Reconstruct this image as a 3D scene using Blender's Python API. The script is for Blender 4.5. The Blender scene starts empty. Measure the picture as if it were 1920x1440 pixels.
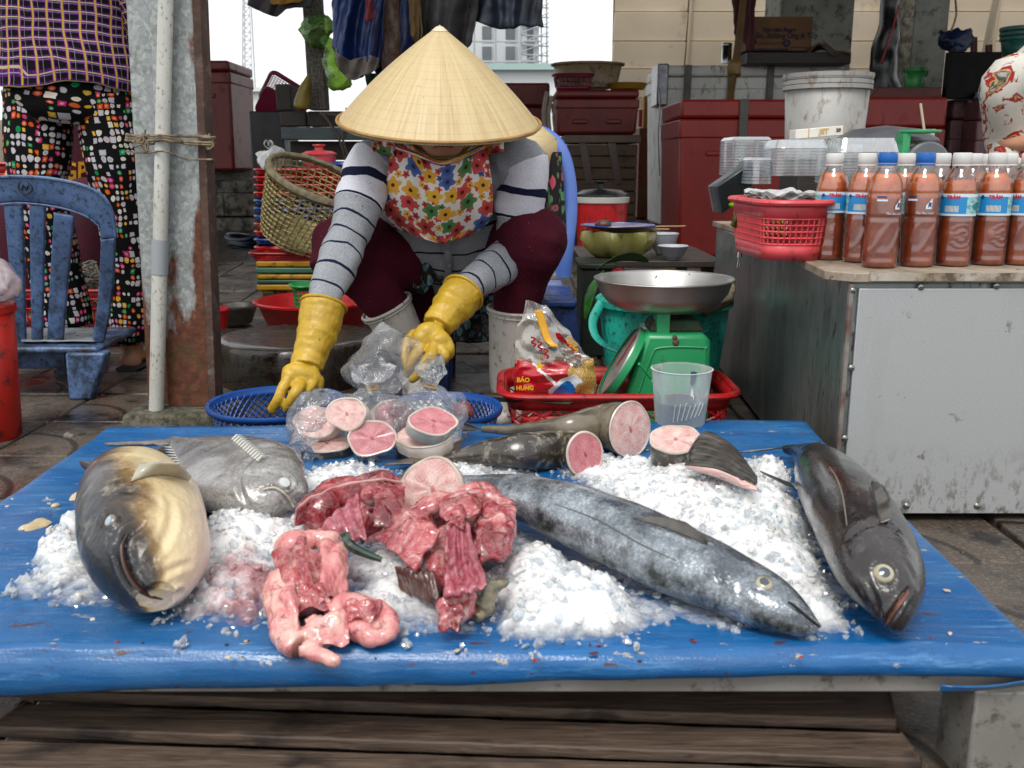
import bpy, math, random
from mathutils import Vector, Matrix, noise
from mathutils.bvhtree import BVHTree
PI = math.pi
R = math.radians
rnd = random.Random(11)
sc = bpy.context.scene
col = sc.collection
V3 = Vector

# ------------------------------------------------------------------ camera
CAM_H, FPX = 0.66, 1800.0
PITCH = math.atan(416 / 1800)
cam_data = bpy.data.cameras.new('camera')
cam = bpy.data.objects.new('camera', cam_data)
col.objects.link(cam)
cam.location = (0, 0, CAM_H)
cam.rotation_euler = (PI / 2 - PITCH, 0, 0)
cam_data.sensor_width = 36
cam_data.lens = 36 * FPX / 1920
cam_data.clip_start = 0.05
cam_data.clip_end = 600
cam_data.dof.use_dof = True
cam_data.dof.focus_distance = 2.0
cam_data.dof.aperture_fstop = 10.0
sc.camera = cam

# ------------------------------------------------------------------ sky, sun, exposure
SUN_EL, SUN_AZ = R(58), R(200)          # high, from behind the camera and a little to the left
world = bpy.data.worlds.new('World')
sc.world = world
world.use_nodes = True
wn = world.node_tree
bg = wn.nodes['Background']
sky = wn.nodes.new('ShaderNodeTexSky')
sky.sky_type = 'NISHITA'
sky.sun_disc = False
sky.sun_elevation = SUN_EL
sky.sun_rotation = SUN_AZ
sky.air_density = 1.0
sky.dust_density = 3.0
sky.ozone_density = 1.0
hs = wn.nodes.new('ShaderNodeHueSaturation')      # overcast: the cloud deck takes the blue out
hs.inputs['Saturation'].default_value = 0.22
wn.links.new(sky.outputs[0], hs.inputs['Color'])
cl = wn.nodes.new('ShaderNodeMix')                # an even white cloud deck over most of it
cl.data_type = 'RGBA'
cl.inputs[0].default_value = 0.7
cl.inputs[7].default_value = (9.0, 9.2, 9.4, 1)
wn.links.new(hs.outputs[0], cl.inputs[6])
wn.links.new(cl.outputs[2], bg.inputs['Color'])
bg.inputs['Strength'].default_value = 0.115
sun_d = bpy.data.lights.new('sun', 'SUN')
sun_d.energy = 1.5
sun_d.angle = R(22)
sun_d.color = (1.0, 0.97, 0.92)
sun = bpy.data.objects.new('sun', sun_d)
col.objects.link(sun)
sd = V3((math.sin(SUN_AZ) * math.cos(SUN_EL), math.cos(SUN_AZ) * math.cos(SUN_EL), math.sin(SUN_EL)))
sun.rotation_euler = (-sd).to_track_quat('-Z', 'Y').to_euler()
sun.location = (0, 0, 8)
sc.view_settings.view_transform = 'Standard'
sc.view_settings.look = 'None'
sc.view_settings.exposure = 0.5
sc.view_settings.gamma = 1.0
sc.cycles.max_bounces = 8
sc.cycles.transparent_max_bounces = 16
sc.cycles.transmission_bounces = 6
sc.cycles.caustics_reflective = False
sc.cycles.caustics_refractive = False
sc.cycles.sample_clamp_indirect = 6
sc.cycles.use_denoising = True

# ------------------------------------------------------------------ where a point of the photograph stands in the place
_cp, _sp = math.cos(PITCH), math.sin(PITCH)
def ray(px, py):
 a, b = (px - 960) / FPX, (720 - py) / FPX
 return V3((a, _cp + b * _sp, -_sp + b * _cp))
def P(px, py, y):
 d = ray(px, py)
 return V3((0, 0, CAM_H)) + d * (y / d.y)
def PZ(px, py, z):
 d = ray(px, py)
 return V3((0, 0, CAM_H)) + d * ((z - CAM_H) / d.z)
def gz(y):                                    # the paving rises gently towards the back of the market
 return 0.05 * min(max(y - 3.2, 0), 3.8)

# ------------------------------------------------------------------ colours and node helpers
def hx(h):
 h = h.lstrip('#')
 o = []
 for i in (0, 2, 4):
  c = int(h[i:i + 2], 16) / 255
  o.append(c / 12.92 if c <= 0.04045 else ((c + 0.055) / 1.055) ** 2.4)
 return (*o, 1.0)
def C4(c):
 return hx(c) if isinstance(c, str) else ((*c, 1.0) if len(c) == 3 else c)

class NT:
 def __init__(s, name):
  s.mt = bpy.data.materials.new(name)
  s.mt.use_nodes = True
  s.t = s.mt.node_tree
  s.b = s.t.nodes['Principled BSDF']
  s.out = s.t.nodes['Material Output']
  s._tc = None
 def n(s, typ, ins=None, out=0, **props):
  nd = s.t.nodes.new('ShaderNode' + typ)
  for k, v in props.items():
   setattr(nd, k, v)
  for k, v in (ins or {}).items():
   s.set(nd.inputs[k], v)
  return nd.outputs[out]
 def set(s, sock, v):
  if isinstance(v, bpy.types.NodeSocket):
   s.t.links.new(v, sock)
  else:
   sock.default_value = v
 def P(s, **kw):
  for k, v in kw.items():
   s.set(s.b.inputs[k.replace('_', ' ')], v)
  return s
 def obj(s):
  if not s._tc:
   s._tc = s.t.nodes.new('ShaderNodeTexCoord')
  return s._tc.outputs['Object']
 def uv(s):
  s.obj()
  return s._tc.outputs['UV']
 def mp(s, vec, scale=(1, 1, 1), loc=(0, 0, 0), rot=(0, 0, 0)):
  return s.n('Mapping', {'Vector': vec, 'Scale': scale, 'Location': loc, 'Rotation': rot})
 def noise(s, scale, vec=None, detail=4, rough=.55, dist=0):
  return s.n('TexNoise', {'Vector': vec or s.obj(), 'Scale': scale, 'Detail': detail, 'Roughness': rough, 'Distortion': dist})
 def m(s, op, a, b=0.0, c=0.0):
  nd = s.t.nodes.new('ShaderNodeMath')
  nd.operation = op
  s.set(nd.inputs[0], a); s.set(nd.inputs[1], b); s.set(nd.inputs[2], c)
  return nd.outputs[0]
 def vm(s, op, a, b=(0, 0, 0), out=0):
  nd = s.t.nodes.new('ShaderNodeVectorMath')
  nd.operation = op
  s.set(nd.inputs[0], a); s.set(nd.inputs[1], b)
  return nd.outputs[out]
 def sep(s, v):
  nd = s.t.nodes.new('ShaderNodeSeparateXYZ')
  s.set(nd.inputs[0], v)
  return nd.outputs
 def comb(s, x, y, z=0.0):
  return s.n('CombineXYZ', {0: x, 1: y, 2: z})
 def mix(s, f, a, b, blend='MIX'):
  nd = s.t.nodes.new('ShaderNodeMix')
  nd.data_type = 'RGBA'
  nd.blend_type = blend
  s.set(nd.inputs[0], f)
  s.set(nd.inputs[6], C4(a) if not isinstance(a, bpy.types.NodeSocket) else a)
  s.set(nd.inputs[7], C4(b) if not isinstance(b, bpy.types.NodeSocket) else b)
  return nd.outputs[2]
 def ramp(s, f, stops, interp='LINEAR'):
  nd = s.t.nodes.new('ShaderNodeValToRGB')
  cr = nd.color_ramp
  cr.interpolation = interp
  while len(cr.elements) < len(stops):
   cr.elements.new(0.5)
  for e, (p, c) in zip(cr.elements, stops):
   e.position = p
   e.color = C4(c) if not isinstance(c, (int, float)) else (c, c, c, 1)
  s.set(nd.inputs[0], f)
  return nd.outputs[0]
 def rng(s, v, a, b, c=0.0, d=1.0):
  return s.n('MapRange', {'Value': v, 'From Min': a, 'From Max': b, 'To Min': c, 'To Max': d})
 def bump(s, h, strength=.3, dist=.01):
  s.set(s.b.inputs['Normal'], s.n('Bump', {'Height': h, 'Strength': strength, 'Distance': dist}))
  return s
_mats = {}
def mat(name, c, c2=None, rough=.5, metal=0.0, ns=6, st=(1, 1, 1), dirt=None, da=.35, ds=25, bump=0.0, bs=40, spec=.5, sub=0.0, coat=0.0, trans=0.0, alpha=1.0):
 if name in _mats:
  return _mats[name]
 s = NT(name)
 v = s.mp(s.obj(), st)
 base = C4(c)
 if c2:
  base = s.mix(s.rng(s.noise(ns, v), .35, .65), c, c2)
 rr = rough
 if dirt:
  d = s.noise(ds, v, 6, .7)
  d = s.rng(d, .62 - da * .35, .72 - da * .25, 0, .9)
  base = s.mix(d, base, dirt)
  rr = s.m('ADD', s.m('MULTIPLY', d, .25), rough)
 else:
  rr = s.rng(s.noise(ns * 3, v), .3, .7, max(rough - .08, .02), rough + .08)
 s.P(Base_Color=base, Roughness=rr, Metallic=metal)
 s.set(s.b.inputs['Specular IOR Level'], spec)
 if sub:
  s.set(s.b.inputs['Subsurface Weight'], sub)
  s.b.inputs['Subsurface Radius'].default_value = (.02, .01, .007)
 if coat:
  s.set(s.b.inputs['Coat Weight'], coat)
  s.b.inputs['Coat Roughness'].default_value = .12
 if trans:
  s.set(s.b.inputs['Transmission Weight'], trans)
 if alpha < 1:
  s.set(s.b.inputs['Alpha'], alpha)
 if bump:
  s.bump(s.noise(bs, v, 5, .6), bump, .01)
 _mats[name] = s.mt
 return s.mt

# ------------------------------------------------------------------ mesh builder
def basis(d, up=V3((0, 0, 1))):
 d = d.normalized()
 x = up.cross(d)
 if x.length < 1e-4:
  x = V3((1, 0, 0)).cross(d)
 x.normalize()
 return x, d.cross(x), d
def TM(loc=(0, 0, 0), rot=(0, 0, 0), scale=(1, 1, 1)):
 from mathutils import Euler
 return Matrix.Translation(loc) @ Euler(rot).to_matrix().to_4x4() @ Matrix.Diagonal((*scale, 1))
def axis_m(o, d, up=V3((0, 0, 1))):
 x, y, z = basis(V3(d), up)
 return Matrix.Translation(o) @ Matrix((x, y, z)).transposed().to_4x4()
class MB:
 def __init__(s):
  s.V, s.F, s.U = [], [], []
 def add(s, V, F, U=None, M=None):
  k = len(s.V)
  V = [V3(v) for v in V]
  if M is not None:
   V = [M @ v for v in V]
  s.V += V
  s.U += list(U) if U else [(v.x, v.z) for v in V]
  s.F += [tuple(i + k for i in f) for f in F]
  return s
 def box(s, c, sz, M=None, top=1.0):
  x, y, z = sz[0] / 2, sz[1] / 2, sz[2] / 2
  V = [(-x, -y, -z), (x, -y, -z), (x, y, -z), (-x, y, -z), (-x * top, -y * top, z), (x * top, -y * top, z), (x * top, y * top, z), (-x * top, y * top, z)]
  T = Matrix.Translation(c)
  return s.add(V, [(0, 3, 2, 1), (4, 5, 6, 7), (0, 1, 5, 4), (1, 2, 6, 5), (2, 3, 7, 6), (3, 0, 4, 7)], None, (M @ T) if M is not None else T)
 def hexa(s, V):           # 8 corners: bottom loop, top loop
  return s.add(V, [(0, 3, 2, 1), (4, 5, 6, 7), (0, 1, 5, 4), (1, 2, 6, 5), (2, 3, 7, 6), (3, 0, 4, 7)])
 def grid(s, fn, nu, nv, wu=False):
  V, U, F = [], [], []
  for j in range(nv + 1):
   for i in range(nu if wu else nu + 1):
    u, v = i / nu, j / nv
    V.append(fn(u, v)); U.append((u, v))
  w = nu if wu else nu + 1
  for j in range(nv):
   for i in range(nu):
    a, b = j * w + i, j * w + (i + 1) % w if wu else j * w + i + 1
    F.append((a, b, b + w, a + w))
  return s.add(V, F, U)
 def lathe(s, prof, n=32, M=None, fn=None, cap=(False, False)):
  V, U, F = [], [], []
  m = len(prof)
  for j, (r, z) in enumerate(prof):
   for i in range(n):
    a = 2 * PI * i / n
    rr = fn(a, z, r) if fn else r
    V.append((rr * math.cos(a), rr * math.sin(a), z)); U.append((i / n, j / (m - 1)))
  for j in range(m - 1):
   for i in range(n):
    a, b = j * n + i, j * n + (i + 1) % n
    F.append((a, b, b + n, a + n))
  if cap[0]: F.append(tuple(range(n - 1, -1, -1)))
  if cap[1]: F.append(tuple((m - 1) * n + i for i in range(n)))
  return s.add(V, F, U, M)
 def tube(s, pts, rad, n=10, cap=True, up=V3((0, 0, 1)), closed=False, prof=None):
  pts = [V3(p) for p in pts]
  m = len(pts)
  if not isinstance(rad, list):
   rad = [rad] * m
  V, U, F = [], [], []
  L = 0
  x = None
  for j, p in enumerate(pts):
   if closed: d = pts[(j + 1) % m] - pts[j - 1]
   else: d = pts[min(j + 1, m - 1)] - pts[max(j - 1, 0)]
   d = d.normalized()
   if x is None: x, y, _ = basis(d, up)
   else:
    x = (x - d * x.dot(d)).normalized(); y = d.cross(x)
   if j: L += (p - pts[j - 1]).length
   r = rad[j]
   ra, rb = r if isinstance(r, (tuple, list)) else (r, r)
   for i in range(n):
    a = 2 * PI * i / n
    V.append(p + x * (ra * math.cos(a)) + y * (rb * math.sin(a))); U.append((i / n, L))
  for j in range(m if closed else m - 1):
   for i in range(n):
    a, b, c, d = j * n + i, j * n + (i + 1) % n, ((j + 1) % m) * n + (i + 1) % n, ((j + 1) % m) * n + i
    F.append((a, b, c, d))
  if cap and not closed:
   F.append(tuple(range(n - 1, -1, -1)))
   F.append(tuple((m - 1) * n + i for i in range(n)))
  return s.add(V, F, U)
 def loft(s, rings, cap=True):
  n = len(rings[0]); V, U, F = [], [], []
  m = len(rings)
  for j, r in enumerate(rings):
   for i, p in enumerate(r):
    V.append(p); U.append((i / n, j / max(m - 1, 1)))
  for j in range(m - 1):
   for i in range(n):
    a, b = j * n + i, j * n + (i + 1) % n
    F.append((a, b, b + n, a + n))
  if cap:
   F.append(tuple(range(n - 1, -1, -1)))
   F.append(tuple((m - 1) * n + i for i in range(n)))
  return s.add(V, F, U)
 def blob(s, c, r, M=None, n=14, m=9):
  r = r if isinstance(r, (tuple, list)) else (r, r, r)
  V, U, F = [(0, 0, -r[2])], [(0, 0)], []
  for j in range(1, m):
   t = -PI / 2 + PI * j / m
   for i in range(n):
    a = 2 * PI * i / n
    V.append((r[0] * math.cos(t) * math.cos(a), r[1] * math.cos(t) * math.sin(a), r[2] * math.sin(t))); U.append((i / n, j / m))
  V.append((0, 0, r[2])); U.append((0, 1))
  for i in range(n):
   F.append((0, 1 + (i + 1) % n, 1 + i))
   F.append((len(V) - 1, 1 + (m - 2) * n + i, 1 + (m - 2) * n + (i + 1) % n))
  for j in range(m - 2):
   for i in range(n):
    a, b = 1 + j * n + i, 1 + j * n + (i + 1) % n
    F.append((a, b, b + n, a + n))
  T = Matrix.Translation(c)
  return s.add(V, F, U, T @ M if M is not None else T)
 def prism(s, poly, M, th):
  n = len(poly)
  xs = [p[0] for p in poly]; ys = [p[1] for p in poly]
  w, h = max(max(xs) - min(xs), 1e-6), max(max(ys) - min(ys), 1e-6)
  u = [((p[0] - min(xs)) / w, (p[1] - min(ys)) / h) for p in poly]
  V = [(p[0], p[1], 0) for p in poly] + [(p[0], p[1], th) for p in poly]
  F = [tuple(range(n - 1, -1, -1)), tuple(range(n, 2 * n))] + [(i, (i + 1) % n, n + (i + 1) % n, n + i) for i in range(n)]
  return s.add(V, F, u + u, M)
 def jit(s, amp, scale, seed=0.0):
  o = V3((seed * 7.3, seed * 3.1, seed))
  s.V = [v + noise.noise_vector(v * scale + o) * amp for v in s.V]
  return s
 def bvh(s):
  return BVHTree.FromPolygons(s.V, s.F)
 def build(s, name, m, parent=None, smooth=True, bevel=0, sub=0, solid=0, wire=0, remesh=0, disp=None, disp2=None, sharp=40, rsm=4, off=0):
  me = bpy.data.meshes.new(name)
  me.from_pydata(s.V, [], s.F)
  ul = me.uv_layers.new(name='uv')
  for p in me.polygons:
   us = [s.U[me.loops[i].vertex_index] for i in p.loop_indices]
   wrap = len(us) == 4 and max(u[0] for u in us) - min(u[0] for u in us) > .6 and min(u[0] for u in us) >= 0 and max(u[0] for u in us) <= 1
   for i, u in zip(p.loop_indices, us):
    ul.data[i].uv = (u[0] + 1, u[1]) if wrap and u[0] < .4 else u
  me.materials.append(m)
  if smooth:
   me.shade_smooth()
   if sharp < 180 and not remesh:
    me.set_sharp_from_angle(angle=R(sharp))
  o = bpy.data.objects.new(name, me)
  col.objects.link(o)
  if parent:
   o.parent = parent
   T = Matrix.Translation(-V3(parent.location)) if parent.type == 'EMPTY' else Matrix.Identity(4)
   o.matrix_parent_inverse = T
  if remesh:
   r = o.modifiers.new('r', 'REMESH'); r.mode = 'VOXEL'; r.voxel_size = remesh; r.use_smooth_shade = True
   if rsm:
    k = o.modifiers.new('s', 'SMOOTH'); k.factor = .5; k.iterations = rsm
  if sub:
   k = o.modifiers.new('sub', 'SUBSURF'); k.levels = k.render_levels = sub
  if wire:
   k = o.modifiers.new('w', 'WIREFRAME'); k.thickness = wire; k.use_even_offset = False; k.use_boundary = True
  if solid:
   k = o.modifiers.new('so', 'SOLIDIFY'); k.thickness = solid; k.offset = off
  if bevel:
   k = o.modifiers.new('b', 'BEVEL'); k.width = bevel; k.segments = 2; k.limit_method = 'ANGLE'; k.angle_limit = R(40)
  for amp, size in [d for d in (disp, disp2) if d]:
   key = 'clouds%g' % size
   tx = bpy.data.textures.get(key) or bpy.data.textures.new(key, 'CLOUDS')
   tx.noise_scale = size; tx.noise_depth = 3
   k = o.modifiers.new('d', 'DISPLACE'); k.texture = tx; k.strength = amp; k.mid_level = .5; k.texture_coords = 'LOCAL'
  return o

def tag(o, label, cat=None, group=None, kind=None):
 if label: o['label'] = label
 if cat: o['category'] = cat
 if group: o['group'] = group
 if kind: o['kind'] = kind
 return o
def thing(name, label, cat, loc=(0, 0, 0), group=None, kind=None):
 o = bpy.data.objects.new(name, None)
 o.empty_display_size = .05
 col.objects.link(o)
 o.location = loc
 return tag(o, label, cat, group, kind)
def kids(o):
 return [c for c in bpy.data.objects if c.parent == o]
def dup(root, loc, rotz=0.0, scale=None, label=None, deep=True):
 src = kids(root)
 r = root.copy(); col.objects.link(r)
 r.location = loc; r.rotation_euler = (0, 0, rotz)
 if scale: r.scale = scale
 if label: r['label'] = label
 for ch in src if deep else ():
  c = ch.copy(); col.objects.link(c); c.parent = r
  for g in kids(ch):
   d = g.copy(); col.objects.link(d); d.parent = c
 return r
def lerp(a, b, t): return a + (b - a) * t
def spline(pts, n):
 """Catmull-Rom through the points (Vectors or tuples), n samples."""
 pts = [V3(p) if not isinstance(p, (int, float)) else p for p in pts]
 out = []
 k = len(pts)
 for i in range(n):
  t = i / (n - 1) * (k - 1)
  j = min(int(t), k - 2); f = t - j
  a, b, c, d = pts[max(j - 1, 0)], pts[j], pts[j + 1], pts[min(j + 2, k - 1)]
  out.append(.5 * (2 * b + (c - a) * f + (2 * a - 5 * b + 4 * c - d) * f * f + (3 * b - a - 3 * c + d) * f ** 3))
 return out
def text_geo(body, size, align='CENTER', shear=0.0, weight=0.0):
 cu = bpy.data.curves.new('lettering', 'FONT')
 cu.body = body; cu.size = size; cu.align_x = align; cu.align_y = 'CENTER'; cu.shear = shear; cu.offset = weight
 cu.resolution_u = 2
 o = bpy.data.objects.new('lettering', cu)
 col.objects.link(o)
 me = bpy.data.meshes.new_from_object(o.evaluated_get(bpy.context.evaluated_depsgraph_get()))
 V = [v.co.copy() for v in me.vertices]; F = [tuple(p.vertices) for p in me.polygons]
 bpy.data.objects.remove(o); bpy.data.curves.remove(cu); bpy.data.meshes.remove(me)
 return V, F
def pbox(x0, y0, x1, y1, Y, dep):
 """front face over that stretch of the photograph, standing at distance Y: (min corner, max corner)"""
 a, b = P(x0, y1, Y), P(x1, y0, Y)
 return V3((a.x, Y, a.z)), V3((b.x, Y + dep, b.z))
def mbox(lo, hi, top=1.0):
 lo, hi = V3(lo), V3(hi)
 return MB().box((lo + hi) / 2, hi - lo, None, top)
def px(n, Y):      # a length of n photo pixels at distance Y, in metres
 return n * Y / FPX
# ================================================================== the setting
def m_pave():
 s = NT('wet_paving')
 pos = s.n('NewGeometry')
 g = s.sep(pos)
 n = s.noise(2.5, pos, 6, .65)
 fine = s.noise(160, pos, 3, .7)
 base = s.mix(s.rng(n, .35, .7), '#3b342d', '#5b5046')
 base = s.mix(s.rng(fine, .5, .8), base, '#7d7468')
 base = s.mix(s.rng(s.noise(6, pos, 6, .7), .5, .62), base, '#1e1a16')
 # curved grooves moulded into each slab
 fx = s.m('FRACT', s.m('DIVIDE', g[0], .3)); fy = s.m('FRACT', s.m('DIVIDE', g[1], .3))
 d = s.m('SQRT', s.m('ADD', s.m('MULTIPLY', fx, fx), s.m('MULTIPLY', fy, fy)))
 line = s.m('ABSOLUTE', s.m('SUBTRACT', d, .62))
 gr = s.rng(line, .012, .035, 1, 0)
 base = s.mix(s.m('MULTIPLY', gr, .75), base, '#14110e')
 s.P(Base_Color=base, Roughness=s.rng(s.noise(4, pos, 5), .38, .62, .18, .7))
 s.bump(s.m('SUBTRACT', s.m('MULTIPLY', fine, .35), gr), .5, .004)
 return s.mt
M_PAVE = m_pave()
M_GROUND = mat('dark_wet_ground', '#2a2622', '#3a342e', rough=.3, ns=4, bump=.35, bs=30)
M_CONC = mat('grey_concrete', '#8c8880', '#6d6861', rough=.85, ns=9, dirt='#2f2b27', da=.35, ds=60, bump=.3, bs=90)
M_CONCD = mat('mossy_concrete', '#6a6658', '#4c4a3a', rough=.9, ns=14, dirt='#25231c', da=.5, ds=40, bump=.5, bs=60)

# one sheet to the horizon
g = MB()
ys = [-6, 0, 3.2, 5.1, 7.0, 60, 420]
for a, b in zip(ys, ys[1:]):
 g.add([(-250, a, gz(a) - .012), (250, a, gz(a) - .012), (250, b, gz(b) - .012), (-250, b, gz(b) - .012)], [(0, 1, 2, 3)])
ground = tag(g.build('ground', M_GROUND, smooth=False), 'dark wet market ground stretching back under the stalls', None, None, 'structure')

# paving slabs, one by one
pv = MB()
pv.add([(-3.2, .3, -.006), (3.2, .3, -.006), (3.2, 3.2, -.006), (-3.2, 3.2, -.006)], [(0, 1, 2, 3)])
pv.add([(-3.2, 3.2, -.006), (3.2, 3.2, -.006), (3.2, 6.6, gz(6.6) - .006), (-3.2, 6.6, gz(6.6) - .006)], [(0, 1, 2, 3)])
pavement = tag(pv.build('pavement', M_GROUND, smooth=False), 'brown grey slab paving, damp and worn, with curved grooves', None, None, 'structure')
slab = None
for iy in range(20):
 for ix in range(-8, 8):
  x, y = ix * .3 + .15, .75 + iy * .3
  if abs(x) > .75 + .42 * (y + .6) or y > 5.4:
   continue
  if slab is None:
   b = MB().box((0, 0, -.009), (.29, .29, .03))
   slab = b.build('paving_slab', M_PAVE, pavement, bevel=.006); o = slab
  else:
   o = slab.copy(); col.objects.link(o)
  o.location = (x + rnd.uniform(-.002, .002), y, gz(y) + rnd.uniform(-.003, .003))
  o.rotation_euler = (rnd.uniform(-.006, .006) + (math.atan(.05) if 3.2 < y < 7 else 0), rnd.uniform(-.008, .008), 0)

# raised concrete step behind, left
st = thing('concrete_step', 'low stained concrete step behind the rusty pillar', 'step', P(430, 425, 7.0))
Y = 7.0
for (x0, y0, x1, y1, dy) in ((300, 338, 500, 362, .06), (300, 362, 418, 405, 0), (420, 362, 560, 405, .01), (300, 407, 560, 436, .04)):
 lo, hi = pbox(x0, y0, x1, y1, Y + dy, .8)
 mbox(lo, hi - V3((0, 0, .004))).jit(.006, 4).build('block', mat('step_concrete', '#7c776d', '#565149', rough=.9, ns=5, dirt='#1d1a17', da=.5, ds=14, bump=.3), st, bevel=.01)
# raised platform under the coolers at the back
lo, hi = V3((-4.5, 6.6, .1)), V3((.6, 9.2, .5))
tag(mbox((-3.9, 7.3, .1), (-.2, 9.3, .60)).build('platform', M_CONC, bevel=.01), None, None, None, 'structure')
# unseen roof, added above the frame to shade the back of the stalls
rf = MB()
rf.hexa([(-4.2, 3.5, 2.75), (6.5, 3.5, 2.75), (6.5, 8.8, 3.3), (-4.2, 8.8, 3.3), (-4.2, 3.5, 2.80), (6.5, 3.5, 2.80), (6.5, 8.8, 3.35), (-4.2, 8.8, 3.35)])  # stops short of the back wall so sky light falls on it
tag(rf.build('added_shade_roof', mat('roof_sheet', '#55524c', '#3f3c38', rough=.6), smooth=False), 'unseen sheet roof added over the back of the market to shade it', None, None, 'structure')

# ------------------------------------------------------------------ siding wall at the back right
WY = 10.0
M_SIDE = mat('cream_siding', '#d6c8b2', '#c8b8a0', rough=.7, ns=1.2, dirt='#a08c76', da=.1, ds=2, bump=.05, bs=20)
wall = thing('siding_wall', 'cream wall of wide horizontal metal panels behind the coolers', 'wall', P(1300, 440, WY))
a = P(1138, 440, WY)
zs = [P(1200, yy, WY).z for yy in (455, 390, 330, 270, 210, 185, 131, 79, 24, -32, -88, -150)]
xr = P(2300, 300, WY).x
xs = [a.x, P(1283, 100, WY).x, P(1478, 100, WY).x, P(1640, 100, WY).x, P(1850, 100, WY).x, xr]
for j, (z0, z1) in enumerate(zip(zs, zs[1:])):
 for i, (x0, x1) in enumerate(zip(xs, xs[1:])):
  ln = .06 * (z0 - 1.0)
  e0, e1 = (.03 * (z0 - 1.2), .03 * (z1 - 1.2))
  t = .012 + .006 * ((i + j) % 2)
  MB().hexa([(x0 + e0, WY - t, z0 + .012), (x1 + e0 - .012, WY - t, z0 + .012), (x1 + e0 - .012, WY + .03, z0 + .012), (x0 + e0, WY + .03, z0 + .012),
                   (x0 + e1, WY - t - .03, z1), (x1 + e1 - .012, WY - t - .03, z1), (x1 + e1 - .012, WY + .03, z1), (x0 + e1, WY + .03, z1)]).build('panel', M_SIDE, wall, bevel=.004)
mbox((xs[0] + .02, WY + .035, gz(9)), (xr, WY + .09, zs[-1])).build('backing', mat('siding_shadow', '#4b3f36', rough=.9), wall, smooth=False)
for x in xs[1:-1]:
 MB().tube([(x - .03, WY - .06, zs[0]), (x + .06, WY - .075, zs[-1])], .018, 6).build('batten', mat('batten_cream', '#b3a28c', rough=.7), wall)
# slanting strut
so = tag(MB().tube([P(1842, 120, 9.6), P(1872, -20, 9.6)], .03, 6).build('strut', mat('strut_cream', '#a79c87', rough=.6)), 'thin slanting pale strut in front of cream panels', 'strut')

# ------------------------------------------------------------------ far city
M_BW = mat('far_white_wall', '#cfd2d3', '#bfc4c6', rough=.9, ns=.1)
M_FG = mat('far_window', '#5c6468', '#70787a', rough=.4, ns=.2)
FY = 120.0
bd = thing('apartment_building', 'pale unfinished high-rise wrapped in scaffolding beyond the market', 'building', (P(950, 200, FY).x, FY, 0))
for (x0, x1, yo, d) in ((868, 975, 6, 14), (975, 1012, 0, 12)):
 lo, hi = pbox(x0, -120, x1, 330, FY + yo, d)
 mbox((lo.x, lo.y, 0), hi).build('wall', M_BW, bd, smooth=False)
for row in range(-2, 5):
 for (x0, x1, yo) in ((902, 924, 6), (946, 968, 6), (986, 1002, 0)):
  y0 = 84 + row * 38 + (0 if row > 0 else 0)
  lo, hi = pbox(x0, y0 + 1, x1, y0 + 30, FY + yo - .25, .2)
  w = mbox(lo, hi).build('window', M_BW, bd, smooth=False)
  lo, hi = pbox(x0 + 2, y0 + 3, x1 - 2, y0 + 28, FY + yo - .32, .1)
  mbox(lo, hi).build('pane', M_FG, w, smooth=False)
for row in range(-3, 6):
 lo, hi = pbox(872, 76 + row * 38, 1014, 78 + row * 38, FY - .9, .6)
 mbox(lo, hi).build('ledge', M_BW, bd, smooth=False)
M_SCAF = mat('scaffold_grey', '#a9adb0', rough=.8)
scf = MB()
for x in (890, 930, 978, 1006, 1016, 1026):
 scf.tube([P(x, 200, FY - 2), P(x - 2, -100, FY - 2)], .11, 4)
for y in range(-60, 190, 18):
 scf.tube([P(976, y, FY - 2), P(1030, y + 3, FY - 2)], .08, 4)
 scf.tube([P(976, y + 14, FY - 2.2), P(1030, y - 6, FY - 2.2)], .06, 4)
tag(scf.build('scaffolding', M_SCAF, bd), None, None, None, 'stuff')
# low white buildings and a lattice mast beside the open sky
for i, (x0, y0, x1, y1, Yd, lab, c) in enumerate(((880, 132, 1050, 190, 60, 'low white boundary building with teal gutter below the high-rise', '#dde0e0'), (455, 172, 520, 260, 90, 'hazy pale rooftop house on the skyline left of the post', '#e2e6e4'))):
 lo, hi = pbox(x0, y0, x1, y1, Yd, 8)
 t = thing('house', lab, 'building', (lo.x, Yd, 0))
 mbox((lo.x, lo.y, 0), hi).build('wall', mat('far_house%d' % i, c, rough=.9), t, smooth=False)
 mbox((lo.x - .5, lo.y - .5, hi.z), (hi.x + .5, hi.y, hi.z + .35)).build('roof', mat('far_roof%d' % i, ('#9fb8b4', '#d3dad8')[i], rough=.8), t, smooth=False)
mast = MB()
TY = 110
for k in range(4):
 sx, sy = (-1, 1, -1, 1)[k], (-1, -1, 1, 1)[k]
 b0 = P(463, 190, TY); t0 = P(461, -80, TY)
 mast.tube([(b0.x + sx * .75, TY + sy * .75, 0), (t0.x + sx * .25, TY + sy * .25, t0.z)], .07, 4)
zt = P(461, -80, TY).z
for k in range(26):
 z = k / 26 * zt; h = .75 - .5 * k / 26; z2 = z + zt / 26
 xx = lerp(P(463, 190, TY).x, P(461, -80, TY).x, k / 26)
 mast.tube([(xx - h, TY - h, z), (xx + h, TY - h, z2)], .04, 4)
 mast.tube([(xx + h, TY - h, z), (xx - h, TY - h, z2)], .04, 4)
 mast.tube([(xx - h, TY - h, z), (xx + h, TY - h, z)], .04, 4)
tag(mast.build('lattice_mast', mat('mast_grey', '#b4b8ba', rough=.8)), 'thin steel lattice mast faint against the white sky', 'mast')

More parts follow.
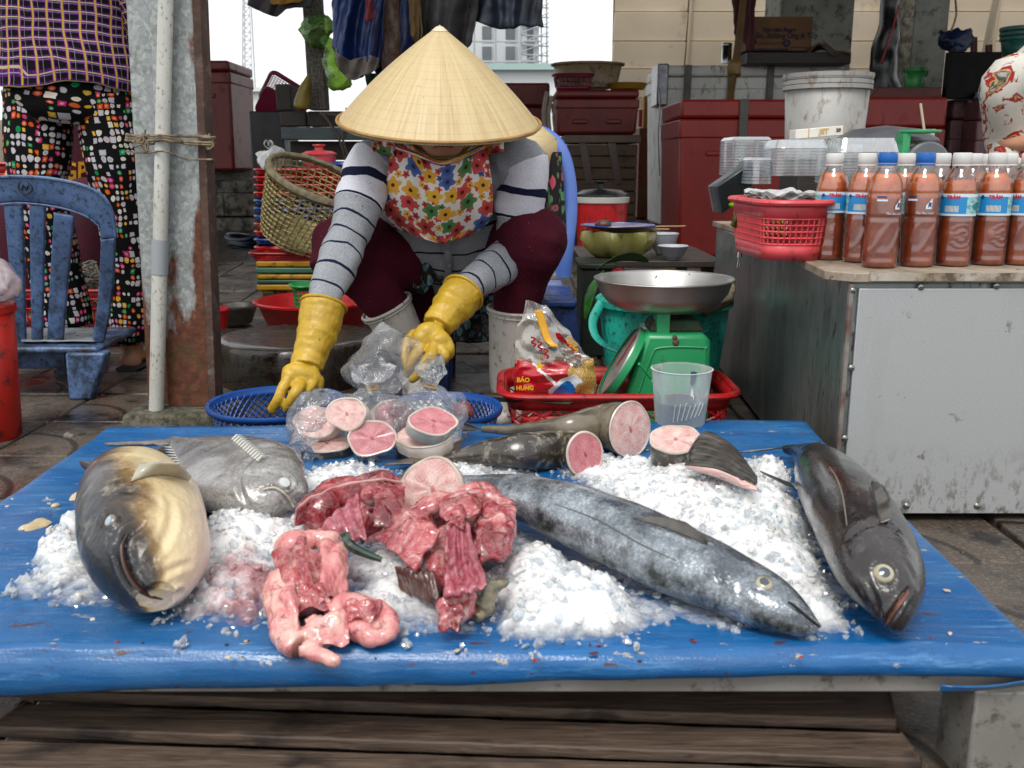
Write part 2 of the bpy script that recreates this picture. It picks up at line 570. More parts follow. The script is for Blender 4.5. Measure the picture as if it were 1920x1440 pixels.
# ------------------------------------------------------------------ rusty galvanised pillar with pvc pipe
def m_galv():
 s = NT('galvanised_rusty')
 g = s.sep(s.obj())
 v = s.n('TexVoronoi', {'Vector': s.mp(s.obj(), (1, 1, .8)), 'Scale': 120.0}, out=1)
 vs = s.sep(v)[0]
 base = s.ramp(vs, [(0, '#868b8a'), (.5, '#969b9a'), (1, '#a9aeac')])
 base = s.mix(s.rng(s.noise(30, None, 5, .7), .5, .72), base, '#6f7069')
 n = s.noise(7, s.mp(s.obj(), (1, 1, .45)), 6, .65)
 # rust creeps up from the foot and along the right-hand edge
 k = s.m('ADD', s.rng(g[2], .72, .16, -.16, .50), s.rng(g[0], -.80, -.73, -.22, .40))
 rm = s.rng(s.m('ADD', n, k), .58, .66)
 rust = s.ramp(s.noise(40, None, 6, .7), [(.25, '#2a1712'), (.5, '#57301f'), (.75, '#7b4a2e')])
 base = s.mix(rm, base, rust)
 moss = s.m('MULTIPLY', s.rng(s.noise(12, None, 4), .5, .6), s.rng(g[2], .25, .08, 0, .8))
 base = s.mix(moss, base, '#3d4420')
 s.P(Base_Color=base, Metallic=s.rng(rm, 0, 1, .35, 0), Roughness=s.rng(rm, 0, 1, .5, .85))
 s.bump(s.noise(90, None, 4), .2, .003)
 return s.mt
M_GALV = m_galv()
PY = 2.40
pil = thing('steel_pillar', 'rusty galvanised steel pillar with a white pipe tied along it', 'pillar', P(345, 790, PY))
x0, x1, x2 = P(272, 785, PY).x, P(325, 785, PY).x, P(408, 785, PY).x
zt, lean = 2.9, .045
def slab_z(xa, xb, ya, yb, z0=.0):
 return [(xa, ya, z0), (xb, ya, z0), (xb, yb, z0), (xa, yb, z0), (xa + lean * 2, ya, zt), (xb + lean * 2, ya, zt), (xb + lean * 2, yb, zt), (xa + lean * 2, yb, zt)]
MB().hexa(slab_z(x0, x1 + .01, PY + .03, PY + .04, .045)).build('flange', M_GALV, pil, bevel=.002)
MB().hexa(slab_z(x1 - .01, x2 - .012, PY + .0, PY + .012, .045)).build('web', M_GALV, pil, bevel=.002)
MB().hexa(slab_z(x2 - .020, x2, PY - .004, PY + .06, .045)).build('flange', mat('rusted_flange', '#43312a', '#574238', rough=.9, ns=14, dirt='#6f6660', da=.25, ds=20, bump=.4, bs=60), pil, bevel=.002)
pt, pb = P(312, -60, PY - .03), P(293, 786, PY - .03)
M_PVC = mat('white_pvc_dirty', '#b9b9b2', '#a9a8a0', rough=.45, ns=10, dirt='#5a4a38', da=.18, ds=120, st=(1, 1, .6))
MB().tube([pb, lerp(pb, pt, .35), lerp(pb, pt, .36), pt + (pt - pb) * .5], [.0185, .0185, .0175, .0175], 20).build('pipe', M_PVC, pil)
a = lerp(pb, pt, .345)
MB().lathe([(.0205, 0), (.0205, .085)], 20, axis_m(a, pt - pb)).build('pipe_coupling', mat('pvc_grey_band', '#8f9496', rough=.5), pil)
M_TWINE = mat('twine', '#8a7c66', '#5b4f40', rough=.95, ns=60)
for (ya, yb, w) in ((252, 258, .004), (262, 268, .004), (257, 272, .003), (283, 300, .0022)):
 pts = [P(236, ya, PY + .02), P(262, ya + 4, PY - .005), P(297, ya + 1, PY - .056), P(320, ya + 3, PY - .056), P(345, yb - 3, PY - .015), P(396, yb, PY - .02), P(400, yb, PY + .1)]
 MB().tube(spline(pts, 24), w, 6).jit(.003, 60).build('twine', M_TWINE, pil)
kn = MB()
for k in range(7):
 c = P(270 + rnd.uniform(-9, 12), 262 + rnd.uniform(-8, 14), PY - .03)
 kn.tube(spline([c + V3((rnd.uniform(-.02, .02), rnd.uniform(-.006, .006), rnd.uniform(-.02, .02))) for _ in range(5)], 14), .0025, 5)
for k in range(6):
 c = P(392, 262, PY - .02)
 kn.tube(spline([c + V3((rnd.uniform(-.012, .012), rnd.uniform(-.006, .006), rnd.uniform(-.025, .015))) for _ in range(4)], 10), .002, 5)
kn.build('knot', M_TWINE, pil)
lo, hi = V3((P(262, 795, PY).x - .02, PY - .09, -.004)), V3((P(420, 795, PY).x + .03, PY + .18, .045))
MB().box((lo + hi) / 2, hi - lo, None, .92).jit(.006, 15).build('footing', M_CONCD, pil, bevel=.008)

# ------------------------------------------------------------------ posts and pillars behind
def post(name, lab, xa, xb, ya, Yp, m, dep=.12, tilt=0, cat='post', zt=2.6):
 a, b = P(xa, ya, Yp), P(xb, ya, Yp)
 w = b.x - a.x
 zb = a.z if dep < .11 else gz(Yp)
 o = MB().hexa([(a.x, Yp, zb), (b.x, Yp, zb), (b.x, Yp + dep, zb), (a.x, Yp + dep, zb), (a.x + tilt, Yp, zt), (b.x + tilt, Yp, zt), (b.x + tilt, Yp + dep, zt), (a.x + tilt, Yp + dep, zt)]).build(name, m, bevel=.006)
 return tag(o, lab, cat)
M_POST = mat('speckled_concrete', '#7d786f', '#5d5850', rough=.95, ns=60, dirt='#2e2b27', da=.5, ds=110, bump=.4, bs=120)
post('concrete_post', 'speckled grey concrete post with green bag tied round it', 579, 612, 206, 5.0, M_POST, .1, -.03)
M_RUSTP = mat('rusty_flaked_steel', '#77706a', '#553c30', rough=.85, ns=18, dirt='#4a2a1c', da=.6, ds=30, bump=.3, bs=60, st=(1, 1, .4))
post('rusty_post', 'flaking rusty steel post behind the conical hat', 718, 752, 200, 4.6, M_RUSTP, .08, -.02)
M_COL = mat('grey_painted_column', '#8b8c84', '#777870', rough=.8, ns=4, dirt='#3c3a34', da=.28, ds=10, bump=.15)
post('concrete_pillar', 'thick grey painted pillar behind the cardboard box', 1450, 1585, 240, 8.2, M_COL, .5, 0, 'pillar', 3.0)
post('concrete_pillar', 'narrow pale grey pillar behind the small green bucket', 1702, 1766, 170, 7.0, M_COL, .35, 0, 'pillar', 2.9)
post('timber_frame_post', 'weathered whitish timber strip fixed along the narrow pillar', 1683, 1702, 165, 6.9, mat('weathered_white', '#a9a294', '#8c8474', rough=.9, ns=9, dirt='#5b5445', da=.5, ds=20), .1, 0, 'post', 2.9)
# ================================================================== the fish table
TZ = 0.17                                  # top of the tarp
def m_tarp():
 s = NT('blue_tarp')
 v = s.mp(s.obj(), (1, 6, 6))
 n1 = s.noise(5, v, 6, .65)
 base = s.mix(s.rng(n1, .3, .7), '#0e477c', '#17629c')
 base = s.mix(s.rng(s.noise(3, None, 3), .4, .7), base, '#0d5088')
 base = s.mix(s.rng(s.noise(4.5, s.mp(s.obj(), (1, 2, 2), (7, 0, 0)), 6, .7), .46, .66, 0, .45), base, '#3a6a94')
 # worn streaks and scuffs, dried scales, blood and rust spots
 base = s.mix(s.rng(s.noise(9, s.mp(s.obj(), (1.2, 9, 9)), 6, .75), .56, .70, 0, .6), base, '#5a8fbc')
 base = s.mix(s.rng(s.noise(28, s.mp(s.obj(), (1, 2.6, 3)), 5, .7), .63, .665, 0, .9), base, '#4a2a24')
 base = s.mix(s.rng(s.noise(23, s.mp(s.obj(), (1, 2.2, 2), (3.1, 1, 0)), 5, .65), .645, .68, 0, .85), base, '#a99b7f')
 wet = s.noise(6, s.mp(s.obj(), (1, 2, 1)), 4)
 s.P(Base_Color=base, Roughness=s.rng(wet, .35, .65, .16, .42))
 h = s.m('ADD', s.noise(14, s.mp(s.obj(), (.4, 3, 3)), 4), s.m('MULTIPLY', s.noise(300, None, 2), .15))
 s.bump(h, .38, .007)
 return s.mt
M_TARP = m_tarp()
A, B = PZ(205, 806, TZ), PZ(1506, 794, TZ)           # far corners
D_, C_ = PZ(0, 946, TZ), PZ(1908, 1178, TZ)
yf = 0.905
def ext(a, b, y): return a + (b - a) * ((y - a.y) / (b.y - a.y))
FL, FR = ext(A, D_, yf), ext(B, C_, yf)
table = thing('fish_table', 'low market table covered with a wet blue tarp', 'table', (0, 1.3, 0))
def tarp_pt(u, v):
 """u across, v from the far hem, over the top, to the front hem"""
 L, Rr = lerp(A, FL, min(v, 1)), lerp(B, FR, min(v, 1))
 return lerp(L, Rr, u)
rows = []
NU = 120
prof = [(-.055, -.012), (-.03, -.012), (-.006, -.010), (0, -.002)] + [(i / 60, 0) for i in range(0, 61)]
prof = [(-.05, .012), (-.008, .012), (-.001, .005)] + [(i / 60, 0) for i in range(0, 61)] + [('f', .003, .002), ('f', .010, .008), ('f', .014, .018), ('f', .0155, .03), ('f', .013, .041), ('f', .004, .048), ('f', -.03, .049)]
tb = MB()
Vv, Uu, Ff = [], [], []
us = [-.012, -.009, -.003] + [i / NU for i in range(NU + 1)] + [1.003, 1.009, 1.012]
for j, p in enumerate(prof):
 for i, u in enumerate(us):
  side = 0.0
  if u < 0: side = {-.012: .04, -.009: .012, -.003: .002}[u]
  if u > 1: side = {1.012: .04, 1.009: .012, 1.003: .002}[u]
  if p[0] == 'f':
   q = tarp_pt(u, 1.0); q.y -= p[1]; dz = p[2]
   q.y += .006 * noise.noise(V3((q.x * 4, 2, 0))) + .005 * abs(noise.noise(V3((q.x * 9, p[2] * 6, 1)))) + .0025 * noise.noise(V3((q.x * 11, p[2] * 30, 4)))
   dz += (.006 * noise.noise(V3((q.x * 2.2, 0, 7))) + .003 * noise.noise(V3((q.x * 9, 0, 2)))) * min(p[2] / .04, 1)
   dz *= lerp(1.12, .60, min(max((u - .12) / .7, 0), 1) ** .8)
  elif p[0] < 0:
   q = tarp_pt(u, 0); q.y -= p[0] * .3; dz = -p[0] * .5
  else:
   q = tarp_pt(u, p[0]); dz = 0
   q.z += .0035 * noise.noise(V3((q.x * 2.5, q.y * 4, 0))) + .0028 * noise.noise(V3((q.x * 4, q.y * 15, 3))) + .002 * abs(noise.noise(V3((q.x * 9 + q.y * 5, q.y * 9 - q.x * 6, 8)))) + .0008 * noise.noise(V3((q.x * 15, q.y * 60, 3)))
   # folded far right corner and raised far hem
   q.z += .010 * max(0, 1 - abs(p[0]) * 14) * (.5 + .5 * noise.noise(V3((q.x * 4, 1, 1))))
  q.z -= max(dz, side) if p[0] == 'f' or u < 0 or u > 1 or p[0] < 0 else 0
  Vv.append(q); Uu.append((u, j / len(prof)))
w = len(us)
for j in range(len(prof) - 1):
 for i in range(w - 1):
  Ff.append((j * w + i, (j + 1) * w + i, (j + 1) * w + i + 1, j * w + i + 1))
tb.add(Vv, Ff, Uu)
tarp_bvh = tb.bvh()
tarp = tb.build('tarp', M_TARP, table, solid=.0015, sharp=180)
# the loose flap at the right front corner
fl = MB().grid(lambda u, v: lerp(V3((FR.x - .105, yf - .016, TZ - .032)), V3((FR.x + .16, yf - .02 + .03 * u, TZ - .018)), u) + V3((0, .012 * v * math.sin(u * 5), -.017 * v * (.4 + u) - .004 * math.sin(u * 9))), 24, 5)
fl.build('tarp_flap', M_TARP, table, solid=.002)
M_FRAME = mat('grey_painted_steel', '#8b8984', '#7a7771', rough=.5, ns=9, dirt='#4a4038', da=.22, ds=40, metal=.1)
zt = TZ - .026
MB().box((0, yf + .012, zt - .012), (FR.x - FL.x - .10, .024, .024), None).build('front_rail', M_FRAME, table, bevel=.002)
bx = (FL.x + FR.x) / 2
tb_top = MB().hexa([V3((*q.xy, zt + .003)) for q in (FL + V3((.02, .004, 0)), FR + V3((-.02, .004, 0)), B + V3((-.02, -.02, 0)), A + V3((.02, -.02, 0)))] + [V3((*q.xy, TZ - .012)) for q in (FL + V3((.02, .004, 0)), FR + V3((-.02, .004, 0)), B + V3((-.02, -.02, 0)), A + V3((.02, -.02, 0)))])
tb_top.build('table_board', mat('plywood_edge', '#9b6a3c', '#7b5230', rough=.8, ns=20), table)
lx = P(1818, 1350, yf).x
for (x, y) in ((lx + .04, yf + .035), (FL.x + .03, yf + .035), (B.x - .06, 1.68), (A.x + .06, 1.68)):
 MB().box((x, y, (zt - .022) / 2), (.075, .075, zt - .022)).build('leg', M_FRAME, table, bevel=.003)
# ------------------------------------------------------------------ pallet under the table
def m_wood(name, a, b, c, sx=1.0):
 s = NT(name)
 v = s.mp(s.obj(), (2 * sx, 28, 28))
 n = s.noise(4, v, 6, .7, 1.5)
 base = s.ramp(n, [(.3, a), (.55, b), (.75, c)])
 base = s.mix(s.rng(s.noise(7, s.mp(s.obj(), (1, 2, 1)), 5), .58, .68, 0, .8), base, '#171210')
 s.P(Base_Color=base, Roughness=s.rng(n, .3, .7, .45, .8))
 s.bump(n, .5, .004)
 return s.mt
M_PALLET = m_wood('pallet_wood', '#332820', '#56463a', '#786553')
pal = thing('wooden_pallet', 'weathered brown plank pallet lying under the fish table', 'pallet', (0, 1.1, 0))
pz = .055
e = [((-40, 1262), (1665, 1282), (60, 1296), (1682, 1350)), ((47, 1318), (1690, 1374), (-20, 1362), (1728, 1424)), ((-30, 1386), (1740, 1446), (-60, 1436), (1770, 1500)), ((-70, 1447), (1790, 1510), (-100, 1520), (1830, 1590)), ((60, 1235), (1620, 1262), (80, 1270), (1650, 1294)), ((110, 1200), (1590, 1215), (100, 1228), (1610, 1256))]
for k, q in enumerate(e):
 zz = pz + (.006, 0, -.004, 0, -.006, 0)[k]
 a, b, c, d = [PZ(x, y, zz) for x, y in q]
 n = 40
 top = [lerp(a, b, i / n) for i in range(n + 1)]
 bot = [lerp(c, d, i / n) for i in range(n + 1)]
 m = MB()
 V = []
 for i in range(n + 1):
  e1 = .0022 * noise.noise(V3((i * .5, k * 9, 0))); e2 = .0022 * noise.noise(V3((i * .5, k * 9, 5)))
  tq, bq = top[i] + V3((0, e1, 0)), bot[i] + V3((0, e2, 0))
  V += [bq + V3((0, 0, -.014)), bq, tq, tq + V3((0, 0, -.014))]
 F = [(4 * i + r, 4 * i + 4 + r, 4 * i + 4 + (r + 1) % 4, 4 * i + (r + 1) % 4) for i in range(n) for r in range(4)] + [(3, 2, 1, 0), (4 * n, 4 * n + 1, 4 * n + 2, 4 * n + 3)]
 m.add(V, [f[::-1] for f in F])
 m.build('plank', M_PALLET, pal, sharp=30, bevel=.002)
for x in (-.42, .02, .40):
 MB().box((x, 1.05, pz - .035), (.06, .55, .025)).build('bearer', M_PALLET, pal, bevel=.002)
# scraps of debris on the wet floor beside the pallet
# ================================================================== the grey cabinet
M_PANEL = NT('grey_sheet_panel')
_s = M_PANEL
_fl = _s.noise(420, None, 2, .6)
_b = _s.mix(_s.rng(_fl, .3, .7), '#a2a4a4', '#b2b4b4')
_b = _s.mix(_s.rng(_s.noise(22, None, 6, .7), .63, .69, 0, .7), _b, '#4c4138')
_b = _s.mix(_s.rng(_s.noise(5, _s.mp(_s.obj(), (1, 1, .3)), 5, .7), .5, .75, 0, .35), _b, '#8a8478')
_g = _s.sep(_s.obj())
_b = _s.mix(_s.m('MULTIPLY', _s.rng(_s.noise(60, _s.mp(_s.obj(), (1, 1, .5)), 5, .7), .5, .62), _s.rng(_g[2], .16, .03, 0, .8)), _b, '#5b5348')
_s.P(Base_Color=_b, Roughness=.5, Metallic=.35)
_s.bump(_s.m('ADD', _fl, _s.m('MULTIPLY', _s.noise(4), 6.0)), .06, .004)
M_PANEL = _s.mt
M_CABS = NT('grimy_steel_side')
_s = M_CABS
_v = _s.mp(_s.obj(), (1, 1, .35))
_b = _s.mix(_s.rng(_s.noise(6, _v, 6, .65), .35, .65), '#858a88', '#666d6b')
_b = _s.mix(_s.rng(_s.noise(55, _v, 5, .7), .58, .66, 0, .9), _b, '#3a2c1e')
_b = _s.mix(_s.rng(_s.noise(38, _v, 4, .7), .66, .70), _b, '#8b9593')
_s.P(Base_Color=_b, Metallic=.55, Roughness=_s.rng(_s.noise(20, _v, 3), .3, .7, .28, .5))
_s.bump(_s.noise(60, None, 4), .15, .003)
M_CABS = _s.mt
CY, CT = 1.70, .452
cl_, cr_ = P(1580, 690, CY).x, 1.35
cb_ = P(1340, 500, 3.2).x
cab = thing('steel_cabinet', 'low grey sheet-metal cabinet with rounded rivets beside the fish table', 'cabinet', (.9, 2.4, 0))
MB().hexa([(cl_, CY, .02), (cr_, CY, .02), (cr_, 3.2, .02), (cb_, 3.2, .02), (cl_ + .003, CY, CT), (cr_, CY, CT), (cr_, 3.2, CT), (cb_, 3.2, CT)]).build('cabinet_side', M_CABS, cab, bevel=.002)
MB().box(((cl_ + cr_) / 2 + .010, CY - .004, .02 + (CT - .03) / 2), (cr_ - cl_ - .012, .006, CT - .03)).build('front_panel', M_PANEL, cab, bevel=.0015)
MB().box((cl_ + .002, CY - .004, .235), (.007, .010, .43)).build('corner_trim', mat('rusty_corner', '#5b4232', '#7f7a74', rough=.7, ns=25), cab)
M_TOPB = NT('cabinet_top_board')
_s = M_TOPB
_b = _s.mix(_s.rng(_s.noise(9, None, 6, .7), .4, .65), '#9d9080', '#6e5c48')
_b = _s.mix(_s.rng(_s.noise(30, None, 5, .7), .6, .68), _b, '#3a2f25')
_s.P(Base_Color=_b, Roughness=.65)
_s.bump(_s.noise(50, None, 4), .2, .003)
M_TOPB = _s.mt
CTZ = CT + .018
tv = [(cl_ - .035, CY + .03), (cl_ + .004, CY - .012), (cr_ + .02, CY - .012), (cr_ + .02, 3.22), (cb_ - .01, 3.22), (cb_ - .008, 2.9)]
MB().prism(tv, Matrix.Translation((0, 0, CT + .001)), .017).build('top_board', M_TOPB, cab, bevel=.002)
MB().box(((cl_ + cr_) / 2 + .02, CY - .0135, CT + .0115), (cr_ - cl_ - .02, .003, .014)).build('edge_strip', mat('white_edging', '#b9b4aa', '#8a7d68', rough=.6, ns=12, dirt='#4b3d2c', da=.4), cab)
M_SCREW = mat('screw_steel', '#8a8a86', rough=.35, metal=.9)
for (x, y) in ((1599, 545), (1727, 538), (1869, 536), (1596, 690), (1584, 822), (1700, 949), (1832, 949), (1990, 540), (1960, 949)):
 c = P(x, y, CY - .007)
 c.z = max(c.z, .035)
 sw = MB().lathe([(0, .0035), (.003, .0033), (.0055, .0018), (.0065, 0)], 14, TM(c, (PI / 2, 0, 0))).build('screw', M_SCREW, cab)
 MB().box((c.x, c.y - .0036, c.z), (.007, .0012, .0014), None).build('slot', mat('slot_dark', '#2b2a28', rough=.7), sw)
# ================================================================== sauce bottles on the cabinet
def m_sauce():
 s = NT('chilli_sauce')
 z = s.sep(s.obj())[2]
 sp = s.n('TexVoronoi', {'Vector': s.obj(), 'Scale': 170.0})
 up = s.mix(s.rng(s.noise(35, None, 5, .7), .35, .65), '#d25008', '#e67a1c')
 up = s.mix(s.rng(sp, .10, .28, 1, 0), up, '#dd9434')
 dn = s.mix(s.rng(s.noise(30, None, 4), .35, .65), '#8c3006', '#b64e10')
 k = s.rng(s.m('ADD', z, s.m('MULTIPLY', s.noise(25), .02)), .125, .145)
 s.P(Base_Color=s.mix(k, dn, up), Roughness=.2)
 s.set(s.b.inputs['Subsurface Weight'], .25)
 s.b.inputs['Subsurface Radius'].default_value = (.02, .008, .004)
 s.set(s.b.inputs['Coat Weight'], .6)
 return s.mt
M_SAUCE = m_sauce()
def m_film(name, tint=(1, 1, 1), gloss=.12, rough=.08, haze=.03, hz=(.9, .92, .95), k=None, wrinkle=0):
 s = NT(name)
 t, ns = s.t, s.t.nodes
 tr = ns.new('ShaderNodeBsdfTransparent'); tr.inputs[0].default_value = (*tint, 1)
 gl = ns.new('ShaderNodeBsdfGlossy'); gl.inputs['Roughness'].default_value = rough
 df = ns.new('ShaderNodeBsdfDiffuse'); df.inputs[0].default_value = (*hz, 1)
 lw = ns.new('ShaderNodeLayerWeight'); lw.inputs[0].default_value = .35
 if wrinkle:
  nb = s.n('Bump', {'Height': s.noise(wrinkle, None, 3, .6, 1.5), 'Strength': .6, 'Distance': .01})
  for x_ in (gl, df, lw): t.links.new(nb, x_.inputs['Normal'])
 m1 = ns.new('ShaderNodeMixShader'); m2 = ns.new('ShaderNodeMixShader')
 s.set(m1.inputs[0], s.rng(lw.outputs['Facing'], 0, 1, haze, min(haze * 4 + .1, .8) if k is None else k))
 t.links.new(tr.outputs[0], m1.inputs[1]); t.links.new(df.outputs[0], m1.inputs[2])
 s.set(m2.inputs[0], s.rng(lw.outputs['Fresnel'], 0, 1, gloss * .5, gloss + .5))
 t.links.new(m1.outputs[0], m2.inputs[1]); t.links.new(gl.outputs[0], m2.inputs[2])
 t.links.new(m2.outputs[0], s.out.inputs[0])
 return s.mt
M_PET = m_film('clear_pet', (.99, .98, .96), .20, .07, .0, k=.04)
M_LABEL_A = NT('blue_label')
_s = M_LABEL_A
_u = _s.sep(_s.uv())
_fx = _s.m('FRACT', _s.m('MULTIPLY', _u[0], 2.0))
_b = _s.mix(_s.m('GREATER_THAN', _fx, .52), '#1d80bd', _s.mix(_s.rng(_s.noise(5, _s.mp(_s.uv(), (4, 2, 1)), 4), .4, .6), '#9cc4c9', '#5a9c94'))
_b = _s.mix(_s.m('GREATER_THAN', _u[1], .86), _b, '#c9d4dc')
_b = _s.mix(_s.m('LESS_THAN', _u[1], .10), _b, '#c3ced6')
_bar = _s.m('MULTIPLY', _s.m('MULTIPLY', _s.m('GREATER_THAN', _fx, .14), _s.m('LESS_THAN', _fx, .38)), _s.m('MULTIPLY', _s.m('GREATER_THAN', _u[1], .18), _s.m('LESS_THAN', _u[1], .46)))
_ln = _s.m('GREATER_THAN', _s.m('FRACT', _s.m('MULTIPLY', _u[0], 95.0)), .5)
_b = _s.mix(_bar, _b, _s.mix(_ln, '#dfe3e6', '#30383f'))
# teal fish on the pictorial side
_ex = _s.m('MULTIPLY', _s.m('SUBTRACT', _fx, .78), 7.0); _ey = _s.m('MULTIPLY', _s.m('SUBTRACT', _u[1], .42), 5.5)
_b = _s.mix(_s.m('LESS_THAN', _s.m('ADD', _s.m('MULTIPLY', _ex, _ex), _s.m('MULTIPLY', _ey, _ey)), 1.0), _b, '#1f6f78')
_s.P(Base_Color=_b, Roughness=.3)
M_LABEL_A = _s.mt
M_CAPW = mat('white_cap', '#d5d5d2', '#c8c8c6', rough=.35, ns=30)
M_CAPB = mat('blue_cap', '#0f63b4', '#0d58a4', rough=.35, ns=30)
M_LRED = mat('label_red', '#b3122a', rough=.4); M_LWHITE = mat('label_white', '#d9dde2', rough=.4); M_LNAVY = mat('label_navy', '#20376e', rough=.4)
BR, BHT = .0315, .207
bprof = [(.026, .0), (.030, .003), (BR, .010), (BR * .985, .02), (BR, .028), (BR, .085), (BR * .97, .092), (BR, .098), (BR, .128), (BR * .97, .134), (BR * .99, .140), (BR * .93, .152), (BR * .8, .164), (.0185, .174), (.0155, .180), (.0150, .186)]
def wrap_text(body, size, z, ang, r, m, name, parent, weight=0.0, shear=0.0):
 V, F = text_geo(body, size, shear=shear, weight=weight)
 V = [(r * math.cos(ang + v.x / r), r * math.sin(ang + v.x / r), z + v.y) for v in V]
 return MB().add(V, F).build(name, m, parent, smooth=False)
def bottle(lab, cap, style, swirl):
 t = thing('sauce_bottle', lab, 'bottle', (0, 0, 0), 'bottles of chilli fish sauce on the cabinet')
 def fn(a, z, r):
  if .030 < z < .083:
   e = min((z - .030) / .01, (.083 - z) / .01, 1)
   if swirl == 0: return r * (1 - .02 * e + .055 * e * max(0, math.sin(6 * a - z * 95)) ** 5)
   d = math.hypot((((a + PI / 2 + PI) % (2 * PI)) - PI) * r, z - .057)
   return r * (1 - .02 * e + .05 * e * max(0, math.sin(d * 560 + .6 * a)) ** 4 * (d < .03))
  return r
 dense = []
 for (r0, z0), (r1, z1) in zip(bprof, bprof[1:]):
  n = max(1, int((z1 - z0) / .0022))
  dense += [(lerp(r0, r1, i / n), lerp(z0, z1, i / n)) for i in range(n)]
 dense.append(bprof[-1])
 MB().lathe(dense, 48, None, fn, (True, False)).build('body', M_PET, t, sharp=180)
 lvl = .170 if style < 2 else .158
 liq = [(max(r - .0012, .002), z) for r, z in dense if z < lvl]
 liq.append((liq[-1][0], lvl))
 MB().lathe(liq, 48, None, lambda a, z, r: r * .965, (True, True)).build('sauce', M_SAUCE, t, sharp=60)
 cp = MB().lathe([(.0145, .1835), (.0168, .1835), (.0168, .187), (.0165, .1878), (.0168, .1886), (.0168, .203), (.0158, BHT - .0005), (.014, BHT), (0, BHT)], 40, None, lambda a, z, r: r * (1 + (.012 * math.cos(40 * a) if z > .188 and r > .016 else 0))).build('cap', cap, t, sharp=50)
 MB().lathe([(.0172, .1870), (.0172, .1884)], 32).build('seal_line', mat('cap_seam', '#b08c84', rough=.5), cp)
 if style in (0, 2):
  lb = MB().lathe([(BR + .0008, .0935), (BR + .0008, .1335)], 48).build('label', M_LABEL_A, t)
  for k in (0, PI):
   wrap_text('TRÀM', .009, .1268, -PI / 2 + 2.45 + k, BR + .0013, M_LRED, 'lettering', lb, .0004)
   wrap_text('VISLEAA', .0045, .120, -PI / 2 + .75 + k, BR + .0013, M_LWHITE, 'lettering', lb)
   MB().lathe([(0, .0), (.0035, .0)], 12, TM((math.cos(-PI / 2 + 1.75 + k) * (BR + .0014), math.sin(-PI / 2 + 1.75 + k) * (BR + .0014), .127), (PI / 2, 0, 1.75 + k))).build('round_badge', M_LNAVY, lb)
 else:
  for k, (zz, w) in enumerate(((.1275, .016), (.1215, .018))):
   MB().grid(lambda u, v: ((BR + .001) * math.cos(-PI / 2 - .75 + u * w / BR), (BR + .001) * math.sin(-PI / 2 - .75 + u * w / BR), zz + v * .003), 8, 1).build('print_band', (M_LNAVY, M_LWHITE)[k], t)
  poly = [(-.4, 0), (0, .012), (.30, .018), (.30, .0)]
  MB().grid(lambda u, v: ((BR + .001) * math.cos(-PI / 2 + .28 + u * .34), (BR + .001) * math.sin(-PI / 2 + .28 + u * .34), .107 + v * (.006 + .013 * u)), 6, 3).build('emblem', M_LWHITE, t)
  wrap_text('R', .011, .114, -PI / 2 + .48, BR + .0016, M_LNAVY, 'lettering', t, .0006, .2)
  wrap_text('The Sea Land', .006, .0995, -PI / 2 + .25, BR + .0013, M_LWHITE, 'lettering', t, 0, .3)
 return t
protos = {}
# photo x of the axis, photo y of the foot, cap colour, label style, embossing, turn, label
spots = [(1553, 492, 'w', 0, 1, .55, 'white-capped bottle with blue label at the left end of the row, by the red basket'),
         (1612, 497, 'w', 0, 0, 3.35, 'white-capped bottle with red lettering, second from the left end of the front row'),
         (1650, 507, 'b', 1, 0, .0, 'blue-capped bottle of orange sauce, the left of the two blue caps'),
         (1720, 505, 'b', 1, 0, -.45, 'blue-capped bottle of orange sauce, the right of the two blue caps'),
         (1787, 504, 'w', 2, 1, .0, 'white-capped bottle filled lowest, with barcode label, just right of the blue caps'),
         (1852, 502, 'w', 0, 1, .35, 'white-capped bottle filled high with a round embossed ring below its label'),
         (1914, 502, 'w', 2, 0, 2.7, 'white-capped bottle cut by the right edge of the picture, front row')]
back = [(1690, 1.90, 'w', 'white-capped bottle seen between the two blue-capped ones, second row'),
  (1756, 1.90, 'w', 'white-capped bottle behind and right of the right blue cap, second row'),
  (1815, 1.95, 'w', 'white-capped bottle peeping between the fifth and sixth front bottles'),
  (1842, 2.08, 'w', 'white-capped bottle farthest back, only its cap showing behind the row'),
  (1880, 1.96, 'w', 'white-capped bottle behind, near the right edge of the row'),
  (1930, 1.97, 'w', 'white-capped bottle behind, cut by the right edge of the picture')]
def put_bottle(key, loc, rz, lab):
 if key not in protos:
  protos[key] = bottle(lab, M_CAPB if key[0] == 'b' else M_CAPW, key[1], key[2])
  r = protos[key]; r.location = loc; r.rotation_euler = (0, 0, rz)
  # children built about the origin
  for c in kids(r): c.matrix_parent_inverse = Matrix.Identity(4)
  return r
 return dup(protos[key], loc, rz, None, lab)
for (x, y, c, stl, sw, rz, lab) in spots:
 q = PZ(x, y - 4, CTZ)
 q.y += BR * .6
 put_bottle((c, stl, sw), V3((P(x, 470, q.y).x, q.y, CTZ)), rz, lab)
for (x, Yb, c, lab) in back:
 put_bottle((c, (0, 2, 2, 0, 2, 0)[back.index((x, Yb, c, lab))], (0, 1, 0, 1, 1, 0)[back.index((x, Yb, c, lab))]), V3((P(x, 400, Yb).x, Yb, CTZ)), rnd.uniform(0, 6), lab)

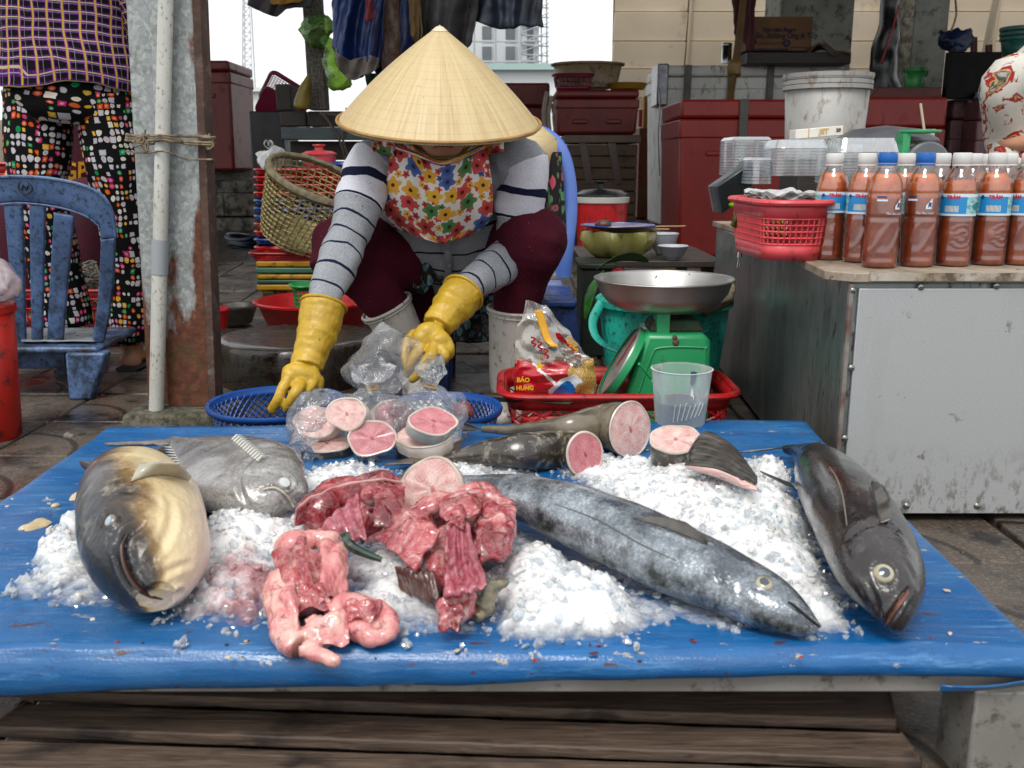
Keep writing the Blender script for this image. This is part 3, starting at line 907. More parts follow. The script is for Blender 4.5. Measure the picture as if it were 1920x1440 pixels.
# ------------------------------------------------------------------ red basket with plastic bags in it
def rrect(w, d, r, n=6):
 out = []
 for (cx, cy, a0) in ((w / 2 - r, d / 2 - r, 0), (-w / 2 + r, d / 2 - r, PI / 2), (-w / 2 + r, -d / 2 + r, PI), (w / 2 - r, -d / 2 + r, 1.5 * PI)):
  for i in range(n + 1):
   a = a0 + PI / 2 * i / n
   out.append((cx + r * math.cos(a), cy + r * math.sin(a)))
 return out
def resample(poly, n):
 pts = [V3((*p, 0)) for p in poly]; pts.append(pts[0])
 L = [0]
 for a, b in zip(pts, pts[1:]): L.append(L[-1] + (b - a).length)
 out, j = [], 0
 for i in range(n):
  s = L[-1] * i / n
  while L[j + 1] < s: j += 1
  out.append(lerp(pts[j], pts[j + 1], (s - L[j]) / max(L[j + 1] - L[j], 1e-9)))
 return out
def basket(t, w, d, h, m, M, taper=.85, r=.04, wire=.005, cell=.016, diag=True, band=(.12, .85), rim=.008, solid_top=True, lip=.012):
 """open plastic basket in local space (floor at z 0), placed by M"""
 per = 2 * (w + d)
 n = int(per / cell / 2) * 2
 def ring(z):
  k = lerp(taper, 1, z / h)
  return resample(rrect(w * k, d * k, r * k), n)
 z0, z1 = h * band[0], h * band[1]
 for (a, b) in ((0, z0), (z1, h)):
  R0, R1 = ring(a), ring(b)
  MB().add([M @ (p + V3((0, 0, a))) for p in R0] + [M @ (p + V3((0, 0, b))) for p in R1], [(i, (i + 1) % n, n + (i + 1) % n, n + i) for i in range(n)]).build('wall_band', m, t, solid=.003)
 mm = max(2, round((z1 - z0) / cell))
 Vv, Ff = [], []
 if diag:
  for j in range(mm * 2 + 1):
   z = lerp(z0, z1, j / (mm * 2)); Rg = ring(z)
   Vv += [M @ (p + V3((0, 0, z))) for p in Rg]
  for j in range(0, mm * 2 - 1):
   for i in range(j % 2, n, 2):
    Ff.append((j * n + i, (j + 1) * n + (i + 1) % n, (j + 2) * n + i, (j + 1) * n + (i - 1) % n))
 else:
  for j in range(mm + 1):
   z = lerp(z0, z1, j / mm); Rg = ring(z)
   Vv += [M @ (p + V3((0, 0, z))) for p in Rg]
  for j in range(mm):
   for i in range(n):
    Ff.append((j * n + i, j * n + (i + 1) % n, (j + 1) * n + (i + 1) % n, (j + 1) * n + i))
 MB().add(Vv, Ff).build('lattice', m, t, wire=wire, smooth=False)
 R0 = ring(0)
 MB().add([M @ (p + V3((0, 0, .002))) for p in R0], [tuple(range(n))]).build('floor', m, t, solid=.003, smooth=False)
 Rt = resample(rrect(w + lip, d + lip, r + lip / 2), 64)
 MB().tube([M @ (p + V3((0, 0, h))) for p in Rt], (rim, rim * .8), 8, closed=True).build('rim', m, t)
 return t
M_REDP = mat('red_plastic', '#b5161a', '#a31417', rough=.35, ns=12, dirt='#5c0d10', da=.25, ds=30)
M_PINKR = mat('faded_red_plastic', '#cf4a50', '#c03c42', rough=.4, ns=14, dirt='#7d2c2c', da=.15, ds=45)
q0 = P(1476, 440, 1.98)
bk = thing('red_basket', 'faded red slotted basket of folded plastic bags on the cabinet', 'basket', (q0.x, 2.0, CTZ))
basket(bk, .130, .28, .112, M_PINKR, TM((P(1474, 440, 1.95).x, 2.02, CTZ + .001), (0, 0, .06)), .88, .045, .006, .013, False, (.28, .72))
M_FILM = m_film('thin_clear_film', (.97, .97, .98), .22, .12, .10)
M_BAGP = m_film('folded_bags', (.9, .9, .92), .2, .25, .45, (.8, .79, .78))
c = V3((P(1470, 360, 2.05).x, 2.06, CTZ + .114))
for k in range(5):
 o = MB().grid(lambda u, v: c + V3(((u - .5) * .11, (v - .5) * .23, .004 * k + .012 * noise.noise(V3((u * 4, v * 4, k * 3))))), 18, 18).build('folded_bag', M_BAGP, None)
 tag(o, ['lowest', 'second lowest', 'middle', 'second highest', 'topmost'][k] + ' of the folded clear bags lying in the faded red basket', 'plastic bag', 'folded clear bags in the basket')
V, F = text_geo('owo', .02, shear=.2)
MB().add([c + V3((.045 + v.x, -.05 + v.y * .8, .034)) for v in V], F).build('lettering', M_LRED, o, smooth=False)
# lime basket behind it
lb = thing('lime_basket', 'lime green plastic basket squeezed behind the faded red basket', 'basket', P(1385, 430, 2.35))
basket(lb, .12, .10, .085, mat('lime_plastic', '#8fb51c', '#7ca015', rough=.4, dirt='#3f4a10', da=.2), TM((P(1398, 400, 2.45).x + .03, 2.42, CTZ + .001), (0, 0, .2)), .85, .03, .005, .014, False)
# ------------------------------------------------------------------ stacks of clear food boxes
M_CLAM = m_film('clear_box_plastic', (.93, .96, .98), .35, .10, .22, (.75, .82, .88))
def clam(lab, x0, x1, y0, y1, Yc, dep, slant, rz=0):
 lo, hi = pbox(x0, y0, x1, y1, Yc, dep)
 t = thing('food_box_stack', lab, 'boxes', (lo.x, Yc, lo.z), 'stacks of clear food boxes')
 n = max(4, int((hi.z - lo.z) / .007))
 w, d = hi.x - lo.x, dep
 cx, cy = (lo.x + hi.x) / 2, Yc + dep / 2
 T = TM((cx, cy, 0), (0, 0, rz))
 for k in range(n):
  z = lo.z + (hi.z - lo.z) * k / n
  R1, R0 = rrect(w, d, .015, 3), rrect(w * .97, d * .97, .015, 3)
  m = len(R1)
  dz = (hi.z - lo.z) / n
  MB().add([T @ V3((x, y, z)) for x, y in R0] + [T @ V3((x, y, z + dz * .55)) for x, y in R0] + [T @ V3((x, y, z + dz * .6)) for x, y in R1] + [T @ V3((x, y, z + dz * .8)) for x, y in R1],
                 [(j * m + i, j * m + (i + 1) % m, (j + 1) * m + (i + 1) % m, (j + 1) * m + i) for j in range(3) for i in range(m)]).build('tray', M_CLAM, t)
 hh = slant
 R1, R2 = rrect(w * .98, d * .98, .015, 3), rrect(w * .86, d * .8, .012, 3)
 m = len(R1)
 n2 = 56
 A1, A2 = resample(R1, n2), resample(R2, n2)
 Vv = []
 for j in range(5):
  for i in range(n2):
   p = lerp(A1[i], A2[i], j / 4)
   p = p * (1 + (.012 if i % 2 else -.0) * (0 < j < 4))
   Vv.append(T @ (p + V3((0, 0, hi.z + hh * j / 4))))
 Ff = [(j * n2 + i, j * n2 + (i + 1) % n2, (j + 1) * n2 + (i + 1) % n2, (j + 1) * n2 + i) for j in range(4) for i in range(n2)] + [tuple(4 * n2 + i for i in range(n2))]
 MB().add(Vv, Ff).build('lid', M_CLAM, t, smooth=False)
 return t
clam('stack of clear ribbed food boxes under the cigarette packet', 1455, 1560, 278, 330, 2.30, .16, .02, -.05)
clam('stack of clear ribbed food boxes right of the cigarette packet, tallest lid', 1566, 1690, 285, 345, 2.28, .17, .032, .05)
clam('see-through stack of clear food boxes at the left, against the red cooler', 1372, 1452, 262, 330, 2.55, .18, .008, .0)
clam('low stack of clear food boxes hidden behind the bottles', 1408, 1452, 300, 345, 2.33, .12, .006, .0)
# silvery bundle at the left of the boxes
bn = MB()
for k in range(16):
 a, b = P(1345 + k * .6, 352 + k * 3.2, 2.42 + .004 * k), P(1412, 306 + k * 3.4, 2.42 + .004 * k)
 bn.add([a, b, b + V3((0, .12, 0)), a + V3((0, .12, 0))], [(0, 1, 2, 3)])
o = tag(bn.build('foil_sheet_bundle', mat('grey_foil', '#5f6468', '#4a4f54', rough=.35, metal=.5), None, solid=.0022), 'fanned bundle of grey plastic lids beside the lime basket', 'lids', None, 'stuff')
# cigarette packet
Yc = 2.36
a = P(1492, 252, Yc); b = P(1583, 244, Yc)
cg = thing('cigarette_packet', 'white cigarette packet with orange bands lying on the clear boxes', 'packet', a)
wv = (b - a); L = wv.length
Mx = axis_m(a, wv, V3((0, 0, 1)))          # local z along the packet
X, Yv, Z = basis(wv)
Mp = Matrix.Translation(a) @ Matrix((wv.normalized(), V3((0, 1, 0)), V3((0, 0, 1)))).transposed().to_4x4()
MB().box((L / 2, .028, .0), (L, .055, .022), Mp).build('carton', mat('packet_white', '#d6d2c8', '#c9c4b8', rough=.5, ns=20), cg, bevel=.0015)
for u in (.27, .985):
 MB().box((L * u, .028, 0), (L * .018, .0556, .0226), Mp).build('band', mat('packet_orange', '#c87a2a', rough=.5), cg)
for (s_, u, sz, m) in (('JET', .58, .016, mat('packet_gold', '#c79a4a', rough=.45)), ('20', .88, .011, mat('packet_dark', '#3a3a3c', rough=.5))):
 V, F = text_geo(s_, sz, weight=.0006)
 MB().add([Mp @ V3((L * u + v.x, -.0008, v.y + .001)) for v in V], F).build('lettering', m, cg, smooth=False)
# padlock with keys on the cabinet's edge
Yk = 2.12
lkp = P(1392, 412, Yk)
lk = thing('padlock', 'brass padlock with a ring of keys hanging over the cabinet edge', 'padlock', lkp)
M_BRASS = mat('old_brass', '#6e6420', '#57501c', rough=.45, metal=.6, dirt='#2a2710', da=.35, ds=60)
Ml = TM(lkp + V3((-.012, -.02, .0)), (0, .35, .2))
MB().box((0, 0, 0), (.028, .012, .036), Ml).build('lock_body', M_BRASS, lk, bevel=.004)
M_STEEL = mat('bright_steel', '#9a9a98', rough=.25, metal=1.0)
MB().tube([Ml @ V3(p) for p in spline([(-.009, 0, .015), (-.010, 0, .035), (-.004, 0, .048), (.004, 0, .048), (.010, 0, .035), (.009, 0, .015)], 20)], .003, 8).build('shackle', M_STEEL, lk)
r0 = P(1387, 463, Yk - .03)
MB().tube([r0 + V3((.009 * math.cos(a), .002 * math.sin(a), .009 * math.sin(a))) for a in [2 * PI * i / 20 for i in range(20)]], .001, 6, closed=True).build('key_ring', M_STEEL, lk)
MB().tube([P(1387, 440, Yk - .03), P(1386, 455, Yk - .03)], .0016, 6).build('chain', M_STEEL, lk)
for dx in (-2, 3):
 a = P(1386 + dx * .4, 472, Yk - .03)
 ky = MB().tube([a, a - V3((-dx * .0006, 0, .012))], [.0045, .0045], 8).tube([a - V3((0, 0, .011)), a - V3((-dx * .001, 0, .034))], (.002, .0012), 6)
 ky.build('key', M_STEEL, lk)
# ================================================================== ice
def m_ice():
 s = NT('crushed_ice')
 v = s.n('TexVoronoi', {'Vector': s.obj(), 'Scale': 190.0})
 n = s.noise(60, None, 5, .7)
 base = s.mix(s.rng(s.noise(14, None, 4), .35, .65), '#fafcfd', '#eef4f8')
 g = s.sep(s.obj())
 dx, dy = s.m('SUBTRACT', g[0], -.27), s.m('SUBTRACT', g[1], 1.02)
 bl = s.m('SQRT', s.m('ADD', s.m('MULTIPLY', dx, dx), s.m('MULTIPLY', dy, dy)))
 bl = s.m('ADD', s.rng(bl, .04, .17, .5, 0), s.m('MULTIPLY', s.m('SUBTRACT', s.noise(22, None, 5, .7), .5), 1.0))
 base = s.mix(s.rng(bl, .22, .5, 0, .8), base, '#a8585c')
 a = s.rng(s.m('ADD', g[2], s.m('MULTIPLY', s.m('SUBTRACT', s.noise(70, None, 3), .5), .014)), TZ + .001, TZ + .014, .12, 1)
 s.P(Base_Color=base, Roughness=s.rng(n, .3, .7, .04, .2), Alpha=a, Transmission_Weight=.2, IOR=1.31)
 s.set(s.b.inputs['Subsurface Weight'], .8)
 s.b.inputs['Subsurface Radius'].default_value = (.014, .017, .02)
 s.b.inputs['Subsurface Scale'].default_value = 1.0
 s.bump(s.m('ADD', v, s.m('MULTIPLY', n, .8)), .45, .004)
 return s.mt
M_ICE = m_ice()
M_ICEC = m_film('clear_ice', (.93, .96, .99), .30, .06, .14, (.85, .9, .95))
heaps = [(128, 985, 55, 45, .038), (118, 1050, 60, 50, .024), (170, 1090, 60, 35, .012), (455, 985, 95, 70, .050), (430, 1070, 85, 60, .040), (470, 1130, 70, 40, .016), (560, 985, 60, 60, .03),
         (650, 892, 95, 32, .026), (740, 1060, 70, 60, .034), (715, 1120, 60, 50, .024), (760, 1180, 50, 25, .010), (1000, 1060, 75, 65, .055), (1085, 1100, 100, 60, .050), (1010, 1150, 80, 50, .034), (1130, 1152, 90, 34, .018), (985, 1176, 55, 20, .014), (1210, 1140, 60, 28, .012), (1060, 1186, 50, 14, .012),
         (1190, 890, 90, 40, .030), (1290, 905, 110, 55, .055), (1400, 925, 105, 60, .062), (1350, 985, 110, 60, .055), (1440, 1010, 90, 65, .055), (1490, 1085, 70, 60, .040), (1545, 1150, 45, 40, .014), (1440, 868, 35, 25, .045), (1110, 860, 60, 28, .03),
         (900, 870, 100, 35, .02), (800, 1000, 90, 60, .02), (600, 1050, 60, 60, .018), (760, 1070, 330, 110, .014), (1340, 1000, 220, 130, .016), (330, 1040, 210, 90, .010)]
HP = []
for (x, y, rx, ry, h) in heaps:
 c = PZ(x, y, TZ + h * .5)
 ex = px(rx, c.y) * 1.0
 ey = abs(PZ(x, y - ry, TZ + h * .5).y - PZ(x, y + ry, TZ + h * .5).y) / 2
 HP.append((c.x, c.y, ex, ey, h * .78))
def ice_h(x, y):
 h = 0
 for (cx, cy, ex, ey, hh) in HP:
  d = ((x - cx) / ex) ** 2 + ((y - cy) / ey) ** 2
  if d < 1.6:
   k = max(0, 1 - d / 1.35)
   h = (h ** 4 + (hh * k ** .9) ** 4) ** .25
 if h <= 0: return 0
 h *= min(1, max(0, (y - .918) / .03))
 q = V3((x, y, 0))
 g1 = noise.voronoi(q * 62)[0][0]; g2 = noise.voronoi(q * 125 + V3((3, 1, 0)))[0][0]
 h += min(1, h / .014) * (.009 * (.42 - g1) + .005 * (.4 - g2) + .005 * noise.noise(q * 40) + .013 * noise.noise(q * 15)) - .0012
 return h
ib = MB()
step = .0034
x0, x1, y0, y1 = -.60, .60, .905, 1.66
nx, ny = int((x1 - x0) / step), int((y1 - y0) / step)
idx, Vv, Ff = {}, [], []
hh = [[ice_h(x0 + i * step, y0 + j * step) for i in range(nx)] for j in range(ny)]
for j in range(ny - 1):
 for i in range(nx - 1):
  q = ((i, j), (i + 1, j), (i + 1, j + 1), (i, j + 1))
  if max(hh[b][a] for a, b in q) > .0012:
   f = []
   for a, b in q:
    if (a, b) not in idx:
     idx[(a, b)] = len(Vv)
     Vv.append((x0 + a * step + rnd.uniform(-1, 1) * .0010, y0 + b * step + rnd.uniform(-1, 1) * .0010, TZ + max(hh[b][a], -.002)))
    f.append(idx[(a, b)])
   Ff.append(tuple(f))
ib.add(Vv, Ff)
ice = tag(ib.build('ice', M_ICE, sharp=50), 'crushed white ice heaped between the fish on the tarp', None, None, 'stuff')
ico = [V3((math.cos(a) * math.cos(b), math.sin(a) * math.cos(b), math.sin(b))) for a, b in [(0, 1.57), (0, .5), (1.257, .5), (2.513, .5), (3.77, .5), (5.03, .5), (.63, -.5), (1.885, -.5), (3.14, -.5), (4.4, -.5), (5.65, -.5), (0, -1.57)]]
icf = [(0, 1, 2), (0, 2, 3), (0, 3, 4), (0, 4, 5), (0, 5, 1), (1, 6, 2), (2, 7, 3), (3, 8, 4), (4, 9, 5), (5, 10, 1), (6, 7, 2), (7, 8, 3), (8, 9, 4), (9, 10, 5), (10, 6, 1), (11, 7, 6), (11, 8, 7), (11, 9, 8), (11, 10, 9), (11, 6, 10)]
def chunk(mb, p, r):
 k = V3((rnd.uniform(.6, 1.3), rnd.uniform(.6, 1.3), rnd.uniform(.45, 1)))
 M = TM(p, (rnd.uniform(0, 6), rnd.uniform(0, 6), rnd.uniform(0, 6)), k * r)
 mb.add([v * rnd.uniform(.6, 1.25) for v in ico], icf, None, M)
top, edge = MB(), MB()
n = 0
while n < 2600:
 x, y = rnd.uniform(x0, x1), rnd.uniform(y0, y1)
 h = ice_h(x, y)
 if h > .004:
  chunk(top if n % 2 else edge, V3((x, y, TZ + h - .001)), rnd.choice((.0025, .003, .004, .0045, .006, .008))); n += 1
n = 0
tries = 0
while n < 900 and tries < 60000:
 tries += 1
 x, y = rnd.uniform(x0, x1), rnd.uniform(y0, y1)
 if ice_h(x, y) < .003:
  d = min(ice_h(x + dx, y + dy) > .004 and 1 or 2 for dx, dy in ((.02, 0), (-.02, 0), (0, .022), (0, -.022), (.012, .012), (-.012, .012)))
  if d == 1:
   chunk(edge, V3((x, y, TZ + .002)), rnd.choice((.002, .003, .0035, .005, .007))); n += 1
for (x, y, r) in ((297, 1165, 13), (335, 1205, 18), (690, 860, 20), (325, 1150, 14), (660, 870, 14), (1190, 1210, 16), (500, 1240, 12), (100, 940, 9), (770, 1205, 14), (1000, 1225, 10), (870, 1215, 10)):
 for k in range(3):
  c = PZ(x + rnd.uniform(-12, 12), y + rnd.uniform(-6, 6), TZ + .004); chunk(edge, c, px(r, c.y) * rnd.uniform(.4, .8))
tag(top.build('ice_chunks', M_ICE, smooth=False), 'white crumbs of crushed ice lying over the heaps', None, None, 'stuff')
tag(edge.build('melting_ice', M_ICEC, smooth=False), 'clear melting ice bits at the rims of the heaps', None, None, 'stuff')

# ================================================================== fish
def m_fish(name, dors, mid, bel, blot, bsc=12, rough=.28, metal=.25, streak=(1, 1, 1), amt=.5, fine='#d9dee0', fa=.0, coat=.7):
 s = NT(name)
 u = s.sep(s.uv())
 t = s.m('MULTIPLY', s.m('ABSOLUTE', s.m('SUBTRACT', u[0], .5)), 2.0)
 t = s.m('ADD', t, s.m('MULTIPLY', s.m('SUBTRACT', s.noise(9, None, 4), .5), .35))
 base = s.ramp(t, [(.05, bel), (.42, mid), (.62, mid), (.85, dors)])
 v = s.mp(s.obj(), streak)
 base = s.mix(s.rng(s.noise(bsc, v, 6, .7), .42, .66, 0, amt), base, blot)
 if fa:
  base = s.mix(s.rng(s.noise(bsc * 5, v, 5, .75), .52, .68, 0, fa), base, fine)
 s.P(Base_Color=base, Metallic=metal, Roughness=s.rng(s.noise(30, v, 4), .3, .7, rough - .1, rough + .12))
 s.set(s.b.inputs['Coat Weight'], coat)
 s.b.inputs['Coat Roughness'].default_value = .14
 sc_ = s.n('TexVoronoi', {'Vector': s.obj(), 'Scale': 260.0})
 base = s.mix(s.rng(sc_, .25, .6, 0, .35), base, dors)
 s.set(s.b.inputs['Base Color'], base)
 s.bump(s.m('ADD', s.m('MULTIPLY', sc_, .6), s.noise(60, v, 4, .7)), .22, .003)
 return s.mt
def carve(b, pts, w, depth, ridge=0.0, side=0.0):
 """press a groove with raised lips into the skin along a line seen at these photo points"""
 bv = b.bvh()
 line = on_skin(bv, pts, 0, 40)
 if not line: return b
 me = bpy.data.meshes.new('tmp'); me.from_pydata(b.V, [], b.F); me.update()
 nr = [v.normal.copy() for v in me.vertices]; bpy.data.meshes.remove(me)
 c = sum(line, V3()) / len(line); rad = max((p - c).length for p in line) + w * 5
 for i, v in enumerate(b.V):
  if (v - c).length > rad: continue
  k, d = min(((j, (v - p).length) for j, p in enumerate(line)), key=lambda t: t[1])
  if d > w * 4: continue
  t = math.sin(PI * (.06 + .88 * k / (len(line) - 1))) ** .6
  f = -depth * math.exp(-(d / w) ** 2) + ridge * math.exp(-((d - 1.9 * w) / (.8 * w)) ** 2)
  b.V[i] = v + nr[i] * (f * t)
 return b
def fish_loft(C, Hh, W, Dv, n=110, m=130, pinch=.92):
 """C centre points head to tail, Hh dorsal half heights, W lateral half widths, Dv dorsal directions"""
 Cs, Ds = spline(C, m), spline(Dv, m)
 Hs, Ws = spline([V3((h, 0, 0)) for h in Hh], m), spline([V3((w, 0, 0)) for w in W], m)
 rings = []
 for i in range(m):
  d = (Cs[min(i + 1, m - 1)] - Cs[max(i - 1, 0)]).normalized()
  D = (Ds[i] - d * Ds[i].dot(d)).normalized(); S = d.cross(D)
  h, w = max(Hs[i].x, .002), max(Ws[i].x, .0015)
  rings.append([Cs[i] + D * (h * math.copysign(abs(math.cos(a)) ** pinch, math.cos(a))) + S * (w * math.copysign(abs(math.sin(a)) ** 1.0, math.sin(a))) for a in [2 * PI * k / n for k in range(n)]])
 return MB().loft(rings)
def hit(bvh, x, y, lift=.0):
 d = ray(x, y).normalized()
 p, nrm, _, _ = bvh.ray_cast(V3((0, 0, CAM_H)), d)
 if p is None: return None, None
 if nrm.dot(d) > 0: nrm = -nrm
 return p + nrm * lift, nrm
def on_skin(bvh, pts, lift=.001, n=18):
 q = [hit(bvh, v.x, v.y, lift)[0] for v in spline([V3((x, y, 0)) for x, y in pts], n)]
 q = [p for p in q if p is not None]
 return spline(q, n) if len(q) > 5 else None
M_EYEW = mat('fish_eye_ring', '#a79f86', '#8d8568', rough=.15, coat=1.0, ns=60)
M_PUP = mat('fish_pupil', '#3a4450', '#242c34', rough=.08, coat=1.0, ns=90)
M_GROOVE_SHADE = mat('groove_shade', '#191413', rough=.5)  # near-black tube colour that deepens the shade inside the mouth groove
def eye(parent, bvh, x, y, r, ring=M_EYEW, pup=M_PUP, pr=.55):
 p, nn = hit(bvh, x, y, -r * .25)
 if p is None: return
 M = axis_m(p, nn)
 e = MB().lathe([(r, -.0005), (r * 1.0, r * .12), (r * .85, r * .3), (r * pr, r * .40)], 24, M).build('eye', ring, parent)
 MB().lathe([(r * pr, r * .40), (r * pr * .6, r * .47), (0, r * .5)], 20, M).build('pupil', pup, e)
def line_on(parent, bvh, pts, w, m, name, lift=.0):
 q = on_skin(bvh, pts, lift)
 if q: MB().tube(q, [w * (.35 + .65 * math.sin(PI * (.1 + .8 * i / (len(q) - 1)))) for i in range(len(q))], 6).build(name, m, parent)
def fin(parent, name, pts, m, th=.0012, n=10, wav=.0004):
 """membrane between two edges of points given as Vectors: list of (root, tip)"""
 a = spline([p[0] for p in pts], n * 2); b = spline([p[1] for p in pts], n * 2)
 k = n * 2
 MB().grid(lambda u, v: lerp(a[min(int(u * (k - 1) + .5), k - 1)], b[min(int(u * (k - 1) + .5), k - 1)], v) + V3((0, 0, wav * math.sin(u * 40) * v)), k - 1, 6).build(name, m, parent, solid=th)
UPV = V3((0, 0, 1))
M_FIN = mat('dark_fin', '#2a2622', '#4a4640', rough=.4, ns=40, coat=.4)
M_FINP = mat('pale_fin', '#a9a390', '#8e8878', rough=.4, ns=30, coat=.4)
# ---- long mackerel in the middle
t = thing('mackerel', 'long grey-blue mackerel lying diagonally across the ice in the middle', 'fish', PZ(1200, 1050, TZ))
Cp = [(1537, 1180), (1505, 1166), (1440, 1130), (1350, 1085), (1250, 1042), (1150, 995), (1050, 955), (960, 925), (880, 908), (820, 900)]
Zc = [.020, .026, .036, .044, .052, .058, .060, .056, .046, .036]
C = [PZ(x, y, TZ + z - .006) for (x, y), z in zip(Cp, Zc)]
Hh = [.004, .018, .033, .041, .046, .047, .042, .030, .015, .008]
W = [.004, .014, .025, .031, .034, .035, .032, .024, .012, .006]
Dv = [V3((.62, .72, .35))] * 10
M_MACK = m_fish('mackerel_skin', '#1c1f23', '#59616a', '#23251c', '#c4ced6', 18, .24, .35, (1, 1, 1), .85, '#1d2226', .55)
b = fish_loft(C, Hh, W, Dv)
b.jit(.0012, 22, 1)
carve(b, [(1537, 1178), (1515, 1160), (1492, 1140), (1478, 1130)], .0022, .004, .0012)
carve(b, [(1330, 1022), (1346, 1060), (1350, 1100), (1328, 1140)], .003, .003, .0016)
carve(b, [(1400, 1062), (1388, 1095), (1392, 1130)], .003, .0016, .0008)
carve(b, [(1415, 1085), (1433, 1076), (1450, 1090), (1440, 1108), (1418, 1104), (1413, 1090)], .0022, .0016, .0008)
bv = b.bvh()
b.build('body', M_MACK, t)
eye(t, bv, 1433, 1092, .0095)
line_on(t, bv, [(1537, 1176), (1515, 1158), (1492, 1138), (1478, 1128)], .0022, M_GROOVE_SHADE, 'mouth', -.0006)
line_on(t, bv, [(1270, 1052), (1200, 1020), (1120, 975), (1040, 945)], .0012, mat('lateral_line', '#4d5150', rough=.4), 'lateral_line', -.0003)
q = [hit(bv, x, y, .003)[0] for x, y in ((1325, 1026), (1280, 1005), (1230, 988), (1190, 978))]
if all(q): fin(t, 'pectoral_fin', [(q[0], q[0] + V3((0, 0, .006))), (q[1] + V3((0, 0, -.001)), q[1] + V3((.006, .008, .010))), (q[2], q[2] + V3((.004, .006, .008))), (q[3], q[3] + V3((0, 0, .002)))], M_FIN)
tl = C[-1]
fin(t, 'tail_fin', [(tl, tl + V3((-.04, .06, .01))), (tl, tl + V3((-.055, .01, .004))), (tl, tl + V3((-.075, -.0, -.01)))], M_FIN)
line_on(t, bv, [(1050, 1028), (1120, 1068), (1200, 1110), (1290, 1150)], .0035, M_FIN, 'belly_fin', .0)
# ---- dark trevally on the right
t = thing('trevally', 'big dark brown-grey fish at the right edge of the tarp, head towards us', 'fish', PZ(1620, 1020, TZ))
Cp = [(1682, 1184), (1676, 1150), (1660, 1100), (1636, 1040), (1602, 970), (1562, 910), (1535, 870), (1500, 848), (1475, 843)]
Zc = [.020, .034, .050, .060, .062, .056, .042, .026, .020]
C = [PZ(x, y, TZ + z) for (x, y), z in zip(Cp, Zc)]
Hh = [.006, .025, .045, .055, .058, .052, .037, .016, .010]
W = [.005, .019, .035, .045, .048, .044, .031, .012, .007]
M_TREV = m_fish('trevally_skin', '#141112', '#241f1f', '#565152', '#4a403e', 9, .26, .15, (1, 1, 1), .4, '#8d8784', .2, .6)
b = fish_loft(C, Hh, W, [V3((-.85, -.1, .5))] * 9, pinch=.95)
b.jit(.0015, 20, 4)
carve(b, [(1655, 1186), (1668, 1160), (1690, 1125), (1704, 1106)], .003, .006, .002)
carve(b, [(1590, 1010), (1620, 986), (1655, 982), (1690, 1000)], .004, .0035, .002)
carve(b, [(1640, 1062), (1660, 1052), (1678, 1070), (1672, 1095), (1648, 1096), (1640, 1070)], .003, .0025, .0003)
carve(b, [(1676, 1038), (1702, 1060), (1720, 1100)], .003, .002, .001)
carve(b, [(1625, 1085), (1640, 1120), (1650, 1160)], .003, .002, .001)
bv = b.bvh()
b.build('body', M_TREV, t)
eye(t, bv, 1658, 1074, .0105)
line_on(t, bv, [(1657, 1184), (1668, 1160), (1690, 1125), (1703, 1108)], .0028, mat('lip_line', '#7d5444', '#4a2c26', rough=.4, ns=80), 'mouth', -.0003)
line_on(t, bv, [(1588, 985), (1580, 930), (1568, 895), (1555, 875)], .0012, mat('lateral_pale', '#6f6a58', rough=.4), 'lateral_line', -.0002)
q = [hit(bv, x, y, .002)[0] for x, y in ((1650, 985), (1643, 960), (1636, 930), (1632, 910))]
if all(q): fin(t, 'pectoral_fin', [(q[0], q[0] + V3((.012, 0, .004))), (q[1], q[1] + V3((.016, .004, .010))), (q[2], q[2] + V3((.014, .006, .008))), (q[3], q[3] + V3((.002, .002, .003)))], M_FIN)
tl = C[-1] + V3((0, 0, .004))
fin(t, 'tail_fin', [(tl, PZ(1380, 848, TZ + .012)), (tl, PZ(1420, 846, TZ + .016)), (tl + V3((0, .004, 0)), PZ(1466, 838, TZ + .02))], M_FIN, .002)
fin(t, 'tail_fin', [(tl, PZ(1500, 832, TZ + .03)), (tl, PZ(1525, 834, TZ + .022)), (tl, PZ(1540, 828, TZ + .014)), (tl + V3((0, .0, -.004)), PZ(1530, 845, TZ + .01))], M_FIN, .002)
fin(t, 'dorsal_spine', [(PZ(1480, 905, TZ + .03), PZ(1425, 883, TZ + .05)), (PZ(1490, 915, TZ + .03), PZ(1428, 886, TZ + .048)), (PZ(1496, 922, TZ + .03), PZ(1432, 888, TZ + .046))], M_FIN)
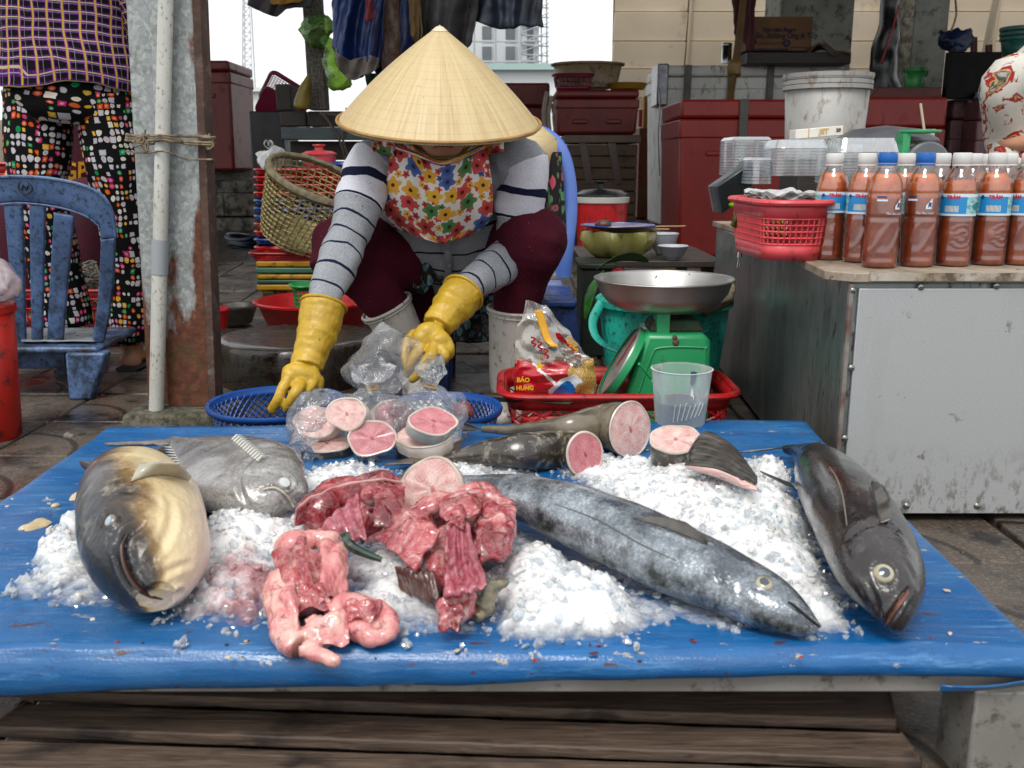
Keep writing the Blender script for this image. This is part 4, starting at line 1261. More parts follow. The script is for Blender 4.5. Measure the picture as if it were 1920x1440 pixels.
# ---- big round snub-nosed fish, front left
t = thing('carp', 'big snub-nosed fish with dark back and cream throat, facing us at the left', 'fish', PZ(270, 1010, TZ))
Cp = [(292, 1118), (288, 1092), (280, 1050), (272, 1005), (265, 965), (258, 930), (250, 902), (238, 884), (225, 876)]
Zc = [.044, .050, .060, .068, .070, .066, .054, .038, .028]
C = [PZ(x, y, TZ + z) for (x, y), z in zip(Cp, Zc)]
Hh = [.020, .044, .064, .073, .076, .072, .056, .030, .016]
W = [.020, .040, .057, .066, .069, .063, .046, .022, .010]
def m_carp():
 s = NT('carp_skin')
 u = s.sep(s.uv())
 t = s.m('MULTIPLY', s.m('ABSOLUTE', s.m('SUBTRACT', u[0], .5)), 2.0)
 t = s.m('ADD', t, s.m('MULTIPLY', s.m('SUBTRACT', s.noise(13, None, 5, .6), .5), .42))
 t = s.m('ADD', t, s.rng(u[1], .05, .45, .10, -.06))
 base = s.ramp(t, [(.15, '#d6c4b4'), (.42, '#d8c6a0'), (.58, '#cdb98e'), (.66, '#7a5f34'), (.73, '#30251a'), (.84, '#1d2026'), (.98, '#13161b')])
 base = s.mix(s.rng(s.noise(8, None, 5), .5, .7, 0, .2), base, '#6d4a30')
 base = s.mix(s.rng(s.noise(45, s.mp(s.obj(), (1, 1, .4)), 5, .7), .56, .7, 0, .35), base, '#c9bfae')
 s.P(Base_Color=base, Roughness=s.rng(s.noise(20), .3, .7, .3, .55))
 s.set(s.b.inputs['Coat Weight'], .3)
 s.b.inputs['Coat Roughness'].default_value = .12
 s.set(s.b.inputs['Subsurface Weight'], .15)
 s.b.inputs['Subsurface Radius'].default_value = (.01, .006, .004)
 s.bump(s.m('ADD', s.noise(40, None, 4), s.m('MULTIPLY', s.n('TexVoronoi', {'Vector': s.obj(), 'Scale': 150.0}), .5)), .3, .004)
 return s.mt
b = fish_loft(C, Hh, W, [V3((-.80, .0, .42))] * 9, 150, 170, pinch=1.0)
b.jit(.002, 16, 6).jit(.0008, 50, 2)
MOUTH = [(266, 984), (240, 1000), (229, 1025), (234, 1060), (250, 1092), (275, 1115), (305, 1124), (335, 1114)]
carve(b, MOUTH, .0048, .010, .0045)
carve(b, [(318, 935), (322, 975), (306, 1018), (286, 1046), (296, 1070)], .005, .003, .001)
carve(b, [(300, 1080), (328, 1066), (358, 1056)], .004, .002, .0006)
carve(b, [(355, 905), (378, 950), (385, 1000)], .004, .002, .0006)
carve(b, [(186, 985), (196, 964), (216, 964), (222, 982), (206, 994), (190, 990)], .003, .003, .0016)
carve(b, [(215, 1000), (212, 1020), (220, 1040)], .004, .003, .0012)
carve(b, [(225, 920), (270, 925), (305, 950)], .004, .002, .0005)
bv = b.bvh()
b.build('body', m_carp(), t)
q = on_skin(bv, MOUTH[1:-1], -.0006)
if q: MB().tube(q, [.0034 * (.3 + .7 * math.sin(PI * i / (len(q) - 1))) for i in range(len(q))], 8).build('mouth', mat('mouth_shade', '#3c2018', rough=.4), t)  # dark tube sunk in the carved mouth, adding to the shade of the groove
eye(t, bv, 204, 977, .0085, mat('dull_eye_ring', '#6f655a', rough=.2, coat=1), mat('cloudy_pupil', '#8fa0ae', rough=.1, coat=1), .6)
line_on(t, bv, [(188, 990), (200, 968), (218, 966)], .0025, mat('brow', '#3a2a1e', rough=.4), 'eyelid', -.0006)
q = [hit(bv, x, y, .001)[0] for x, y in ((245, 905), (285, 893), (325, 895), (352, 902))]
if all(q): fin(t, 'pectoral_fin', [(q[0], PZ(262, 868, TZ + .15)), (q[1], PZ(300, 866, TZ + .155)), (q[2], PZ(335, 872, TZ + .15)), (q[3], PZ(358, 892, TZ + .12))], M_FINP, .002)
tl = PZ(240, 882, TZ + .04)
M_TAILB = mat('brown_tail', '#4a3f33', '#6a5c4c', rough=.5, ns=40)
fin(t, 'tail_fin', [(tl, PZ(150, 864, TZ + .03)), (tl, PZ(156, 876, TZ + .02)), (tl + V3((0, -.01, -.01)), PZ(180, 888, TZ + .012))], M_TAILB, .003)
tl = PZ(255, 868, TZ + .05)
fin(t, 'tail_fin', [(tl, PZ(285, 850, TZ + .03)), (tl, PZ(305, 838, TZ + .04)), (tl + V3((.02, 0, 0)), PZ(315, 850, TZ + .02))], M_TAILB, .003)
# ---- grey pomfret behind it
t = thing('pomfret', 'silver-grey deep-bodied fish lying behind the snub-nosed fish', 'fish', PZ(450, 890, TZ))
Cp = [(560, 945), (548, 935), (515, 918), (475, 900), (430, 880), (385, 858), (345, 838), (320, 828)]
Zc = [.030, .036, .046, .050, .046, .038, .028, .022]
C = [PZ(x, y, TZ + z) for (x, y), z in zip(Cp, Zc)]
Hh = [.012, .034, .060, .076, .076, .058, .026, .012]
W = [.008, .020, .032, .036, .033, .024, .013, .007]
M_POM = m_fish('pomfret_skin', '#5c5856', '#8a8784', '#98948f', '#d0cecb', 40, .3, .35, (.5, 1.4, 1), .6, '#2a2725', .6)
b = fish_loft(C, Hh, W, [V3((.55, .80, .30))] * 8, pinch=.95)
b.jit(.0015, 24, 3)
carve(b, [(492, 920), (515, 915), (538, 930), (552, 954)], .003, .006, .002)
carve(b, [(470, 862), (452, 885), (450, 915), (462, 945)], .004, .004, .002)
carve(b, [(520, 898), (536, 893), (548, 906), (536, 916), (522, 908)], .003, .002, .001)
bv = b.bvh()
b.build('body', M_POM, t)
eye(t, bv, 533, 905, .010, mat('milky_ring', '#8f8f8a', rough=.2, coat=1), mat('milky_eye', '#b9bdbc', rough=.15, coat=1), .75)
line_on(t, bv, [(492, 918), (515, 915), (538, 930), (552, 952)], .0028, mat('pale_lip', '#b9b2a6', '#8c857c', rough=.4), 'lip', -.0006)
tl = PZ(320, 828, TZ + .03)
fin(t, 'tail_fin', [(tl + V3((0, .01, 0)), PZ(196, 832, TZ + .02)), (tl, PZ(205, 835, TZ + .018)), (tl + V3((.01, -.02, 0)), PZ(260, 836, TZ + .014))], mat('grey_tail', '#7d7670', '#5e5852', rough=.5, ns=60), .003)
fin(t, 'dorsal_fin', [(PZ(488, 862, TZ + .07), PZ(500, 842, TZ + .085)), (PZ(505, 868, TZ + .072), PZ(512, 838, TZ + .09)), (PZ(520, 875, TZ + .07), PZ(522, 860, TZ + .08))], M_FINP, .002)
for k in range(12):
 x, y = 436 + k * 4.2, 824 + k * 3.6
 p, nn = hit(bv, x, y + 2, .001)
 if p: MB().tube([p, p + V3((.006, .004, .006)), p + V3((.012, .012, .004))], [.0025, .002, .0005], 5).build('scute', mat('white_scute', '#b9b8b2', rough=.4), t)
for k in range(9):
 x, y = 318 + k * 2.5, 842 + k * 5
 p, nn = hit(bv, x + 4, y - 2, .001)
 if p: MB().tube([p, p + V3((-.010, -.008, .004))], [.002, .0004], 5).build('scute', mat('white_scute', '#b9b8b2'), t)

# ================================================================== cut fish
def m_flesh(name, a, b, red, ring=.5):
 s = NT(name)
 wv = s.vm('MULTIPLY', s.vm('SUBTRACT', s.n('TexNoise', {'Vector': s.uv(), 'Scale': 3.0, 'Detail': 3.0}, out=1), (.5, .5, .5)), (.28, .28, 0))
 uv = s.vm('ADD', s.mp(s.uv(), (1, 1, 1), (-.5, -.5, 0)), wv)
 q = s.sep(uv)
 r = s.m('MULTIPLY', s.vm('LENGTH', uv, out=1), 2.0)
 n = s.noise(5, s.uv(), 5, .6)
 base = s.mix(s.rng(n, .35, .65), a, b)
 # two muscle lobes with rings
 ax = s.m('SUBTRACT', s.m('ABSOLUTE', q[0]), .22); ay = s.m('SUBTRACT', s.m('ABSOLUTE', q[1]), .2)
 d = s.m('SQRT', s.m('ADD', s.m('MULTIPLY', ax, ax), s.m('MULTIPLY', ay, ay)))
 w = s.m('SINE', s.m('MULTIPLY', s.m('ADD', d, s.m('MULTIPLY', n, .07)), 120.0))
 base = s.mix(s.rng(w, .55, 1, 0, ring * 2.2), base, red)
 seam = s.rng(s.m('MINIMUM', s.m('ABSOLUTE', q[0]), s.m('ABSOLUTE', s.m('ADD', q[1], .02))), .0, .035, 1, 0)
 core = s.m('ADD', s.rng(r, .05, .36, .5, -.12), s.m('SUBTRACT', s.noise(7, s.uv(), 5, .7), .5))
 base = s.mix(s.rng(core, .28, .5, 0, .85), base, red)
 base = s.mix(s.rng(s.noise(16, s.uv(), 4, .7), .62, .70, 0, .7), base, '#7d0f16')
 s.P(Base_Color=base, Roughness=s.rng(n, .3, .7, .15, .4))
 s.set(s.b.inputs['Subsurface Weight'], .3)
 s.b.inputs['Subsurface Radius'].default_value = (.012, .005, .004)
 s.set(s.b.inputs['Coat Weight'], .6)
 s.bump(s.noise(30, s.uv(), 4), .2, .003)
 return s.mt
M_FLESH = m_flesh('pale_flesh', '#d8c0b8', '#c8968f', '#a83840', .14)
M_FLESHR = m_flesh('red_flesh', '#c48488', '#b0646a', '#8f1c28', .18)
M_SKINW = mat('white_skin_edge', '#cdbfb4', '#a89a8c', rough=.35, ns=25, coat=.5)
M_SKIND = mat('dark_fish_skin', '#261f19', '#3d342b', rough=.3, ns=25, coat=.6, dirt='#8d8578', da=.3, ds=60)
def steak_mb(M, rx, ry, th, n=36, bump=.06, seed=0):
 Rr = []
 for k in range(n):
  a = 2 * PI * k / n
  f = 1 + bump * noise.noise(V3((math.cos(a) * 1.3 + seed, math.sin(a) * 1.3, seed)))
  Rr.append((rx * f * math.cos(a), ry * f * math.sin(a)))
 return Rr
def steak(lab, c, nrm, up, rx, ry, th, flesh=M_FLESH, skin=M_SKINW, seed=0, name='fish_steak', group='fish steaks', body=None):
 t = body or thing(name, lab, 'fish steak', c, group)
 M = axis_m(c, nrm, up)
 Rr = steak_mb(M, rx, ry, th, 36, .16 if th else .03, seed)
 n = len(Rr)
 V, U, F = [], [], []
 for k in (1, .98, .66, .33):
  for x, y in Rr:
   V.append(M @ V3((x * k, y * k, (0 if k == 1 else .0015) + (.0022 if th else .0007) * noise.noise(V3((x * 70, y * 70, seed)))))); U.append((.5 + .5 * k * x / rx, .5 + .5 * k * y / ry))
 V.append(M @ V3((0, 0, .001))); U.append((.5, .5))
 for j in range(3):
  F += [(j * n + i, j * n + (i + 1) % n, (j + 1) * n + (i + 1) % n, (j + 1) * n + i) for i in range(n)]
 F += [(3 * n + i, 3 * n + (i + 1) % n, 4 * n) for i in range(n)]
 MB().add(V, F, U).build('cut_face', flesh, t)
 if th:
  V = []
  for (k, z) in ((1.0, .0008), (1.035, -.002), (1.05, -th * .5), (1.02, -th)):
   V += [M @ V3((x * k, y * k, z)) for x, y in Rr]
  F = [(j * n + i, (j + 1) * n + i, (j + 1) * n + (i + 1) % n, j * n + (i + 1) % n) for j in range(3) for i in range(n)] + [tuple(3 * n + i for i in range(n))]
  MB().add(V, F).build('skin', skin, t)
 MB().tube([M @ V3((x * 1.0, y * 1.0, .0006)) for x, y in Rr], .0022, 6, closed=True).build('skin_edge', M_SKINW, t)
 return t
# upright slice in front of the dark tail
c = PZ(811, 918, TZ + .045)
steak('round pale slice of fish standing upright between the cut heads and the mackerel', c, V3((-.15, -.93, .35)), UPV, px(62, c.y), px(60, c.y), .022, M_FLESH, seed=1)
# dark tail piece with red cut face
def tailpiece(lab, Cp, Zc, Hh, W, D, skin, face, fl, nrm, rx, ry, seed, tail, ends=None):
 t = thing('fish_tail', lab, 'fish piece', PZ(*Cp[0], TZ))
 C = [PZ(x, y, TZ + z) for (x, y), z in zip(Cp, Zc)]
 if ends: C[0], C[1] = P(*ends[0]), P(*ends[1]); nrm = (C[0] - C[1]).normalized()
 b = fish_loft(C, Hh, W, [D] * len(C), n=40, m=50)
 b.jit(.002, 30, seed)
 b.build('body', skin, t)
 steak(None, C[0] + V3(nrm) * .0035, V3(nrm), UPV, rx, ry, 0, fl, seed=seed, body=t)
 fin(t, 'tail_fin', tail, mat('tail_brown', '#3b332b', '#5d5348', rough=.4, ns=50, coat=.4), .002)
 return t
tl = PZ(850, 858, TZ + .02)
tailpiece('dark brown fish tail with a red cut end, lying behind the mackerel', [(1090, 852), (1040, 846), (980, 846), (920, 848), (870, 854), (840, 860)], [.045, .042, .036, .030, .024, .018], [.036, .036, .030, .022, .013, .008], [.032, .030, .024, .018, .010, .006], V3((.1, .6, .75)), M_SKIND, None, M_FLESHR, (.72, -.66, .20), .033, .036, 3,
          [(tl, PZ(880, 806, TZ + .035)), (tl, PZ(862, 826, TZ + .03)), (tl, PZ(800, 850, TZ + .02)), (tl + V3((0, -.01, -.004)), PZ(718, 872, TZ + .014))], ((1094, 852, 1.47), (1052, 847, 1.53)))
tl = PZ(905, 806, TZ + .02)
M_TAILS = mat('silver_tail_skin', '#3a332a', '#7d725f', rough=.3, ns=10, coat=.6, dirt='#2e2822', da=.35, ds=14)
tailpiece('pale fish tail with a large round pink cut face before the red tray', [(1168, 805), (1120, 805), (1070, 802), (1010, 803), (955, 806), (905, 806)], [.068, .060, .048, .036, .026, .018], [.047, .040, .024, .013, .009, .006], [.044, .038, .022, .012, .008, .005], V3((0, .3, .95)), M_TAILS, None, M_FLESH, (.42, -.88, .20), .046, .047, 5,
          [(tl, PZ(868, 790, TZ + .03)), (tl, PZ(870, 800, TZ + .02)), (tl, PZ(850, 808, TZ + .012))], ((1178, 805, 1.585), (1132, 800, 1.635)))
M_ICEW = M_ICE
c = PZ(1266, 824, TZ + .062)
steak('thick fish slice lying tilted with dark skin, right of the pale cut tail', c, V3((-.12, -.30, .94)), UPV, px(50, c.y), px(46, c.y), .055, M_FLESH, M_SKIND, seed=8)
# fin piece on the ice
t = thing('fish_belly_piece', 'dark ribbed fin piece with pink flesh edge lying on the right ice heap', 'fish piece', PZ(1360, 870, TZ))
p = [PZ(1290, 868, TZ + .07), PZ(1320, 812, TZ + .07), PZ(1370, 835, TZ + .075), PZ(1405, 878, TZ + .072), PZ(1418, 908, TZ + .066)]
q = [PZ(1285, 872, TZ + .062), PZ(1300, 874, TZ + .066), PZ(1345, 880, TZ + .07), PZ(1385, 897, TZ + .068), PZ(1416, 912, TZ + .062)]
sp, sq = spline(p, 40), spline(q, 40)
MB().grid(lambda u, v: lerp(sq[int(u * 39)], sp[int(u * 39)], v) + V3((0, 0, .012 * math.sin(PI * v) + .0012 * math.sin(v * 46))), 39, 30).build('fin', M_FIN, t, solid=.003)
r = spline([PZ(1290, 876, TZ + .052), PZ(1318, 884, TZ + .052), PZ(1360, 900, TZ + .052), PZ(1395, 914, TZ + .055), PZ(1418, 916, TZ + .06)], 40)
MB().grid(lambda u, v: lerp(sq[int(u * 39)], r[int(u * 39)], v) + V3((0, -.010 * math.sin(PI * v), 0)), 39, 6).build('flesh_edge', M_FLESH, t, solid=.004)

# ================================================================== raw heads and entrails
def m_meat(name, a, b, c, w, sc=26, wa=.5):
 s = NT(name)
 n = s.noise(sc, None, 6, .65, 1.2)
 base = s.ramp(n, [(.30, a), (.48, b), (.64, c)])
 base = s.mix(s.rng(s.noise(sc * .9, s.mp(s.obj(), (1, 1, 1), (5, 2, 1)), 5, .6, 2.0), .54, .66, 0, wa), base, w)
 base = s.mix(s.rng(s.noise(sc * 3, None, 4, .7), .60, .68, 0, .8), base, '#4a0710')
 vn = s.m('ABSOLUTE', s.m('SUBTRACT', s.noise(sc * .8, s.mp(s.obj(), (1, 1, 1), (1, 7, 3)), 3, .5, 1.5), .5))
 base = s.mix(s.rng(vn, .003, .018, .35, 0), base, w)
 vn = s.m('ABSOLUTE', s.m('SUBTRACT', s.noise(sc * 1.3, s.mp(s.obj(), (1, 1, 1), (9, 2, 3)), 3, .5, 1.5), .5))
 base = s.mix(s.rng(vn, .002, .012, .4, 0), base, '#5a0a12')
 base = s.mix(s.rng(s.noise(11, s.mp(s.obj(), (1, 1, 1), (3, 3, 1)), 3), .46, .64, 0, .65), base, a)
 s.P(Base_Color=base, Roughness=s.rng(n, .3, .7, .12, .38))
 s.set(s.b.inputs['Subsurface Weight'], .3)
 s.b.inputs['Subsurface Radius'].default_value = (.012, .004, .003)
 s.set(s.b.inputs['Coat Weight'], .8)
 s.b.inputs['Coat Roughness'].default_value = .1
 s.bump(s.noise(90, None, 4, .6), .35, .003)
 return s.mt
M_MEATD = m_meat('raw_head_flesh', '#4e0a12', '#8a1c28', '#a8444c', '#c8a49c', 30, .55)
M_MEATP = m_meat('raw_pink_flesh', '#7c1c26', '#ac4a50', '#c08480', '#d6bcb2', 28, .6)
M_GUT = m_meat('entrails_pink', '#b85a60', '#cf8e8a', '#dcaea2', '#e6ccba', 20, .6)
M_PALATE = m_meat('palate', '#742430', '#a04a58', '#b46a74', '#c89aa0', 22, .45)
def lumps(name, m, parent, items, vox=.0036, disp=(.005, .018)):
 b = MB()
 for it in items:
  if it[0] == 'b':
   _, x, y, z, rx, ry, rz = it
   c = PZ(x, y, TZ + z); b.blob(c, (px(rx, c.y), px(ry, c.y) * 1.2, rz))
  else:
   _, pts, rr = it
   b.tube(spline([PZ(x, y, TZ + z) for x, y, z in pts], 26), [lerp(rr[0], rr[1], i / 25) for i in range(26)], 12)
 return b.build(name, m, parent, remesh=vox * .85, disp=disp, disp2=(.014, .05), rsm=3)
def ridged(name, m, parent, pts4, nu=24, nv=10, amp=.002, fr=30, bulge=.01, th=.003):
 a, b, c, d = [PZ(x, y, TZ + z) for x, y, z in pts4]
 MB().grid(lambda u, v: lerp(lerp(a, b, u), lerp(d, c, u), v) + V3((0, 0, bulge * math.sin(PI * v) * math.sin(PI * u) + amp * math.sin(u * fr + 2 * math.sin(v * 4)))), nu, nv).build(name, m, parent, solid=th, sub=1, disp=(.006, .014), disp2=(.010, .04))
t = thing('split_fish', 'split raw red fish head lying behind, left of the upright slice', 'fish head', PZ(660, 960, TZ), 'split raw fish heads on the ice')
lumps('flesh', M_MEATD, t, [('b', 600, 965, .035, 42, 36, .035), ('b', 650, 930, .045, 55, 26, .032), ('b', 715, 930, .05, 42, 34, .035), ('b', 700, 975, .03, 55, 36, .03), ('b', 740, 960, .035, 20, 36, .03), ('t', [(575, 945, .05), (630, 915, .06), (690, 905, .065), (750, 910, .06)], (.010, .013)), ('t', [(560, 985, .03), (565, 950, .055), (585, 935, .06)], (.006, .009))])
ridged('lobe', M_MEATD, t, [(705, 905, .085), (760, 915, .075), (758, 1000, .045), (700, 985, .06)], 26, 22, .002, 8, .012, .004)
ridged('palate', M_PALATE, t, [(590, 1000, .055), (672, 925, .085), (688, 1010, .06), (610, 1020, .045)], amp=.0025, fr=26, bulge=.012)
lumps('eye_socket', M_MEATP, t, [('b', 695, 930, .075, 20, 15, .014), ('b', 693, 927, .086, 9, 7, .008)], .003, (.002, .008))
MB().tube(spline([PZ(x, y, TZ + z) for x, y, z in ((558, 985, .03), (556, 955, .055), (580, 935, .07), (640, 912, .078), (700, 900, .082), (755, 906, .072))], 30), .0018, 6).jit(.004, 50).build('skin_edge', mat('pink_rim', '#c49a94', '#b07c78', rough=.3, ns=50), t)
t = thing('split_fish', 'large split raw fish head with pink throat in the middle of the table', 'fish head', PZ(860, 1040, TZ), 'split raw fish heads on the ice')
lumps('flesh', M_MEATP, t, [('b', 770, 1000, .04, 52, 42, .034), ('b', 830, 965, .05, 60, 28, .03), ('b', 900, 950, .055, 52, 26, .034), ('b', 925, 1000, .05, 42, 60, .034), ('b', 860, 1030, .035, 60, 50, .030), ('b', 820, 1070, .03, 34, 46, .026), ('b', 870, 1110, .022, 44, 42, .020), ('t', [(835, 1130, .03), (845, 1160, .02), (862, 1178, .012)], (.014, .008)), ('t', [(880, 1120, .028), (872, 1150, .018), (850, 1175, .012)], (.012, .008)), ('t', [(720, 1010, .03), (760, 970, .06), (830, 945, .075), (900, 928, .08), (960, 950, .07)], (.008, .010)), ('t', [(690, 1018, .02), (725, 1000, .045), (760, 985, .055)], (.004, .009))])
for q4 in ([(905, 985, .088), (960, 985, .078), (948, 1048, .055), (900, 1050, .062)], [(845, 940, .088), (880, 940, .092), (868, 990, .09), (838, 985, .085)], [(745, 995, .066), (800, 985, .074), (795, 1030, .06), (755, 1035, .05)], [(825, 1140, .036), (868, 1138, .038), (862, 1180, .02), (830, 1182, .018)]):
 ridged('muscle', M_MEATD, t, q4, 26, 22, .0025, 7, .008, .006)
ridged('throat', M_PALATE, t, [(838, 985, .085), (880, 985, .090), (915, 1100, .060), (835, 1120, .050)], amp=.003, fr=22, bulge=-.012)
for q4 in ([(905, 935, .09), (968, 955, .085), (958, 1045, .05), (890, 1035, .07)], [(702, 1012, .045), (765, 962, .075), (826, 1000, .075), (778, 1066, .05)], [(820, 940, .085), (905, 928, .092), (900, 965, .095), (835, 975, .09)]):
 ridged('lobe', M_MEATP, t, q4, 30, 24, .0022, 9, .012, .004)
ridged('gill_fin', mat('brown_gill_fin', '#3e2420', '#5c3a32', rough=.35, ns=40, coat=.6), t, [(742, 1062, .04), (815, 1075, .045), (825, 1135, .02), (752, 1110, .012)], amp=.0015, fr=50, bulge=.006)
lumps('gill_tuft', mat('greenish_gill', '#8a7a5c', '#3d4a3c', rough=.3, ns=60, coat=.6), t, [('t', [(900, 1140, .02), (920, 1105, .035), (955, 1090, .04)], (.010, .005)), ('t', [(890, 1160, .012), (915, 1140, .018), (930, 1110, .03)], (.008, .004))], .003, (.004, .008))
t = thing('fish_entrails', 'pile of pink fish entrails with a coiled gut at the front edge', 'entrails', PZ(600, 1130, TZ))
lumps('stomach', M_GUT, t, [('b', 550, 1040, .045, 36, 26, .030), ('b', 570, 1080, .035, 40, 40, .028), ('b', 620, 1050, .04, 26, 46, .028), ('b', 600, 1110, .025, 44, 34, .022), ('b', 560, 1020, .05, 40, 14, .018), ('b', 570, 1120, .026, 46, 30, .022), ('b', 625, 1120, .024, 34, 30, .020), ('t', [(560, 1015, .055), (610, 1012, .06), (640, 1020, .05)], (.010, .010))], .0034, (.006, .02))
lumps('gut', M_GUT, t, [('t', [(530, 1090, .03), (520, 1130, .022), (530, 1170, .016), (545, 1200, .014), (560, 1210, .012)], (.020, .014)), ('b', 600, 1190, .015, 38, 34, .018), ('t', [(610, 1150, .025), (650, 1135, .028), (690, 1138, .026), (725, 1155, .022), (732, 1180, .018), (700, 1196, .014), (672, 1180, .016), (640, 1180, .014), (610, 1190, .014)], (.013, .009)), ('t', [(665, 1170, .016), (690, 1165, .02), (695, 1185, .015), (675, 1190, .012)], (.006, .006)), ('t', [(575, 1215, .012), (600, 1225, .012), (635, 1240, .010)], (.012, .005))], .0032, (.005, .02))
for q4, mm in (([(512, 1040, .05), (568, 1012, .075), (590, 1098, .05), (528, 1108, .035)], M_MEATP), ([(604, 1016, .075), (652, 1012, .068), (648, 1118, .03), (598, 1128, .04)], M_GUT), ([(560, 1100, .045), (610, 1098, .05), (622, 1140, .03), (556, 1146, .03)], M_MEATP), ([(572, 1164, .028), (648, 1150, .032), (656, 1206, .012), (585, 1220, .012)], M_GUT), ([(508, 1100, .042), (552, 1096, .048), (560, 1180, .026), (520, 1190, .018)], M_GUT), ([(650, 1128, .04), (715, 1136, .034), (700, 1166, .026), (655, 1160, .03)], M_MEATP)):
 ridged('tissue', mm, t, q4, 30, 26, .0032, 8, .010, .004)
MB().tube(spline([PZ(x, y, TZ + z) for x, y, z in ((646, 1008, .068), (655, 1022, .066), (680, 1036, .058), (716, 1050, .05))], 20), [.006 * (1 - .8 * (i / 19)) + .002 for i in range(20)], 8).build('gall_bladder', mat('dark_green_gall', '#16241c', '#2c4032', rough=.2, ns=40, coat=.8), t)
lumps('clot', mat('brown_clot', '#4a2a1c', '#6b4630', rough=.3, coat=.6), t, [('b', 555, 1218, .008, 18, 10, .008)], .003, (.002, .008))

# ================================================================== bagged steaks behind
BG = 'fish steaks tied in clear bags'
def bsteak(lab, x, y, z, nrm, rx, ry, th, fl=M_FLESH, sk=M_SKINW, seed=0):
 c = PZ(x, y, TZ + z)
 return steak(lab, c, V3(nrm), UPV, px(rx, c.y), px(ry, c.y), th, fl, sk, seed, 'fish_steak', BG)
bsteak('oval pink fish steak facing us high in the middle clear bag', 650, 776, .080, (-.25, -.88, .35), 40, 31, .018, M_FLESH, M_SKINW, 11)
bsteak('red blotched fish steak facing us low in the middle clear bag', 697, 822, .042, (.05, -.90, .42), 48, 34, .018, M_FLESHR, M_SKINW, 12)
bsteak('fish steak leaning to the right behind the blotched one in the middle bag', 738, 782, .050, (.55, -.70, .45), 46, 34, .018, M_FLESHR, M_SKINW, 13)
bsteak('pale fish steak with dark skin lying flat at the bottom of the left bag', 612, 832, .022, (0, -.25, 1), 50, 34, .022, M_FLESH, M_SKIND, 14)
bsteak('pale fish steak resting on top inside the left clear bag', 594, 792, .055, (-.2, -.75, .6), 46, 32, .02, M_FLESH, M_SKINW, 15)
bsteak('fish steak lying flat at the bottom of the right bag', 800, 838, .020, (0, -.3, 1), 56, 36, .018, M_FLESH, M_SKIND, 16)
bsteak('fish steak stacked in the middle of the right bag, white skin outwards', 792, 818, .046, (-.12, -.22, 1), 54, 44, .022, M_FLESH, M_SKINW, 17)
bsteak('topmost fish steak in the right bag, dark skin on one side', 812, 790, .076, (.30, -.38, .9), 50, 38, .020, M_FLESHR, mat('half_dark_skin', '#a8a49c', '#5a5c5c', rough=.3, ns=9, coat=.5), 18)
M_BAG = m_film('clear_bag', (.98, .98, .985), .16, .12, .03, k=.20, wrinkle=50)
def bag(lab, base, height, prof, seed, tilt=(0, 0, 0), crump=.010, neck=None, name='plastic_bag', cat='plastic bag', m=None, group='clear plastic bags of fish on the tarp', sq=(1, 1)):
 t = thing(name, lab, cat, base, group)
 b = MB()
 n, k = 56, len(prof)
 rs = spline([V3((r, z, 0)) for r, z in prof], 44)
 V = []
 for j, q in enumerate(rs):
  for i in range(n):
   a = 2 * PI * i / n
   r = max(q.x, .001)
   f = 1 + .16 * noise.noise(V3((math.cos(a) * 2.2, math.sin(a) * 2.2, q.y * 22 + seed))) + .10 * noise.noise(V3((math.cos(a) * 6, math.sin(a) * 6, q.y * 40 + seed * 2)))
   V.append((r * f * math.cos(a) * sq[0], r * f * math.sin(a) * sq[1], q.y))
 F = [(j * n + i, j * n + (i + 1) % n, (j + 1) * n + (i + 1) % n, (j + 1) * n + i) for j in range(43) for i in range(n)]
 b.add(V, F, None, TM(base, tilt))
 b.jit(crump * 1.1, 38, seed); b.jit(crump * .2, 90, seed)
 b.build('film', m or M_BAG, t, sharp=180)
 if neck is not None:
  c = TM(base, tilt) @ V3((0, 0, neck))
  Mx = TM(c, tilt)
  MB().tube([Mx @ V3((.011 * math.cos(a), .011 * math.sin(a), .002 * math.sin(a * 2))) for a in [2 * PI * i / 18 for i in range(18)]], .0018, 6, closed=True).build('rubber_band', mat('rubber_band', '#a07c3c', rough=.6), t)
 return t
bp = [(.004, .002), (.055, .006), (.072, .03), (.070, .05), (.056, .072), (.030, .090), (.012, .100), (.010, .106), (.024, .118), (.038, .134), (.044, .144)]
bag('clear tied bag of fish steaks in the middle, its knotted top upright', PZ(695, 832, TZ + .002), .17, bp, 1.0, (0, .05, 0), .014, .103, sq=(.95, .7))
bag('clear tied bag of fish steaks at the right, its loose top standing up', PZ(806, 832, TZ + .002), .19, [(.004, .002), (.055, .006), (.066, .03), (.066, .062), (.050, .082), (.024, .094), (.012, .102), (.011, .107), (.020, .118), (.026, .132), (.018, .155)], 4.0, (0, .03, .3), .012, .104, sq=(1, .75))
bag('clear tied bag of fish steaks at the left, its twisted end lying on the tarp', PZ(606, 836, TZ + .002), .11, [(.004, .002), (.05, .005), (.060, .025), (.060, .055), (.045, .085), (.02, .10), (.004, .104)], 7.0, (0, 0, 0), .010, None, sq=(1, .75))
tw = [PZ(x, y, TZ + z) for x, y, z in ((580, 805, .05), (568, 825, .035), (560, 838, .022), (556, 850, .015), (555, 862, .012))]
tt = thing('bag_end', 'twisted clear end of the left fish bag trailing on the tarp', 'plastic bag', tw[-1], 'clear plastic bags of fish on the tarp')
MB().tube(spline(tw, 24), [.03 - .02 * math.sin(PI * min(i / 14, 1) * .5) + (.022 * max(0, (i - 13) / 10)) for i in range(24)], 22, cap=False).jit(.010, 50, 3).jit(.004, 120, 2).build('film', M_BAG, tt, sharp=180)
# red scrap behind the right bag
tag(MB().blob(PZ(868, 768, TZ + .01), (.022, .02, .014)).jit(.01, 60).build('meat_scrap', M_MEATD, sub=1), 'small dark red scrap of fish in the right blue colander', 'scrap')
